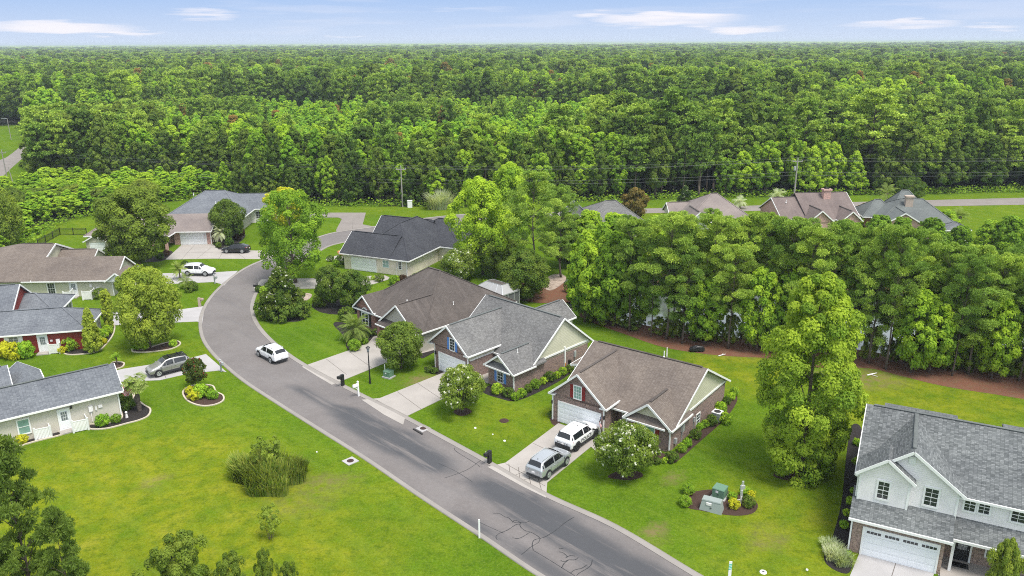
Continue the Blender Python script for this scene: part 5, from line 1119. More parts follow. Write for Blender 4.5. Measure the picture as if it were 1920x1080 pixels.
def grass_clump(name, loc, label, mat, n=220, h=0.9, rx=0.5, ry=0.5, rz=0, cat='ornamental grass', seed=2, lean=0.5, wd=0.03, group=None, kind=None):
    r = np.random.default_rng(seed); V, F, T = [], [], []
    for k in range(n):
        a, q = r.uniform(0, 6.28), math.sqrt(r.uniform()); q *= 1+.22*math.sin(3*a+seed)+.12*math.sin(7*a); x, y = q*rx*math.cos(a), q*ry*math.sin(a); hh = h*r.uniform(0.45, 1.15)*(1-0.3*q*q)*(1+.25*math.sin(x*2.1)*math.cos(y*1.7+1))
        dx, dy = (x/rx*lean+r.normal()*0.2)*hh*0.6, (y/ry*lean+r.normal()*0.2)*hh*0.6; s = np.array([math.cos(a+1.3), math.sin(a+1.3), 0])*wd; b0 = np.array([x, y, 0.0]); m_ = b0+np.array([dx*.35, dy*.35, hh*.65]); e_ = b0+np.array([dx, dy, hh*r.uniform(.8, 1)])
        i = len(V); V += [b0-s, b0+s, m_+s, m_-s, e_+s*.3, e_-s*.3]; F += [(i, i+1, i+2, i+3), (i+3, i+2, i+4, i+5)]; t_ = r.uniform(); T += [t_, t_]
    me = np_mesh(name, np.array(V), np.array(F)); a_ = me.attributes.new('tint', 'FLOAT', 'FACE'); a_.data.foreach_set('value', np.array(T, np.float32))
    o = link(name, me, mat); o.location = (loc[0], loc[1], 0); o.rotation_euler = (0, 0, rz); return tag(o, label, cat, group, kind)
# ---- garden trees
px_tree('tall_tree', 'bigbright', (1502, 886), 513, 205, 'tall bright green tree between the red shuttered house and the two storey house')
px_tree('crape_myrtle', 'myrtle_white', (1172, 893), 795, 124, 'crape myrtle with white blossom on the lawn beside the parked police vehicle')
px_tree('crape_myrtle', 'myrtle_white_b', (867, 774), 688, 98, 'crape myrtle with white blossom on the lawn beside the blue shuttered house driveway')
px_tree('round_tree', 'green_round', (752, 690), 603, 100, 'round leafy green tree beside the street lamp and the long driveway')
px_tree('magnolia', 'magnolia', (530, 596), 500, 84, 'dark magnolia with white flowers in the bed at the road bend')
px_tree('street_tree', 'elm', (553, 530), 352, 168, 'tall open crowned tree leaning over the road bend')
px_tree('yellow_tree', 'yellow', (538, 440), 350, 84, 'tree with yellow topped crown behind the tall open crowned tree')
px_tree('dark_myrtle', 'darkmyrtle', (622, 574), 497, 72, 'dark leaved small tree left of its twin, across from the cream house')
px_tree('dark_myrtle', 'darkmyrtle', (665, 580), 505, 74, 'dark leaved small tree right of its twin, beside the umber roofed house', rz=2)
px_tree('maple', 'maple', (262, 503), 348, 138, 'broad full maple between the sage sided house and the pink brick house')
px_tree('small_maple', 'green_round', (430, 452), 372, 72, 'small green tree beside the garage of the pink brick house')
px_tree('willow_oak', 'willowy', (283, 652), 500, 128, 'feathery olive green tree in the edged bed near the road')
px_tree('arborvitae', 'arborvitae', (176, 660), 577, 36, 'pointed arborvitae at the corner of the red sided house')
px_tree('arborvitae', 'cedar_loose', (207, 618), 543, 24, 'narrow ragged evergreen behind the pointed arborvitae')
px_tree('red_myrtle', 'redmyrtle', (370, 728), 672, 52, 'small crape myrtle with dark red tips in the round edged bed')
px_tree('large_tree', 'elm_dense', (905, 515), 330, 128, 'large leafy tree behind the charcoal roofed house, left of the central group')
px_tree('large_tree', 'elm_dense', (955, 470), 302, 120, 'tall leafy tree at the back of the central group')
px_tree('large_pine', 'pondpine0', (1000, 545), 318, 130, 'big spreading pine in the middle of the central group')
px_tree('large_pine', 'pondpine1', (1050, 520), 345, 110, 'big pine at the right of the central group')
px_tree('dark_oak', 'oakdark', (985, 562), 468, 108, 'dark round oak in front of the central group of trees')
px_tree('dark_oak', 'oakdark', (1065, 500), 400, 90, 'dark round oak right of the central group beside the pond')
px_tree('dark_oak', 'oakdark', (930, 520), 430, 80, 'dark round oak at the left foot of the central group')
px_tree('crape_myrtle', 'pinkmyrtle', (862, 527), 466, 92, 'crape myrtle with pale pink blossom beside the charcoal roofed house')
px_tree('rusty_tree', 'rusty', (1190, 412), 351, 54, 'rusty leaved small tree between two grey and taupe roofs')
px_tree('dark_magnolia', 'magnolia', (1283, 395), 347, 34, 'small dark magnolia beside the broad taupe hip roof')
px_tree('dark_oak', 'oakdark', (1705, 378), 332, 56, 'dark rounded tree behind the green grey roof')
px_tree('purple_tree', 'rusty', (1622, 408), 380, 34, 'dark reddish bush between the brown and the green grey roof')
px_tree('round_tree', 'elm_dense', (1770, 432), 392, 60, 'round tree at the right end of the green grey roof')
px_tree('large_tree', 'willowy', (4, 476), 348, 92, 'large leafy tree at the left edge above the sage sided house')
px_tree('large_tree', 'elm_dense', (-40, 470), 380, 110, 'large leafy tree at the far left edge behind the lawn')
px_tree('round_tree', 'green_round', (272, 392), 334, 66, 'bright dome shaped tree in front of the forest behind the maple')
px_tree('slim_tree', 'green_round', (1870, 1130), 1010, 66, 'slender light green tree at the porch of the white two storey house')
for i, (b_, t_, w_) in enumerate([((85, 402), 352, 60), ((140, 388), 345, 76), ((195, 388), 350, 66), ((42, 424), 368, 50), ((112, 396), 358, 56), ((165, 386), 362, 56), ((30, 400), 350, 50), ((235, 392), 350, 44), ((70, 400), 352, 56)]):
    px_tree('thicket_shrub', 'scrub' if i % 2 else 'green_round', b_, t_, w_, '%s mass of bright shrub in the thicket above the curved lawn' % ordinal(i).capitalize(), 'shrub', 'thicket above the curved lawn')
for i, (b_, t_, w_, wh) in enumerate([((1255, 352), 163, 118, 'above the taupe roofed house'), ((1345, 352), 186, 96, 'right of the tallest pine above the taupe roof'), ((1500, 352), 182, 110, 'behind the right hand utility pole'), ((1625, 350), 166, 140, 'above the green grey roof'), ((1045, 355), 196, 120, 'behind the central tree group'), ((905, 356), 214, 90, 'above the pampas grass'), ((1760, 346), 214, 110, 'beyond the right lawn'), ((730, 356), 232, 80, 'left of the pale utility pole'), ((118, 333), 206, 110, 'at the left end of the forest by the side road'), ((1880, 345), 222, 110, 'at the right edge beyond the lawn')]):
    px_tree('big_pine', 'bigpine%d' % (i % 2), b_, t_, w_, 'tall pine with spreading crown '+wh, 'tree', 'tall pines rising over the forest edge')
# foreground young pines and scrub
for b_, t_, w_, k, lb in [((70, 1150), 818, 200, 0, 'foremost young pine with long tufted branches in the bottom left corner'), ((-30, 1180), 850, 170, 1, 'young pine cut off by the left edge of the bottom left corner'), ((150, 1210), 950, 150, 1, 'lower young pine right of the foremost one in the bottom left corner'), ((20, 1300), 960, 170, 0, 'lowest young pine at the bottom edge left corner')]:
    px_tree('young_pine', 'frontpine%d' % k, b_, t_, w_, lb)
px_tree('scrub_bush', 'scrub', (345, 1120), 1002, 150, 'rounded olive scrub bush at the bottom edge left of centre', 'shrub')
px_tree('scrub_bush', 'scrub', (440, 1125), 1035, 80, 'small yellowish scrub bush right of the rounded one at the bottom edge', 'shrub')
px_tree('scrub_bush', 'scrub', (500, 1115), 1028, 50, 'thin upright scrub bush at the bottom edge below the lone sapling', 'shrub')
px_tree('scrub_bush', 'scrub', (545, 1110), 1052, 46, 'lowest scrub bush at the bottom edge below the cattail clump', 'shrub')
px_tree('sapling', 'sapling', (508, 1010), 950, 46, 'lone twiggy sapling on the yellowish vacant lot')
# reeds
p_ = at(503, 900); grass_clump('reed_clump', p_, 'dense clump of tall reeds and cattails on the vacant lot', 'leaf_reed', 5600, 2.2, 3.2, 2.2, R(-20), 'reeds', 5, 0.35, 0.06)
px_tree('reed_shrub', 'sapling', (505, 893), 822, 60, 'shrubby growth in the middle of the reed clump', 'shrub')
# palms
def px_h(base, top): return height_at(at(*base), top)
frond_plant('palmetto', at(262, 770), 'palmetto with rough trunk at the corner of the beige sided house', 'palm', 'leaf_palm', 30, 1.45, px_h((262, 770), 714), 1.3, 0.2, 0.5, fan=True, seed=3)
frond_plant('pindo_palm', at(667, 640), 'bushy silver green pindo palm in front of the arched window', 'palm', 'leaf_palm', 60, 2.5, 1.6, 1.7, 0.24, 0.45, seed=4, leaflets=20)
frond_plant('pindo_palm', at(416, 458), 'pindo palm with shaggy trunk beside the garage of the pink brick house', 'palm', 'leaf_silver', 44, 2.3, 2.2, 1.8, 0.4, 0.45, seed=5)
frond_plant('small_palm', at(350, 540), 'small palm in front of the white vehicle on its driveway', 'palm', 'leaf_palm', 26, 1.7, 1.0, 1.5, 0.12, 0.4, seed=6)
frond_plant('small_palm', at(338, 524), 'small palm behind the white vehicle at the sage house', 'palm', 'leaf_palm', 26, 1.6, 1.6, 1.2, 0.1, 0.4, seed=7)
frond_plant('small_palm', at(220, 684), 'little palm in the small edged bed beside the driveway', 'palm', 'leaf_broad', 20, 0.75, 0.9, 1.2, 0.06, 0.25, seed=8)
for (bx, by, tp, lb, L_) in [(1262, 402, 385, 'small palm by the dark magnolia at the taupe roofed house', 1.6), (1387, 392, 378, 'pale palm behind the broad taupe hip roof', 2.4), (1456, 388, 368, 'pale palm left of the pink brick house gable', 2.6), (1659, 392, 362, 'fan palm behind the green grey roof', 3.2), (1797, 428, 406, 'palm beside the gazebo on the right lawn', 2.4)]:
    frond_plant('palm_tree', at(bx, by), lb, 'palm', 'leaf_silver' if 'pale' in lb else 'leaf_palm', 34, L_, max(1.2, px_h((bx, by), tp)), 1.6, 0.25, 0.6, seed=bx)
grass_clump('pampas_grass', at(828, 391), 'large pale pampas grass mound by the roadside forest edge', 'leaf_silver', 1600, 4.0, 2.6, 2.0, 0, 'ornamental grass', 9, 0.8, 0.06)
for i, (x, y) in enumerate([(1556, 1030), (1560, 1046), (1580, 1058), (1568, 1040), (1574, 1052)]):
    grass_clump('grass_tuft', at(x, y), '%s tuft of pale ornamental grass in the dark bed by the white house' % ordinal(i), 'leaf_silver', 420, 0.9, 0.5, 0.5, 0, 'ornamental grass', 20+i, 0.9, 0.02, 'grass tufts in the dark bed')
# ---- bushes
def bushes(lst, key, fmt, group, w=None, cat='shrub'):
    for i, it in enumerate(lst):
        x, y, wd = it; b_ = at(x, y); z = to_px(b_)[2]; W_ = wd*z/FPX
        k = key[i % len(key)] if isinstance(key, (list, tuple)) else key
        tree('garden_bush', k, b_, fmt.format(n=ordinal(i)), cat, group, h=W_*0.88, w=W_, trunk=False)
bushes([(1259, 866, 26), (1278, 847, 20), (1288, 838, 20), (1304, 822, 22), (1312, 806, 16), (1321, 801, 17), (1334, 797, 24), (1360, 794, 26), (1351, 773, 24), (1361, 758, 18), (1370, 750, 17), (1377, 741, 18)], ['bush0', 'bush1', 'limebush', 'bush0', 'limebush', 'bush1'], '{n} shrub from the front corner along the side wall of the red shuttered house', 'shrubs beside the red shuttered house')
bushes([(1035, 783, 16), (1128, 835, 22), (1188, 870, 18), (1215, 864, 16), (1232, 870, 16), (1246, 868, 14)], ['bush0', 'bush1'], '{n} shrub from the left at the front of the red shuttered house', 'front shrubs of the red shuttered house')
bushes([(932, 738, 24), (953, 744, 22), (966, 750, 18), (978, 744, 20), (990, 735, 18), (1003, 728, 22), (1019, 720, 16), (1031, 714, 22), (1044, 709, 16), (1055, 703, 18), (1069, 698, 18)], ['bush1', 'bush0', 'bush2'], '{n} shrub from the left along the wall of the blue shuttered house', 'shrubs beside the blue shuttered house')
bushes([(805, 698, 16), (815, 700, 14), (897, 732, 20)], 'bush0', '{n} dark shrub from the left beside the blue shuttered house garage', 'garage shrubs of the blue shuttered house')
bushes([(665, 657, 26), (650, 600, 30), (690, 632, 20), (683, 645, 16), (655, 640, 22), (706, 628, 16)], ['ballbush', 'bush0', 'bush0', 'bush1'], '{n} shrub around the bushy palm of the umber roofed house', 'shrubs around the bushy palm')
bushes([(1290, 926, 25), (1284, 948, 25)], 'ballbush', '{n} clipped ball shrub, counted from behind, left of the utility boxes', 'clipped ball shrubs by the utility boxes')
bushes([(1375, 953, 24), (1373, 938, 20), (1403, 950, 26), (1408, 933, 18), (1396, 928, 20)], ['yellowbush', 'limebush', 'bush0'], '{n} shrub right of the utility boxes in the island bed', 'shrubs right of the utility boxes')
bushes([(498, 592, 40), (565, 596, 40), (530, 603, 44), (512, 600, 36), (545, 585, 44)], 'bush0', '{n} dark shrub at the foot of the magnolia by the road bend', 'shrubs under the magnolia')
bushes([(12, 670, 36), (30, 672, 38), (50, 670, 36), (134, 656, 30), (118, 662, 16)], ['yellowbush', 'yellowbush', 'limebush', 'bush1'], '{n} shrub along the wall of the dark red sided house', 'shrubs along the red sided house')
bushes([(180, 645, 24), (192, 636, 24), (203, 626, 20), (196, 645, 14), (187, 652, 12)], ['bush1', 'limebush', 'bush1', 'yellowbush'], '{n} shrub in the bed behind the pointed arborvitae', 'shrubs behind the arborvitae')
bushes([(240, 768, 30), (236, 752, 30), (230, 740, 26), (193, 798, 26), (218, 792, 20), (12, 836, 26), (42, 832, 22)], ['bush0', 'bush0', 'bush0', 'limebush', 'bush2', 'bush0', 'yellowbush'], '{n} shrub in the bed round the beige sided house', 'shrubs round the beige sided house')
bushes([(376, 745, 30), (392, 744, 24), (365, 750, 24), (400, 748, 20), (382, 738, 22), (356, 738, 18)], ['limebush', 'bush1', 'yellowbush'], '{n} low plant in the round edged bed under the red tipped myrtle', 'plants in the round edged bed')
bushes([(258, 655, 20), (325, 650, 16), (272, 655, 16)], 'limebush', '{n} low plant in the bed under the feathery tree', 'plants under the feathery tree')
bushes([(712, 528, 18), (740, 534, 22), (756, 533, 22), (778, 522, 12), (700, 525, 10), (748, 540, 16)], ['bush0', 'bush2', 'purplebush'], '{n} shrub at the white garage wall of the cream house', 'shrubs at the cream house')
bushes([(188, 560, 24), (362, 545, 22), (347, 500, 14), (338, 503, 12), (240, 560, 20), (355, 548, 18)], 'bush0', '{n} shrub round the sage sided house', 'shrubs round the sage sided house')
bushes([(262, 492, 14), (300, 486, 16), (312, 480, 14), (430, 460, 18), (445, 450, 20), (410, 464, 12), (452, 442, 18)], ['purplebush', 'bush0'], '{n} dark shrub round the pink brick house', 'shrubs round the pink brick house')
bushes([(1594, 945, 18), (1588, 968, 18), (1582, 990, 18), (1590, 1048, 20), (1600, 925, 14), (1605, 870, 16), (1606, 835, 16)], ['limebush', 'bush1'], '{n} small shrub in the dark bed along the side of the white house', 'shrubs beside the white house')
bushes([(846, 660, 12), (893, 548, 14), (912, 538, 16), (600, 575, 30), (1103, 600, 24), (1080, 565, 30), (1070, 548, 26), (1110, 585, 20)], ['bush0', 'bush1', 'limebush'], '{n} low shrub between the middle houses and the pond', 'shrubs between the houses and the pond')
bushes([(486, 548, 16), (497, 552, 20), (640, 495, 20), (630, 500, 16), (620, 490, 14), (870, 555, 20), (880, 560, 18)], ['bush0', 'bush2'], '{n} small shrub near the cream house driveway and road', 'shrubs near the cream house road')
# ---- pines along the pond
for row, (n, dv, hh) in enumerate([(26, 0, 1.0), (23, 3.2, 1.04), (18, 6.0, 1.06)]):
    bl = smooth_line([at(*p) for p in [(1098, 596), (1180, 617), (1300, 641), (1440, 655), (1560, 668), (1700, 690), (1830, 702), (1960, 722), (2050, 740)]], 10)
    for i in range(n):
        q = (i+0.3+0.4*random.random()+0.33*row)/n*(len(bl)-1); b_ = bl[min(int(q), len(bl)-1)].copy(); b_.y += dv+random.uniform(-.9, .9)-1.0; b_.x += random.uniform(-.6, .6)
        px = to_px(b_)[0]
        top = np.interp(px, [1080, 1130, 1250, 1400, 1550, 1700, 1800, 1900, 2000], [455, 412, 398, 400, 418, 432, 445, 470, 470])+random.choice([random.uniform(-10, 16), random.uniform(8, 60)])
        broad = (px < 1190 and random.random() < 0.5) or random.random() < 0.1
        ht = height_at(b_, top)*(0.62 if broad and px > 1190 else 1)
        tree('pond_pine' if not broad else 'pond_tree', ('pondbroad%d' % (i % 2)) if broad else 'pondpine%d' % random.randrange(4), b_,
             'tufted pine in the dense row on the pine straw bank of the pond' if not broad else 'leafy tree mixed among the pines on the bank of the pond', 'tree', 'trees along the pond bank', h=ht, w=ht*random.uniform(0.36, 0.54)*(1.15 if broad else 1))
for i in range(16):
    x = 1110+i*52+random.uniform(-14, 14); b_ = at(x, random.uniform(488, 506)); ht = random.uniform(6.5, 9.5)
    tree('pond_tree', random.choice(['pondbroad0', 'pondbroad1', 'pondpine1']), b_, 'tree on the far bank of the pond behind the pines', 'tree', 'trees on the far bank of the pond', h=ht, w=ht*0.7)
for i in range(26):
    x = 1110+i*33+random.uniform(-8, 8); yb = np.interp(x, [1100, 1300, 1560, 1900], [600, 636, 662, 704]); b_ = at(x, yb)
    if random.random() < 0.95: tree('bank_shrub', 'scrub', b_, 'low green undergrowth shrub among the pine trunks on the pond bank', 'shrub', 'undergrowth on the pond bank', h=random.uniform(1.6, 4.0), w=random.uniform(2.2, 4.0), trunk=False)
# ---- forest
pts = []
def vnoise(x, y, s, o=0):
    xi = x/s+o; yi = y/s+o*1.7
    return 0.5+0.25*(np.sin(xi*1.3+np.sin(yi*0.9)*1.7)+np.sin(yi*1.7+1.3+np.sin(xi*1.1)*1.3))
def scatter(y0, y1, sp, fn):
    ys = y0
    while ys < y1:
        st = sp(ys); hw = 0.70*ys+60
        for x in np.arange(-hw, hw, st):
            X = x+rng.uniform(-.45, .45)*st; Y = ys+rng.uniform(-.45, .45)*st
            if not wooded(np.array(X), np.array(Y)): continue
            fn(X, Y, st)
        ys += st
def zone_fn(X, Y, st):
    d = edge_dist(X, Y) if Y < 420 else 99; d = max(0, Y-202.5) if X < -72 else d; u = rng.uniform()
    mature = np.interp(X, [-400, -250, -120, 0, 80, 300], [280, 330, 352, 358, 300, 275])+12*math.sin(X/23)
    far = Y > 620; sc = max(1.0, st/7.5)**0.9
    if X < -70 and Y < 202: pts.append((X, Y, 'f_bright%d' % rng.integers(2) if u < .5 else 'f_broad0', rng.uniform(3.2, 6.0), rng.uniform(.5, .8))); return
    if Y < mature:
        if X > 25 and d < 75 and vnoise(X, Y, 17) > 0.6: k = 'f_pine%d' % rng.integers(3) if u < .66 else 'f_dark%d' % rng.integers(2); h = rng.uniform(15, 21) if d > 10 else rng.uniform(12, 17)
        elif X < -104 and d < 44: k = 'f_pine%d' % rng.integers(3) if u < .5 else 'f_dark%d' % rng.integers(2); h = rng.uniform(15, 19)
        elif d < 9: k = 'f_dark%d' % rng.integers(2) if u < .6 else 'f_broad%d' % rng.integers(3); h = rng.uniform(7, 13)
        elif d < 26: k = 'f_dark%d' % rng.integers(2) if u < .3 else ('f_broad%d' % rng.integers(3) if u < .6 else ('f_bright%d' % rng.integers(2) if u < .85 else 'f_pine%d' % rng.integers(3))); h = rng.uniform(11, 16)
        else:
            v_ = vnoise(X, Y, 21, 3)
            if v_ > 0.8 and u < .55: k = 'f_pine%d' % rng.integers(3); h = rng.uniform(12, 17)
            elif u < .22+.22*(v_ < .4): k = 'f_bright%d' % rng.integers(2); h = rng.uniform(8, 13.5)
            elif u < .93: k = 'f_young%d' % rng.integers(3); h = rng.uniform(7, 12.5)
            else: k = 'f_broad%d' % rng.integers(3); h = rng.uniform(9, 13)
    else:
        v_ = vnoise(X, Y, 60, 1); v2 = vnoise(X, Y, 33, 7)
        if v_ > .55: k = ('f_pine%d' % rng.integers(3)) if u < .62 else 'f_dark%d' % rng.integers(2); h = rng.uniform(17, 23)
        elif u < .16+.25*(v2 > .7): k = 'f_bright%d' % rng.integers(2); h = rng.uniform(14, 20)
        elif u < .7: k = 'f_broad%d' % rng.integers(3); h = rng.uniform(14, 20)
        elif u < .85: k = 'f_dark%d' % rng.integers(2); h = rng.uniform(14, 21)
        else: k = 'f_pine%d' % rng.integers(3); h = rng.uniform(17, 23)
        h *= rng.uniform(.8, 1.12)
    if d > 12 and rng.uniform() < .018: k = 'f_rust0'
    pts.append((X, Y, k, h, h/PROTO[k][2]*sc*rng.uniform(.75, 1.2)))
scatter(125, 360, lambda y: 4.25 if y < 330 else 5.2, zone_fn)
scatter(360, 640, lambda y: 6.6, zone_fn)
scatter(640, 1300, lambda y: 8.5+(y-640)/150, zone_fn)
scatter(1300, 4200, lambda y: 14+(y-1300)/110, zone_fn)
pts.sort(key=lambda p: p[0]**2+p[1]**2-(p[3]*9 if p[3] > 14 else 0)**2*0.1)
LBL = {'f_rust': 'thin brownish tree', 'f_broad': 'mid green broadleaf tree', 'f_dark': 'dark leafy tree', 'f_pine': 'tall pine', 'f_young': 'pointed light green young tree', 'f_bright': 'yellow green tree'}
NM = {'f_rust': 'forest_tree', 'f_broad': 'forest_tree', 'f_dark': 'forest_tree', 'f_pine': 'forest_pine', 'f_young': 'young_forest_tree', 'f_bright': 'forest_tree'}
ind = []; rest = []
for p in pts:
    X, Y = p[0], p[1]; s_ = to_px(Vector((X, Y, p[3]*0.7)))
    if len(ind) < 290 and -20 < s_[0] < 1940 and s_[2] > 0: ind.append(p)
    else: rest.append(p)
for X, Y, k, h, sx in ind:
    kk = k[:-1]; cm_, tm_, H_, R_ = PROTO[k]
    front = 'at the front of the forest beyond the power line' if edge_dist(X, Y) < 16 else 'behind the front row of the forest'
    if X < -70: front = 'in the forest between thicket and far road'
    r_ = tree(NM[kk], k, (X, Y), LBL[kk]+' '+front, 'tree', 'forest trees: '+LBL[kk], h=h, w=2*R_*sx)
def ng_forest(name, plist, label):
    keys = sorted(set(p[2] for p in plist)); V = np.array([(p[0], p[1], 0) for p in plist], np.float32)
    me = bpy.data.meshes.new(name); me.vertices.add(len(V)); me.vertices.foreach_set('co', V.ravel())
    for nm, vals, ty in (('kind_id', [keys.index(p[2]) for p in plist], 'INT'),):
        a_ = me.attributes.new(nm, ty, 'POINT'); a_.data.foreach_set('value', np.array(vals, np.int32))
    a_ = me.attributes.new('sc', 'FLOAT_VECTOR', 'POINT'); a_.data.foreach_set('vector', np.array([(p[4], p[4], p[3]/PROTO[p[2]][2]) for p in plist], np.float32).ravel())
    a_ = me.attributes.new('ro', 'FLOAT_VECTOR', 'POINT'); a_.data.foreach_set('vector', np.array([(0, 0, rng.uniform(0, 6.28)) for p in plist], np.float32).ravel())
    o = link(name, me); tag(o, label, 'forest', kind='stuff')
    g = bpy.data.node_groups.new(name, 'GeometryNodeTree'); g.interface.new_socket('Geometry', in_out='INPUT', socket_type='NodeSocketGeometry'); g.interface.new_socket('Geometry', in_out='OUTPUT', socket_type='NodeSocketGeometry')
    gi = g.nodes.new('NodeGroupInput'); go = g.nodes.new('NodeGroupOutput'); jn = g.nodes.new('GeometryNodeJoinGeometry'); g.links.new(jn.outputs[0], go.inputs[0])
    def named(nm, ty):
        n = g.nodes.new('GeometryNodeInputNamedAttribute'); n.data_type = ty; n.inputs['Name'].default_value = nm; return n
    ki, sc_, ro = named('kind_id', 'INT'), named('sc', 'FLOAT_VECTOR'), named('ro', 'FLOAT_VECTOR')
    crowns = {}
    for ob in bpy.data.objects:
        if ob.type == 'MESH' and ob.name.startswith('crown'): crowns.setdefault(ob.data.name, ob)
    for i, k in enumerate(keys):
        src = crowns.get(PROTO[k][0].name)
        if src is None: continue
        oi = g.nodes.new('GeometryNodeObjectInfo'); oi.transform_space = 'ORIGINAL'; oi.inputs['Object'].default_value = src; oi.inputs['As Instance'].default_value = True
        cp = g.nodes.new('FunctionNodeCompare'); cp.data_type = 'INT'; cp.operation = 'EQUAL'
        ia = [s for s in cp.inputs if s.type == 'INT']; g.links.new([s for s in ki.outputs if s.enabled][0], ia[0]); ia[1].default_value = i
        ip = g.nodes.new('GeometryNodeInstanceOnPoints'); g.links.new(gi.outputs[0], ip.inputs['Points']); g.links.new(cp.outputs[0], ip.inputs['Selection']); g.links.new(oi.outputs['Geometry'], ip.inputs['Instance'])
        g.links.new([s for s in ro.outputs if s.enabled][0], ip.inputs['Rotation']); g.links.new([s for s in sc_.outputs if s.enabled][0], ip.inputs['Scale']); g.links.new(ip.outputs[0], jn.inputs[0])
    md = o.modifiers.new('forest', 'NODES'); md.node_group = g
    return o
ng_forest('forest', rest, 'wide forest of mixed pines and leafy trees reaching to the horizon')
print('forest', len(ind), len(rest))
# far canopy out to the horizon
xs = np.linspace(-1, 1, 260); ys = np.geomspace(4000, 24000, 170); XX = xs[None, :]*ys[:, None]*0.72; YY = np.repeat(ys[:, None], 260, 1)
ZZ = 14+np.clip((YY-9000)/15000, 0, 1)*(4+6*np.sin(XX/2600+1.0)+3*np.sin(XX/1100))+rng.uniform(-4, 4, XX.shape)+5*np.sin(XX/310+YY/700)*np.sin(YY/420)+3*np.sin(XX/120)
ii = np.arange(XX.size).reshape(XX.shape); V = np.stack([XX.ravel(), YY.ravel(), ZZ.ravel()], 1); Fq = np.stack([ii[:-1, :-1].ravel(), ii[:-1, 1:].ravel(), ii[1:, 1:].ravel(), ii[1:, :-1].ravel()], 1)
me = np_mesh('far_forest', V, Fq); a_ = me.attributes.new('tint', 'FLOAT', 'FACE'); a_.data.foreach_set('value', rng.uniform(0, 1, len(Fq)).astype(np.float32))
tag(link('far_forest', me, 'leaf_broad'), 'forest canopy fading to the horizon', 'forest', kind='stuff')
# fringe of weeds along the wood edge
V, F, T = [], [], []; WE_ = []
for (x0, y0), (x1, y1) in zip(WOOD_EDGE[:-1], WOOD_EDGE[1:]):
    n_ = max(1, int(math.hypot(x1-x0, y1-y0)/3)); WE_ += [(x0+(x1-x0)*k/n_, y0+(y1-y0)*k/n_) for k in range(n_)]
for k in range(13000):
    q_ = rng.uniform(0, len(WE_)-1.001); i0 = int(q_); x = WE_[i0][0]+(WE_[i0+1][0]-WE_[i0][0])*(q_-i0); y = WE_[i0][1]+(WE_[i0+1][1]-WE_[i0][1])*(q_-i0)
    x += rng.uniform(-2, 2); y += rng.uniform(-1.6, 2.6)
    if pin(x, y, CORR): continue
    d = sph(rng, 1)[0]; t_ = np.cross(d, [0, 0, 1.0]); t_ /= max(np.linalg.norm(t_), .01); b_ = np.cross(d, t_); c = np.array([x, y, abs(rng.normal())*0.7+.1]); s = rng.uniform(.12, .34)
    i = len(V); V += [c-t_*s, c-b_*s*.6, c+t_*s, c+b_*s*.6]; F.append((i, i+1, i+2, i+3)); T.append(rng.uniform())
me = np_mesh('weeds', np.array(V), np.array(F)); a_ = me.attributes.new('tint', 'FLOAT', 'FACE'); a_.data.foreach_set('value', np.array(T, np.float32))
tag(link('weeds', me, 'leaf_broad'), 'strip of rough weeds along the edge of the forest', 'weeds', kind='stuff')
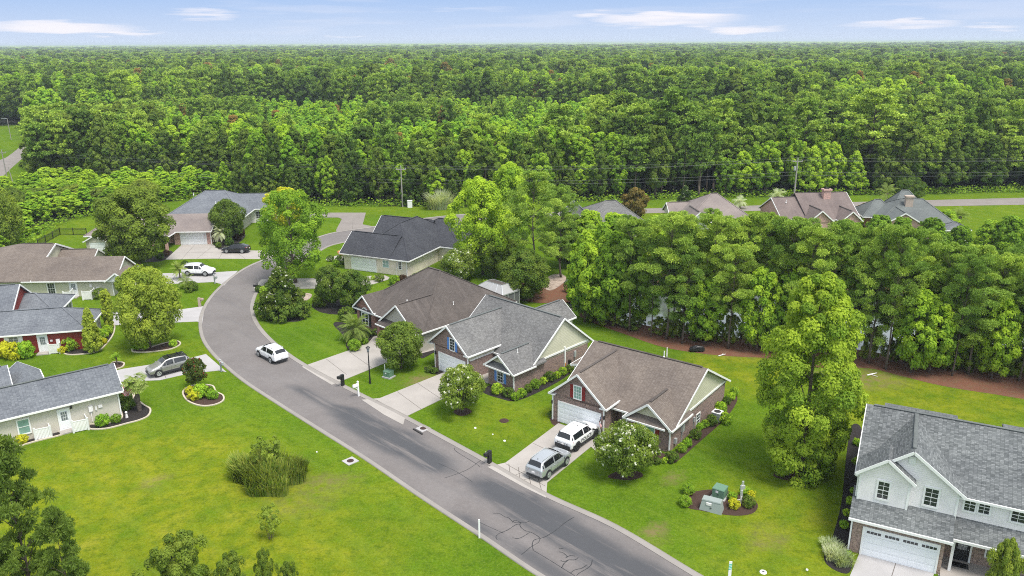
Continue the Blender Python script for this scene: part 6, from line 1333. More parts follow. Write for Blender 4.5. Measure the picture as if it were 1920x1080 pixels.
# ------------------------------------------------------------------ vehicles
def text_mesh(s, size, ext=0.004):
    cu = bpy.data.curves.new('lettering', 'FONT'); cu.body = s; cu.size = size; cu.extrude = ext; cu.align_x = 'CENTER'; cu.align_y = 'CENTER'
    tmp = bpy.data.objects.new('tmp', cu); COL.objects.link(tmp); bpy.context.view_layer.update()
    me = bpy.data.meshes.new_from_object(tmp.evaluated_get(bpy.context.evaluated_depsgraph_get())); bpy.data.objects.remove(tmp); me.name = 'lettering'; return me
def vehicle(loc, heading, label, paintm, Lc=4.65, Wc=1.85, Hc=1.68, wb=2.7, rw=0.36, rear=0.0, lowdark=False, rails=True, coupe=False, police=False, name='parked_suv'):
    root = empty(name, (loc[0], loc[1], loc[2]), heading, label, 'car')
    l = Lc/2; w = Wc/2; r_ = Hc/1.68
    #    x, zb, zm, zbelt, ztop, wb, wm, wbelt, wtop
    if coupe: st = [(-l, .42, .62, .86, .90, .74, .84, .82, .72), (-l+.12, .34, .62, .96, 1.04, .80, .92, .90, .74), (-l+.45, .28, .6, 1.0, 1.16, .86, .99, .94, .68), (-l+1.35, .26, .6, .98, 1.50, .88, 1.0, .95, .60), (-.1, .26, .6, .95, 1.56, .88, 1.0, .95, .62), (.55, .26, .6, .93, 1.48, .88, 1.0, .95, .62), (1.25, .26, .6, .92, 1.0, .88, 1.0, .94, .78), (l-.4, .28, .58, .82, .90, .86, .98, .90, .70), (l-.1, .34, .52, .68, .74, .78, .9, .82, .62), (l, .42, .5, .6, .64, .66, .74, .7, .5)]
    else: st = [(-l, .42, .62, .90, .96, .76, .86, .84, .74), (-l+.07, .34, .62, 1.0, 1.08, .82, .94, .92, .80), (-l+.13, .30, .6, 1.04, 1.16, .86, .98, .94, .78), (-l+.42, .28, .6, 1.05, 1.62, .88, .99, .94, .66), (-.35, .26, .6, 1.02, 1.70, .88, 1.0, .95, .68), (.42, .26, .6, 1.0, 1.64, .88, 1.0, .95, .68), (1.12, .26, .6, .98, 1.10, .88, 1.0, .94, .80), (l-.42, .28, .58, .9, 1.0, .86, .98, .92, .74), (l-.1, .34, .54, .76, .84, .8, .92, .86, .66), (l, .42, .52, .66, .7, .68, .78, .74, .54)]
    V, F = [], []; ns = len(st)
    for (x, zb, zm, zl, zt, a, b_, c, d) in st:
        zt_ = zt*r_ if zt > 1.2 else zt
        half = [(a, zb), (b_*.99, (zb+zm)/2), (b_, zm), (b_*.995, (zm+zl)/2), (c, zl), (d+(c-d)*.12, zl+(zt_-zl)*.86), (d*.93, zt_), (d*.5, zt_+.02), (0, zt_+.03)]
        V += [(x, -y*w, z) for y, z in half]+[(x, y*w, z) for y, z in reversed(half[:-1])]
    k_ = 17
    for i in range(ns-1):
        for j in range(k_-1): a = i*k_+j; F.append((a, a+k_, a+k_+1, a+1))
        F.append((i*k_+k_-1, (i+1)*k_+k_-1, (i+1)*k_, i*k_))
    F.append(tuple(range(k_))); F.append(tuple((ns-1)*k_+j for j in reversed(range(k_))))
    mb = MB(); mb.v, mb.f, mb.smooth = V, F, True; me = mb.mesh('body')
    try: me.set_sharp_from_angle(angle=R(28))
    except Exception: pass
    body = link('body', me, paintm, root); ss = body.modifiers.new('subsurf', 'SUBSURF'); ss.levels = ss.render_levels = 2
    for e_ in me.edges: e_.use_edge_sharp = False
    def sidept(i, f, t, s_, off=0.012):
        """point on the glasshouse side between stations i and i+1"""
        def g(k, f_):
            x, zb, zm, zl, zt, a, b_, c, d = st[k]; zt_ = zt*r_ if zt > 1.2 else zt; y1, z1 = c, zl; y2, z2 = d+(c-d)*.12, zl+(zt_-zl)*.86
            return Vector((x, s_*(y1+(y2-y1)*f_)*w+s_*off, z1+(z2-z1)*f_))
        return g(i, f).lerp(g(i+1, f), t)
    gl = MB(); R0 = 3
    for s_ in (-1, 1):
        for (i, t0, t1) in ((R0, .10, .93), (R0+1, 0.03, .98)):
            gl.face([sidept(i, .12, t0, s_), sidept(i, .12, t1, s_), sidept(i, .92, t1, s_), sidept(i, .92, t0, s_)])
        gl.face([sidept(5, .12, 0.04, s_), sidept(5, .3, .78, s_), sidept(5, .62, .45, s_), sidept(5, .92, .04, s_)])
        gl.face([sidept(2, .25, .55, s_), sidept(2, .25, .97, s_), sidept(2, .85, .97, s_), sidept(2, .6, .6, s_)])
    part('side_window', gl, 'car_glass', root)
    def cross(i, t, f):
        a, b_ = st[i], st[i+1]; x = a[0]+(b_[0]-a[0])*t; za = a[4]*r_ if a[4] > 1.2 else a[4]; zb_ = b_[4]*r_ if b_[4] > 1.2 else b_[4]
        z = za+(zb_-za)*t+.03*(1-abs(f)); y = (a[8]+(b_[8]-a[8])*t)*.9*f*w; return Vector((x, y, z))
    def screen(nm, i, t0, t1, dx):
        m_ = MB()
        for f0, f1 in ((-1, -.5), (-.5, 0), (0, .5), (.5, 1)): m_.face([cross(i, t0, f0)+Vector((dx, 0, .012)), cross(i, t0, f1)+Vector((dx, 0, .012)), cross(i, t1, f1)+Vector((dx, 0, .012)), cross(i, t1, f0)+Vector((dx, 0, .012))])
        part(nm, m_, 'car_glass', root)
    screen('windscreen', 5, .06, .95, .008); screen('rear_window', 2, .1, .9, -.012)
    lw = MB()
    for s_ in (-1, 1): lw.box(-wb/2+rw, wb/2-rw, s_*(w*.97), s_*(w*1.0+.012), .24, .40 if not lowdark else .44)
    lw.box(-l-.02, -l+.2, -w*.74, w*.74, .30, .50); lw.box(l-.2, l+.01, -w*.66, w*.66, .32, .48)
    part('lower_trim', lw, 'car_plastic', root)
    for x in (-wb/2, wb/2):
        for s_ in (-1, 1):
            y = s_*(w*.985); ar = MB(); ar.tube((x, y-s_*.20, rw+.02), (x, y+s_*.022, rw+.02), rw+.075, None, 20); part('wheel_arch', ar, 'car_plastic', root)
            wl = MB(); wl.tube((x, y-s_*.16, rw), (x, y+s_*.045, rw), rw, None, 22); wl.tube((x, y+s_*.045, rw), (x, y+s_*.06, rw), rw*.97, rw*.8, 22); W_ = part('wheel', wl, 'tyre', root)
            rm = MB()
            for k in range(5):
                a = 6.283*k/5; rm.bar((x, y+s_*.068, rw), (x+math.cos(a)*rw*.62, y+s_*.068, rw+math.sin(a)*rw*.62), .02, .09)
            for k in range(18):
                a0, a1 = 6.283*k/18, 6.283*(k+1)/18; rm.bar((x+math.cos(a0)*rw*.64, y+s_*.064, rw+math.sin(a0)*rw*.64), (x+math.cos(a1)*rw*.64, y+s_*.064, rw+math.sin(a1)*rw*.64), .03, .05)
            part('rim', rm, 'black_metal' if police else 'galvanised', W_)
    for s_ in (-1, 1):
        part('tail_lamp', MB().hexa([(-l-.01, s_*w*.5, .86), (-l+.30, s_*w*.965, .84), (-l+.30, s_*w*.90, .84), (-l+.05, s_*w*.5, .86)][::s_], [(-l+.06, s_*w*.56, 1.03), (-l+.34, s_*w*.96, 1.06), (-l+.30, s_*w*.88, 1.06), (-l+.12, s_*w*.56, 1.03)][::s_]), 'car_lamp', root)
        part('headlight', MB().hexa([(l-.02, s_*w*.50, .62), (l-.32, s_*w*.93, .70), (l-.35, s_*w*.85, .70), (l-.1, s_*w*.5, .62)][::-s_], [(l-.08, s_*w*.52, .76), (l-.45, s_*w*.93, .86), (l-.45, s_*w*.82, .86), (l-.15, s_*w*.52, .76)][::-s_]), 'car_headlamp', root)
        part('mirror', MB().hexa([(.98, s_*w*.95, .98), (1.12, s_*w*.95, .98), (1.10, s_*w*1.16, 1.0), (.98, s_*w*1.16, 1.0)][::s_], [(.98, s_*w*.93, 1.12), (1.08, s_*w*.93, 1.10), (1.06, s_*w*1.15, 1.13), (.98, s_*w*1.15, 1.14)][::s_]), 'black_metal' if police else paintm, root)
        dh = MB()
        for x in (-.55, .38): dh.box(x, x+.16, s_*(w*.985), s_*(w*1.0+.02), .86, .89)
        part('door_handle', dh, paintm if not police else 'car_plastic', root)
        sm = MB()
        for x in (-1.0, -.02, .95): sm.box(x, x+.012, s_*(w*.985), s_*(w*1.0+.004), .42, .96)
        part('door_seam', sm, 'car_plastic', root)
        if rails: part('roof_rail', MB().bar((-l+.55, s_*w*.60, 1.64*r_+.05), (.35, s_*w*.60, 1.64*r_+.045), .035, .04), 'black_metal' if lowdark else 'galvanised', root)
    part('grille', MB().box(l-.03, l+.012, -w*.42, w*.42, .5, .66), 'car_plastic', root)
    part('licence_plate', MB().box(-l-.025, -l+.01, -.15, .15, .66, .80), 'flag_white', root)
    part('antenna', MB().hexa([(-l+.62, -.03, 1.64*r_), (-l+.8, -.03, 1.64*r_), (-l+.8, .03, 1.64*r_), (-l+.62, .03, 1.64*r_)], [(-l+.6, -.01, 1.64*r_+.13), (-l+.66, -.01, 1.64*r_+.13), (-l+.66, .01, 1.64*r_+.13), (-l+.6, .01, 1.64*r_+.13)]), paintm, root)
    return root, l, w, body
def ang_px(a, b_): d = at(*b_)-at(*a); return math.atan2(d.y, d.x)
# silver one and police one on the driveway of the red shuttered house
hd = R(52.5)
def vloc(px, py, hd, wb, w, z=0.135, side=-1):
    """place by the ground point of the rear wheel on the side facing the camera"""
    p = at(px, py, z); d = Vector((math.cos(hd), math.sin(hd), 0)); n = Vector((-d.y, d.x, 0)); return p+d*wb/2-n*side*w
p_ = vloc(1029, 897, hd, 2.7, 0.92)
vehicle(p_, hd, 'silver crossover parked behind the police vehicle on the driveway', 'car_silver', 4.65, 1.84, 1.70, 2.7, name='parked_suv')
p_ = vloc(1083, 844, R(52), 3.0, 0.98)
root, l, w, body = vehicle(p_, R(52), 'white police utility vehicle with black lower body parked nose to the garage door', 'car_white', 5.0, 2.0, 1.76, 3.0, 0.39, lowdark=True, police=True, rails=False, name='police_suv')
part('rear_bumper', MB().box(-l-.03, -l+.3, -w*.80, w*.80, .40, .70), 'car_plastic', root)
for s_ in (-1, 1): part('bumper_corner', MB().box(-l+.25, -1.5-.42, s_*(w*.93), s_*(w*.992+.01), .40, .68), 'car_plastic', root)
tm = text_mesh('POLICE', .34); o = link('lettering', tm, 'car_plastic', root)
o.matrix_local = Matrix.Translation((-l+.002-.012, 0, .80)) @ Matrix(((0, 0, -1, 0), (-1, 0, 0, 0), (0, 1, 0, 0), (0, 0, 0, 1))) @ Matrix.Diagonal((1.05, .62, 1, 1))
for s_ in (-1, 1):
    tm = text_mesh('POLICE', .42); o = link('lettering', tm, 'car_plastic', root); ax = -s_
    o.matrix_local = Matrix.Translation((-.1, s_*(w+.014), .72)) @ Matrix(((ax, 0, 0, 0), (0, 0, s_*1.0, 0), (0, 1, 0, 0), (0, 0, 0, 1))) @ Matrix.Diagonal((1.25, 1, 1, 1))
part('light_bar', MB().box(.30, .52, -.62, .62, 1.72, 1.775), 'grey_metal', root)
part('roof_antenna', MB().tube((-.5, .2, 1.75), (-.5, .2, 1.86), .035).tube((-.5, -.25, 1.75), (-.5, -.25, 1.86), .035).tube((-1.3, -.1, 1.72), (-1.3, -.1, 1.82), .035), 'black_metal', root)
# white crossover on the road, driving away to the upper left
hd = ang_px((507, 681), (484, 668)); hd = R(133)
n = Vector((-math.sin(hd), math.cos(hd), 0)); d = Vector((math.cos(hd), math.sin(hd), 0)); p_ = at(506.5, 681, .015)+d*1.36-n*.93
vehicle(p_, R(135), 'white crossover on the road at the bend, seen from behind', 'car_white', 4.75, 1.88, 1.68, 2.78, name='car_on_road')
# light coloured crossover with black roof rails on the beige house driveway
hd = ang_px((345, 694), (299, 706)); d = Vector((math.cos(hd), math.sin(hd), 0)); n = Vector((-d.y, d.x, 0)); p_ = at(322, 700, .11)-n*.9
p_ = at(299, 706, .11)-d*1.34-n*.90
root, l, w, body = vehicle(p_, hd, 'pearl crossover with black roof and rack on the driveway by the palmetto', 'car_champagne', 4.6, 1.86, 1.70, 2.69, lowdark=True, name='parked_suv')
part('black_roof', MB().hexa([(-l+.5, -w*.60, 1.665), (.38, -w*.60, 1.665), (.38, w*.60, 1.665), (-l+.5, w*.60, 1.665)], [(-l+.5, -w*.55, 1.765), (.36, -w*.55, 1.71), (.36, w*.55, 1.71), (-l+.5, w*.55, 1.735)]), 'car_black', root)
part('roof_rack', MB().box(-1.2, -1.12, -w*.64, w*.64, 1.77, 1.83).box(-.2, -.12, -w*.64, w*.64, 1.77, 1.83), 'black_metal', root)
# white SUV at the sage house
hd = ang_px((345, 515), (385, 517)); hd = R(-4); d = Vector((math.cos(hd), math.sin(hd), 0)); n = Vector((-d.y, d.x, 0)); p_ = at(385, 517.5, .115)-d*1.4+n*.93
vehicle(p_, hd, 'white three row vehicle parked on the pale driveway of the sage sided house', 'car_white', 4.95, 1.95, 1.76, 2.86, name='parked_suv')
# black coupe SUV at the pink brick house
hd = R(178); d = Vector((math.cos(hd), math.sin(hd), 0)); n = Vector((-d.y, d.x, 0)); p_ = at(425, 474.5, .10)-d*1.38-n*.92
vehicle(p_, hd, 'black car with sloping roof parked by the dark bed of the pink brick house', 'car_black', 4.75, 1.9, 1.58, 2.76, coupe=True, rails=False, name='parked_car')
# ------------------------------------------------------------------ street furniture
def mailbox(px, py, rz, mat, label, hgt=1.15, kind='post'):
    p_ = at(px, py); root = empty('mailbox', p_, rz, label, 'mailbox')
    if kind == 'post': part('post', MB().box(-.07, .07, -.07, .07, 0, hgt+.35).hexa([(-.09, -.09, hgt+.35), (.09, -.09, hgt+.35), (.09, .09, hgt+.35), (-.09, .09, hgt+.35)], [(-.02, -.02, hgt+.45), (.02, -.02, hgt+.45), (.02, .02, hgt+.45), (-.02, .02, hgt+.45)]), mat, root)
    else: part('post', MB().box(-.16, .16, -.13, .13, 0, hgt+.2), mat, root)
    b = MB(); b.box(-.62, .02, -.11, .11, hgt-.12, hgt+.06)
    for k in range(6):
        a0, a1 = math.pi*k/6, math.pi*(k+1)/6
        b.hexa([(-.62, .11*math.cos(a0), hgt+.06), (.02, .11*math.cos(a0), hgt+.06), (.02, .11*math.cos(a1), hgt+.06), (-.62, .11*math.cos(a1), hgt+.06)][::-1], [(-.62, .11*math.cos(a0), hgt+.06+.12*math.sin(a0)), (.02, .11*math.cos(a0), hgt+.06+.12*math.sin(a0)), (.02, .11*math.cos(a1), hgt+.06+.12*math.sin(a1)), (-.62, .11*math.cos(a1), hgt+.06+.12*math.sin(a1))][::-1])
    part('box', b, mat, root); part('bracket', MB().bar((-.45, 0, hgt-.14), (-.05, 0, hgt-.5), .06, .06).box(-.55, 0, -.06, .06, hgt-.2, hgt-.13), mat, root)
    part('flag', MB().box(-.35, -.3, .115, .13, hgt, hgt+.2), 'flag_red' if mat != 'black_metal' else 'white_trim', root); return root
mailbox(643, 724, R(45), 'black_metal', 'black mailbox beside the driveway kerb, next to the white one', 1.15, 'pillar')
mailbox(672.5, 743, R(45), 'white_trim', 'white post mailbox on the lawn strip between two driveways', 1.3)
mailbox(918, 869, R(45), 'black_metal', 'black mailbox at the kerb by the driveway with the two parked vehicles', 1.05, 'pillar')
mailbox(403, 532, R(150), 'grey_metal', 'grey mailbox at the edge of the pale driveway with the white vehicle', 1.1)
mailbox(375, 575, R(180), 'stone', 'stone coloured pillar mailbox by the road bend', 1.1, 'pillar')
mailbox(415, 697, R(140), 'grey_metal', 'thin grey mailbox at the kerb below the road bend', 1.1)
mailbox(484, 548, R(20), 'black_metal', 'black mailbox at the shrubs under the tall open crowned tree', 1.1)
# lamp post
p_ = at(694, 719); hh = height_at(p_, 650); root = empty('street_lamp', p_, 0, 'black street lamp post with lantern between the driveways', 'street lamp')
part('base', MB().tube((0, 0, 0), (0, 0, .5), .13, .09, 12), 'black_metal', root); part('pole', MB().tube((0, 0, .5), (0, 0, hh-.55), .085, .05, 12), 'black_metal', root)
ln = part('lantern', MB().tube((0, 0, hh-.55), (0, 0, hh-.12), .10, .19, 8), 'glass_grey', root); part('cap', MB().tube((0, 0, hh-.12), (0, 0, hh+.1), .26, .03, 8), 'black_metal', root); part('collar', MB().tube((0, 0, hh-.6), (0, 0, hh-.55), .13, .13, 8), 'black_metal', root)
# utility boxes
def ubox(name, px, py, rz, label, w, d, h, mat, pad=True, lid=.06, slope=0.0):
    p_ = at(px, py); root = empty(name, p_, rz, label, 'utility box')
    if pad: part('pad', MB().box(-w/2-.12, w/2+.12, -d/2-.12, d/2+.12, 0, .14), 'concrete_white', root)
    z0 = .14 if pad else 0; a = [(-w/2, -d/2, z0), (w/2, -d/2, z0), (w/2, d/2, z0), (-w/2, d/2, z0)]
    b = [(-w/2+slope, -d/2+slope, z0+h), (w/2-slope, -d/2+slope, z0+h), (w/2-slope, d/2-slope, z0+h), (-w/2+slope, d/2-slope, z0+h)]
    part('cabinet', MB().hexa(a, b), mat, root); e = .03-slope
    part('lid', MB().hexa([(-w/2-e, -d/2-e, z0+h), (w/2+e, -d/2-e, z0+h), (w/2+e, d/2+e, z0+h), (-w/2-e, d/2+e, z0+h)], [(-w/2-e+.03, -d/2-e+.03, z0+h+lid), (w/2+e-.03, -d/2-e+.03, z0+h+lid), (w/2+e-.03, d/2+e-.03, z0+h+lid), (-w/2-e+.03, d/2+e-.03, z0+h+lid)]), mat, root)
    part('sign_plate', MB().box(-w*.2, w*.02, -d/2-.01+slope*.4, -d/2+.05+slope*.6, z0+h*.62, z0+h*.86), 'flag_white', root); part('latch', MB().box(-.05, .07, -d/2-.02+slope*.2, -d/2+.05, z0+h*.4, z0+h*.47), 'car_plastic', root)
    return root
ubox('transformer_box', 1349, 932, R(-35), 'green electrical box on a pale slab in the island bed', .95, .95, .75, 'green_box')
ubox('switch_cabinet', 1334, 955, R(-27), 'pale grey green trapezoid utility cabinet in front of the green box', 1.75, .95, .85, 'pale_box', False, .08, .16)
ubox('transformer_box', 729, 707, R(-30), 'green transformer box on the grass strip beyond the street lamp', .85, .8, .6, 'green_box')
tag(part('marker_stake', MB().box(-.05, .05, -.05, .05, 0, 1.0), 'white_trim'), 'short white stake behind the green transformer box', 'marker post').location = at(722, 699)
# ac unit
p_ = at(1344, 789); root = empty('air_conditioner', p_, R(-37), 'outdoor air conditioner unit between shrubs along the brick side wall', 'air conditioner')
part('cabinet', MB().box(-.42, .42, -.42, .42, .08, .95), 'grey_metal', root); part('top', MB().box(-.45, .45, -.45, .45, .951, 1.0), 'white_trim', root); part('fan_grille', MB().tube((0, 0, 1.0), (0, 0, 1.02), .33, .33, 20), 'dark_vent', root); part('louvre', (lambda m: [m.box(-.43, .43, -.43, .43, z, z+.02) for z in np.arange(.15, .9, .1)] and m)(MB()), 'galvanised', root)
# marker posts
def post(name, px, py, top, w, label, mat='white_trim', cat='marker post'):
    p_ = at(px, py); h_ = height_at(p_, top); root = empty(name, p_, 0, label, cat); part('post', MB().box(-w, w, -.02, .02, 0, h_), mat, root); return root, h_
post('marker_post', 899, 1009, 974, .065, 'plain white marker post on the grass beside the near kerb')
root, h_ = post('marker_post', 1366, 1100, 1053, .1, 'white marker post with teal stripes at the bottom edge of the lawn')
for k in range(4): part('stripe', MB().hexa([(-.101, -.024, h_-.28-k*.12), (.101, -.024, h_-.22-k*.12), (.101, .024, h_-.22-k*.12), (-.101, .024, h_-.28-k*.12)], [(-.101, -.024, h_-.21-k*.12), (.101, -.024, h_-.15-k*.12), (.101, .024, h_-.15-k*.12), (-.101, .024, h_-.21-k*.12)]), 'teal_paint', root)
part('mark', MB().box(-.05, .05, -.024, .024, .18, .3), 'flag_red', root)
def disc(name, px, py, r, label, mats, cat, h=.04, sq=False, rz=0):
    root = empty(name, at(px, py), rz, label, cat)
    if sq: part('frame', MB().box(-r*1.5, r*1.5, -r*1.5, r*1.5, 0, h), mats[0], root)
    else: part('rim', MB().tube((0, 0, 0), (0, 0, h), r*1.12, r*1.05, 24), mats[0], root)
    lid_ = MB().tube((0, 0, h), (0, 0, h+.015), r*.85, None, 24)
    for k in range(-2, 3): lid_.box(-r*.6, r*.6, k*r*.26-.015, k*r*.26+.015, h+.015, h+.022)
    part('lid', lid_, mats[1], root); return root
disc('manhole', 945, 789, .42, 'round dark manhole on the lawn beside the blue shuttered house', ('mulch', 'mulch'), 'manhole')
disc('storm_drain', 793.5, 804, .36, 'square concrete storm drain with round lid by the far kerb', ('concrete_white', 'mulch'), 'storm drain', .06, True, R(-45))
disc('storm_drain', 657, 865, .36, 'square concrete storm drain with round lid behind the near kerb', ('concrete_white', 'mulch'), 'storm drain', .06, True, R(-45))
part('drain_slot', MB().bar(at(775, 804, .07), at(792, 814, .07), .14, .08), 'dark_vent', None); bpy.data.objects['drain_slot']['kind'] = 'structure'
root = disc('valve_cover', 1431, 1073, .22, 'white oval valve cover on the bottom lawn', ('white_trim', 'white_trim'), 'cover')
part('mark', MB().box(-.08, .06, -.03, .05, .062, .072).box(.02, .09, -.07, .0, .062, .074), 'car_plastic', root)
for x, y, s, lb in [(1513, 1069, .09, 'little white cap on the lawn near the two storey house'), (891, 803, .12, 'pale cover plate on the lawn nearer the storm drain'), (924, 815, .07, 'small white cap between two pale plates on the lawn'), (946, 827, .12, 'pale cover plate on the lawn nearer the black mailbox'), (594, 848, .07, 'tiny white marker on the grass above the near storm drain')]:
    tag(part('lawn_marker', MB().tube((0, 0, 0), (0, 0, .07), s, s*.9, 12), 'white_trim'), lb, 'marker').location = at(x, y)
# post with white lantern in the island bed
p_ = at(1389, 944); root = empty('garden_post', p_, R(10), 'weathered white garden post with ornament in the island bed', 'garden ornament')
part('post', MB().box(-.07, .07, -.05, .05, 0, 1.7).bar((-.35, 0, .35), (.45, 0, .35), .05, .05), 'flag_white', root); part('ornament', MB().box(-.16, .22, -.06, .06, 1.3, 1.62).box(-.05, .1, -.05, .05, 1.7, 2.0).box(-.14, .06, -.06, .0, .75, 1.2), 'galvanised', root)
# other garden things
tag(part('flower_pot', MB().tube((0, 0, 0), (0, 0, .5), .2, .3, 12).ball((0, 0, .6), .35, .35, .25, jit=.1), 'terracotta'), 'orange pot at the road side foot of the magnolia bed', 'flower pot').location = at(517, 601)
tag(part('flower_pot', MB().tube((0, 0, 0), (0, 0, .5), .3, .45, 12).ball((0, 0, .65), .6, .5, .35, jit=.15), 'terracotta'), 'orange planter by the patio left of the cream house', 'flower pot').location = at(640, 480)
tag(part('flower_pot', MB().tube((0, 0, 0), (0, 0, .45), .15, .24, 12).ball((0, 0, .5), .2, .2, .2, jit=.1), 'white_trim'), 'white pot by the entrance of the umber roofed house', 'flower pot').location = at(709, 627)
tag(part('garden_gnome', MB().tube((0, 0, 0), (0, 0, .45), .14, .08, 10).ball((0, 0, .55), .12, .12, .14), 'flag_white'), 'small white figure in the bed beside the palmetto', 'garden ornament').location = at(238, 783)
p_ = at(840, 648); tag(part('flower_pot', MB().tube((0, 0, 0), (0, 0, .4), .15, .22, 10), 'terracotta'), 'small pot beside the side path of the umber roofed house', 'flower pot').location = p_
px_tree('narrow_shrub', 'cedar_loose', (800, 655), 637, 8, 'thin dark upright shrub against the greige side wall', 'shrub')
tag(part('yard_cart', MB().box(-.8, .8, -.35, .35, .15, .5).ball((0.1, 0, .5), .7, .35, .25, jit=.15).tube((-.9, 0, .25), (-.7, 0, .25), .22), 'black_metal'), 'dark covered object lying on the pine straw bank', 'yard object').location = at(1307, 659)
tag(part('marker_stake', MB().tube((0, 0, 0), (0, 0, 1.1), .1, .05, 8), 'flag_white'), 'pale post on the bank lawn behind the red shuttered house', 'marker post').location = at(1250, 668)
tag(part('fallen_branch', MB().tube((0, 0, .05), (.9, .3, .15), .07, .03, 6).tube((.4, .12, .08), (.7, .6, .12), .04, .02, 6), 'flag_white'), 'pale fallen branch on the pine straw left of the tall tree', 'branch').location = at(1347, 668)
tag(part('fallen_branch', MB().tube((0, 0, .05), (1.2, .4, .12), .08, .04, 6).tube((.4, .12, .08), (.9, -.5, .1), .05, .02, 6), 'flag_white'), 'pale fallen branch on the pine straw right of the tall tree', 'branch').location = at(1626, 704)
tag(part('garden_bench', MB().box(-.8, .8, -.2, .2, .4, .46).box(-.7, -.6, -.2, .2, 0, .4).box(.6, .7, -.2, .2, 0, .4), 'stone'), 'low stone bench in the yard behind the middle houses', 'bench').location = at(1068, 585)
# white screens / privacy fences
def screenfence(pts, h_, label, lattice=False, name='privacy_screen'):
    P0 = at(*pts[0]); root = empty(name, P0, 0, label, 'fence'); W_ = [at(*p)-P0 for p in pts]
    pm = MB()
    for a, b_ in zip(W_[:-1], W_[1:]):
        n = max(4, int((b_-a).length/(.11))); d = (b_-a)
        for k in range(n): p0 = a+d*(k+.08)/n; p1 = a+d*(k+.92)/n; pm.bar(p0+Vector((0, 0, h_*.52)), p1+Vector((0, 0, h_*.52)), .03, h_*.9)
        pm.bar(a+Vector((0, 0, h_)), b_+Vector((0, 0, h_)), .07, .07)
    part('panel', pm, 'white_trim', root)
    for p in W_: part('post', MB().box(p.x-.07, p.x+.07, p.y-.07, p.y+.07, 0, h_+.15), 'white_trim', root)
screenfence([(139, 812), (167, 806), (160, 793)], 1.15, 'white lattice screen by the door of the beige sided house'); screenfence([(68, 826), (97, 820), (90, 806)], 1.1, 'white screen below the window of the beige sided house')
screenfence([(94, 664), (113, 663), (117, 656)], 1.2, 'white screen beside the door of the dark red house')
screenfence([(121, 564), (134, 563), (139, 557)], 1.25, 'white screen left of the door of the sage house'); screenfence([(156, 563), (173, 562), (179, 556)], 1.25, 'white screen right of the door of the sage house')
def railfence(pts, h_, label):
    P0 = at(*pts[0]); root = empty('iron_fence', P0, 0, label, 'fence'); W_ = [at(*p)-P0 for p in pts]; pm = MB()
    for a, b_ in zip(W_[:-1], W_[1:]):
        L_ = (b_-a).length; n = int(L_/.16)
        for k in range(n): p = a.lerp(b_, k/n); pm.box(p.x-.012, p.x+.012, p.y-.012, p.y+.012, .05, h_)
        for z in (.12, h_*.85, h_): pm.bar(a+Vector((0, 0, z)), b_+Vector((0, 0, z)), .04, .05)
        m_ = MB(); n = int(L_/2.4)
        for k in range(n+1): p = a.lerp(b_, k/n); m_.box(p.x-.05, p.x+.05, p.y-.05, p.y+.05, 0, h_+.12)
        part('post', m_, 'black_metal', root)
    part('rail_panel', pm, 'black_metal', root)
railfence([(72, 463), (113, 440), (163, 441)], 1.3, 'black metal fence around the back lawn of the maple yard')
# ------------------------------------------------------------------ power line
def upole(px, py, top, label, r0=.17, arm=True, z0=None, mat='pole_wood', tilt=0, extra=False):
    b_ = at(px, py); h_ = height_at(b_, top); root = empty('utility_pole', b_, 0, label, 'utility pole'); root.rotation_euler = (0, tilt, 0)
    part('pole', MB().tube((0, 0, -.2), (0, 0, h_), r0, r0*.65, 10), mat, root)
    if arm: part('crossarm', MB().box(-1.1, 1.1, -.08, .08, h_-.75, h_-.6), mat, root); part('insulator', MB().tube((-1, 0, h_-.6), (-1, 0, h_-.35), .06).tube((1, 0, h_-.6), (1, 0, h_-.35), .06).tube((0, 0, h_), (0, 0, h_+.2), .06), 'grey_metal', root)
    if extra: part('transformer', MB().tube((-.45, 0, h_-2.6), (-.45, 0, h_-1.7), .24, None, 12), 'grey_metal', root)
    return b_, h_
A1 = upole(755, 388, 312, 'pale utility pole left of centre in front of the forest'); A2 = upole(1487, 385, 297, 'pale utility pole behind the pink brick house', .2, extra=True)
A0 = upole(14, 338, 282, 'grey utility pole at the left edge beside the side road'); upole(27, 352, 312, 'short leaning utility pole beside the side road', .12, False, tilt=-.1)
B1 = upole(21, 262, 222, 'street lamp pole on the far left lawn', .14, False); part('lamp_arm', MB().bar((0, 0, B1[1]-.1), (-2.2, 0, B1[1]-.1), .15, .15), 'grey_metal', bpy.data.objects[[o.name for o in bpy.data.objects if o.get('label') == 'street lamp pole on the far left lawn'][0]])
B2 = upole(76, 222, 192, 'dark utility pole left of its pale neighbour above the woods', .16, mat='bark'); B3 = upole(146, 212, 178, 'pale utility pole above the left woods', .2, extra=True); B4 = upole(268, 196, 168, 'distant pale utility pole sticking out of the trees', .2)
upole(1172, 335, 301, 'thin dark pole among the trees right of the central group', .12, False, mat='bark')
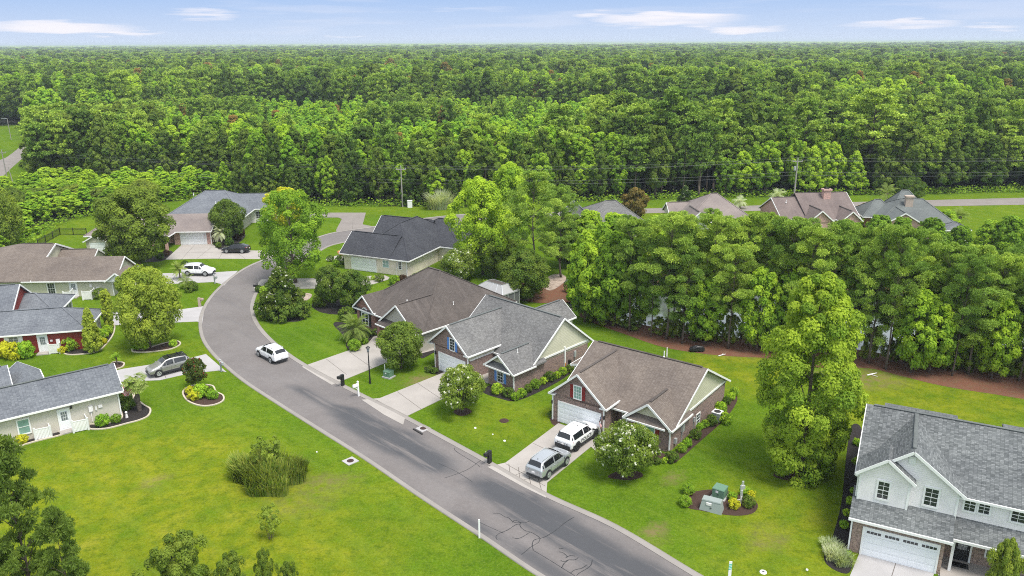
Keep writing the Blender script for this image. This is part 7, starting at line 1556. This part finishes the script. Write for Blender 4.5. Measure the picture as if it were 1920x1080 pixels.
def wire(nodes, label, r_=.035, sag=1.0):
    cu = bpy.data.curves.new('power_cable', 'CURVE'); cu.dimensions = '3D'; cu.bevel_depth = r_*0.4; cu.bevel_resolution = 1
    sp = cu.splines.new('POLY'); P_ = []
    for a, b_ in zip(nodes[:-1], nodes[1:]):
        for k in range(12): t = k/12; q = Vector(a).lerp(Vector(b_), t); q.z -= sag*4*t*(1-t); P_.append(q)
    P_.append(Vector(nodes[-1])); sp.points.add(len(P_)-1)
    for i, q in enumerate(P_): sp.points[i].co = (*q, 1)
    dg = bpy.data.objects.new('tmp', cu); COL.objects.link(dg); bpy.context.view_layer.update(); me = bpy.data.meshes.new_from_object(dg.evaluated_get(bpy.context.evaluated_depsgraph_get())); bpy.data.objects.remove(dg)
    o = link('power_cable', me, 'cable_grey'); tag(o, label, 'power cable', 'cables of the power line'); return o
AL = (Vector((A0[0].x-60, A0[0].y+10, 0)), A0[1]); AR = (Vector((A2[0].x+95, A2[0].y+6, 0)), A2[1]+.3)
for dx, dz, lb in ((-1, -.35, 'uppermost cable of the power line on the near insulators'), (1, -.36, 'upper cable of the power line on the far insulators'), (0, .2, 'top centre cable of the power line'), (0.1, -2.9, 'lower cable of the power line below the crossarms'), (-.1, -3.6, 'lowest cable of the power line')):
    wire([(a[0].x+dx*.9, a[0].y+dx*.5, a[1]+dz) for a in (AL, A0, A1, A2, AR)], lb, .03 if dz > -1 else .04)
tag(part('service_cabinet', MB().box(-.5, .5, -.4, .4, 0, 1.5).box(-.55, .55, -.45, .45, 1.5, 1.6), 'white_trim'), 'white cabinet at the forest edge right of the pale pole', 'utility box').location = at(769, 389)
upole(859, 400, 384, 'short black lamp post on the roadside lawn by the central trees', .1, False, mat='black_metal')
# ------------------------------------------------------------------ haze
hz = MB().box(-26000, 26000, -60, 26500, -2.2, 43)
m = bpy.data.materials.new('haze'); m.use_nodes = True; t = m.node_tree; t.nodes.clear()
pvn = N(t, 'ShaderNodeVolumePrincipled'); pvn.inputs['Density'].default_value = 0.00016; pvn.inputs['Color'].default_value = (0.80, 0.90, 1.0, 1); pvn.inputs['Anisotropy'].default_value = 0.1
mo = N(t, 'ShaderNodeOutputMaterial'); t.links.new(pvn.outputs[0], mo.inputs['Volume']); MATS['haze'] = m
m.volume_intersection_method = 'FAST' if hasattr(m, 'volume_intersection_method') else None
o = part('haze', hz, 'haze'); o['kind'] = 'stuff'; o['label'] = 'thin pale haze over the far forest'; o['category'] = 'haze'
m.cycles.homogeneous_volume = True if hasattr(m.cycles, 'homogeneous_volume') else None
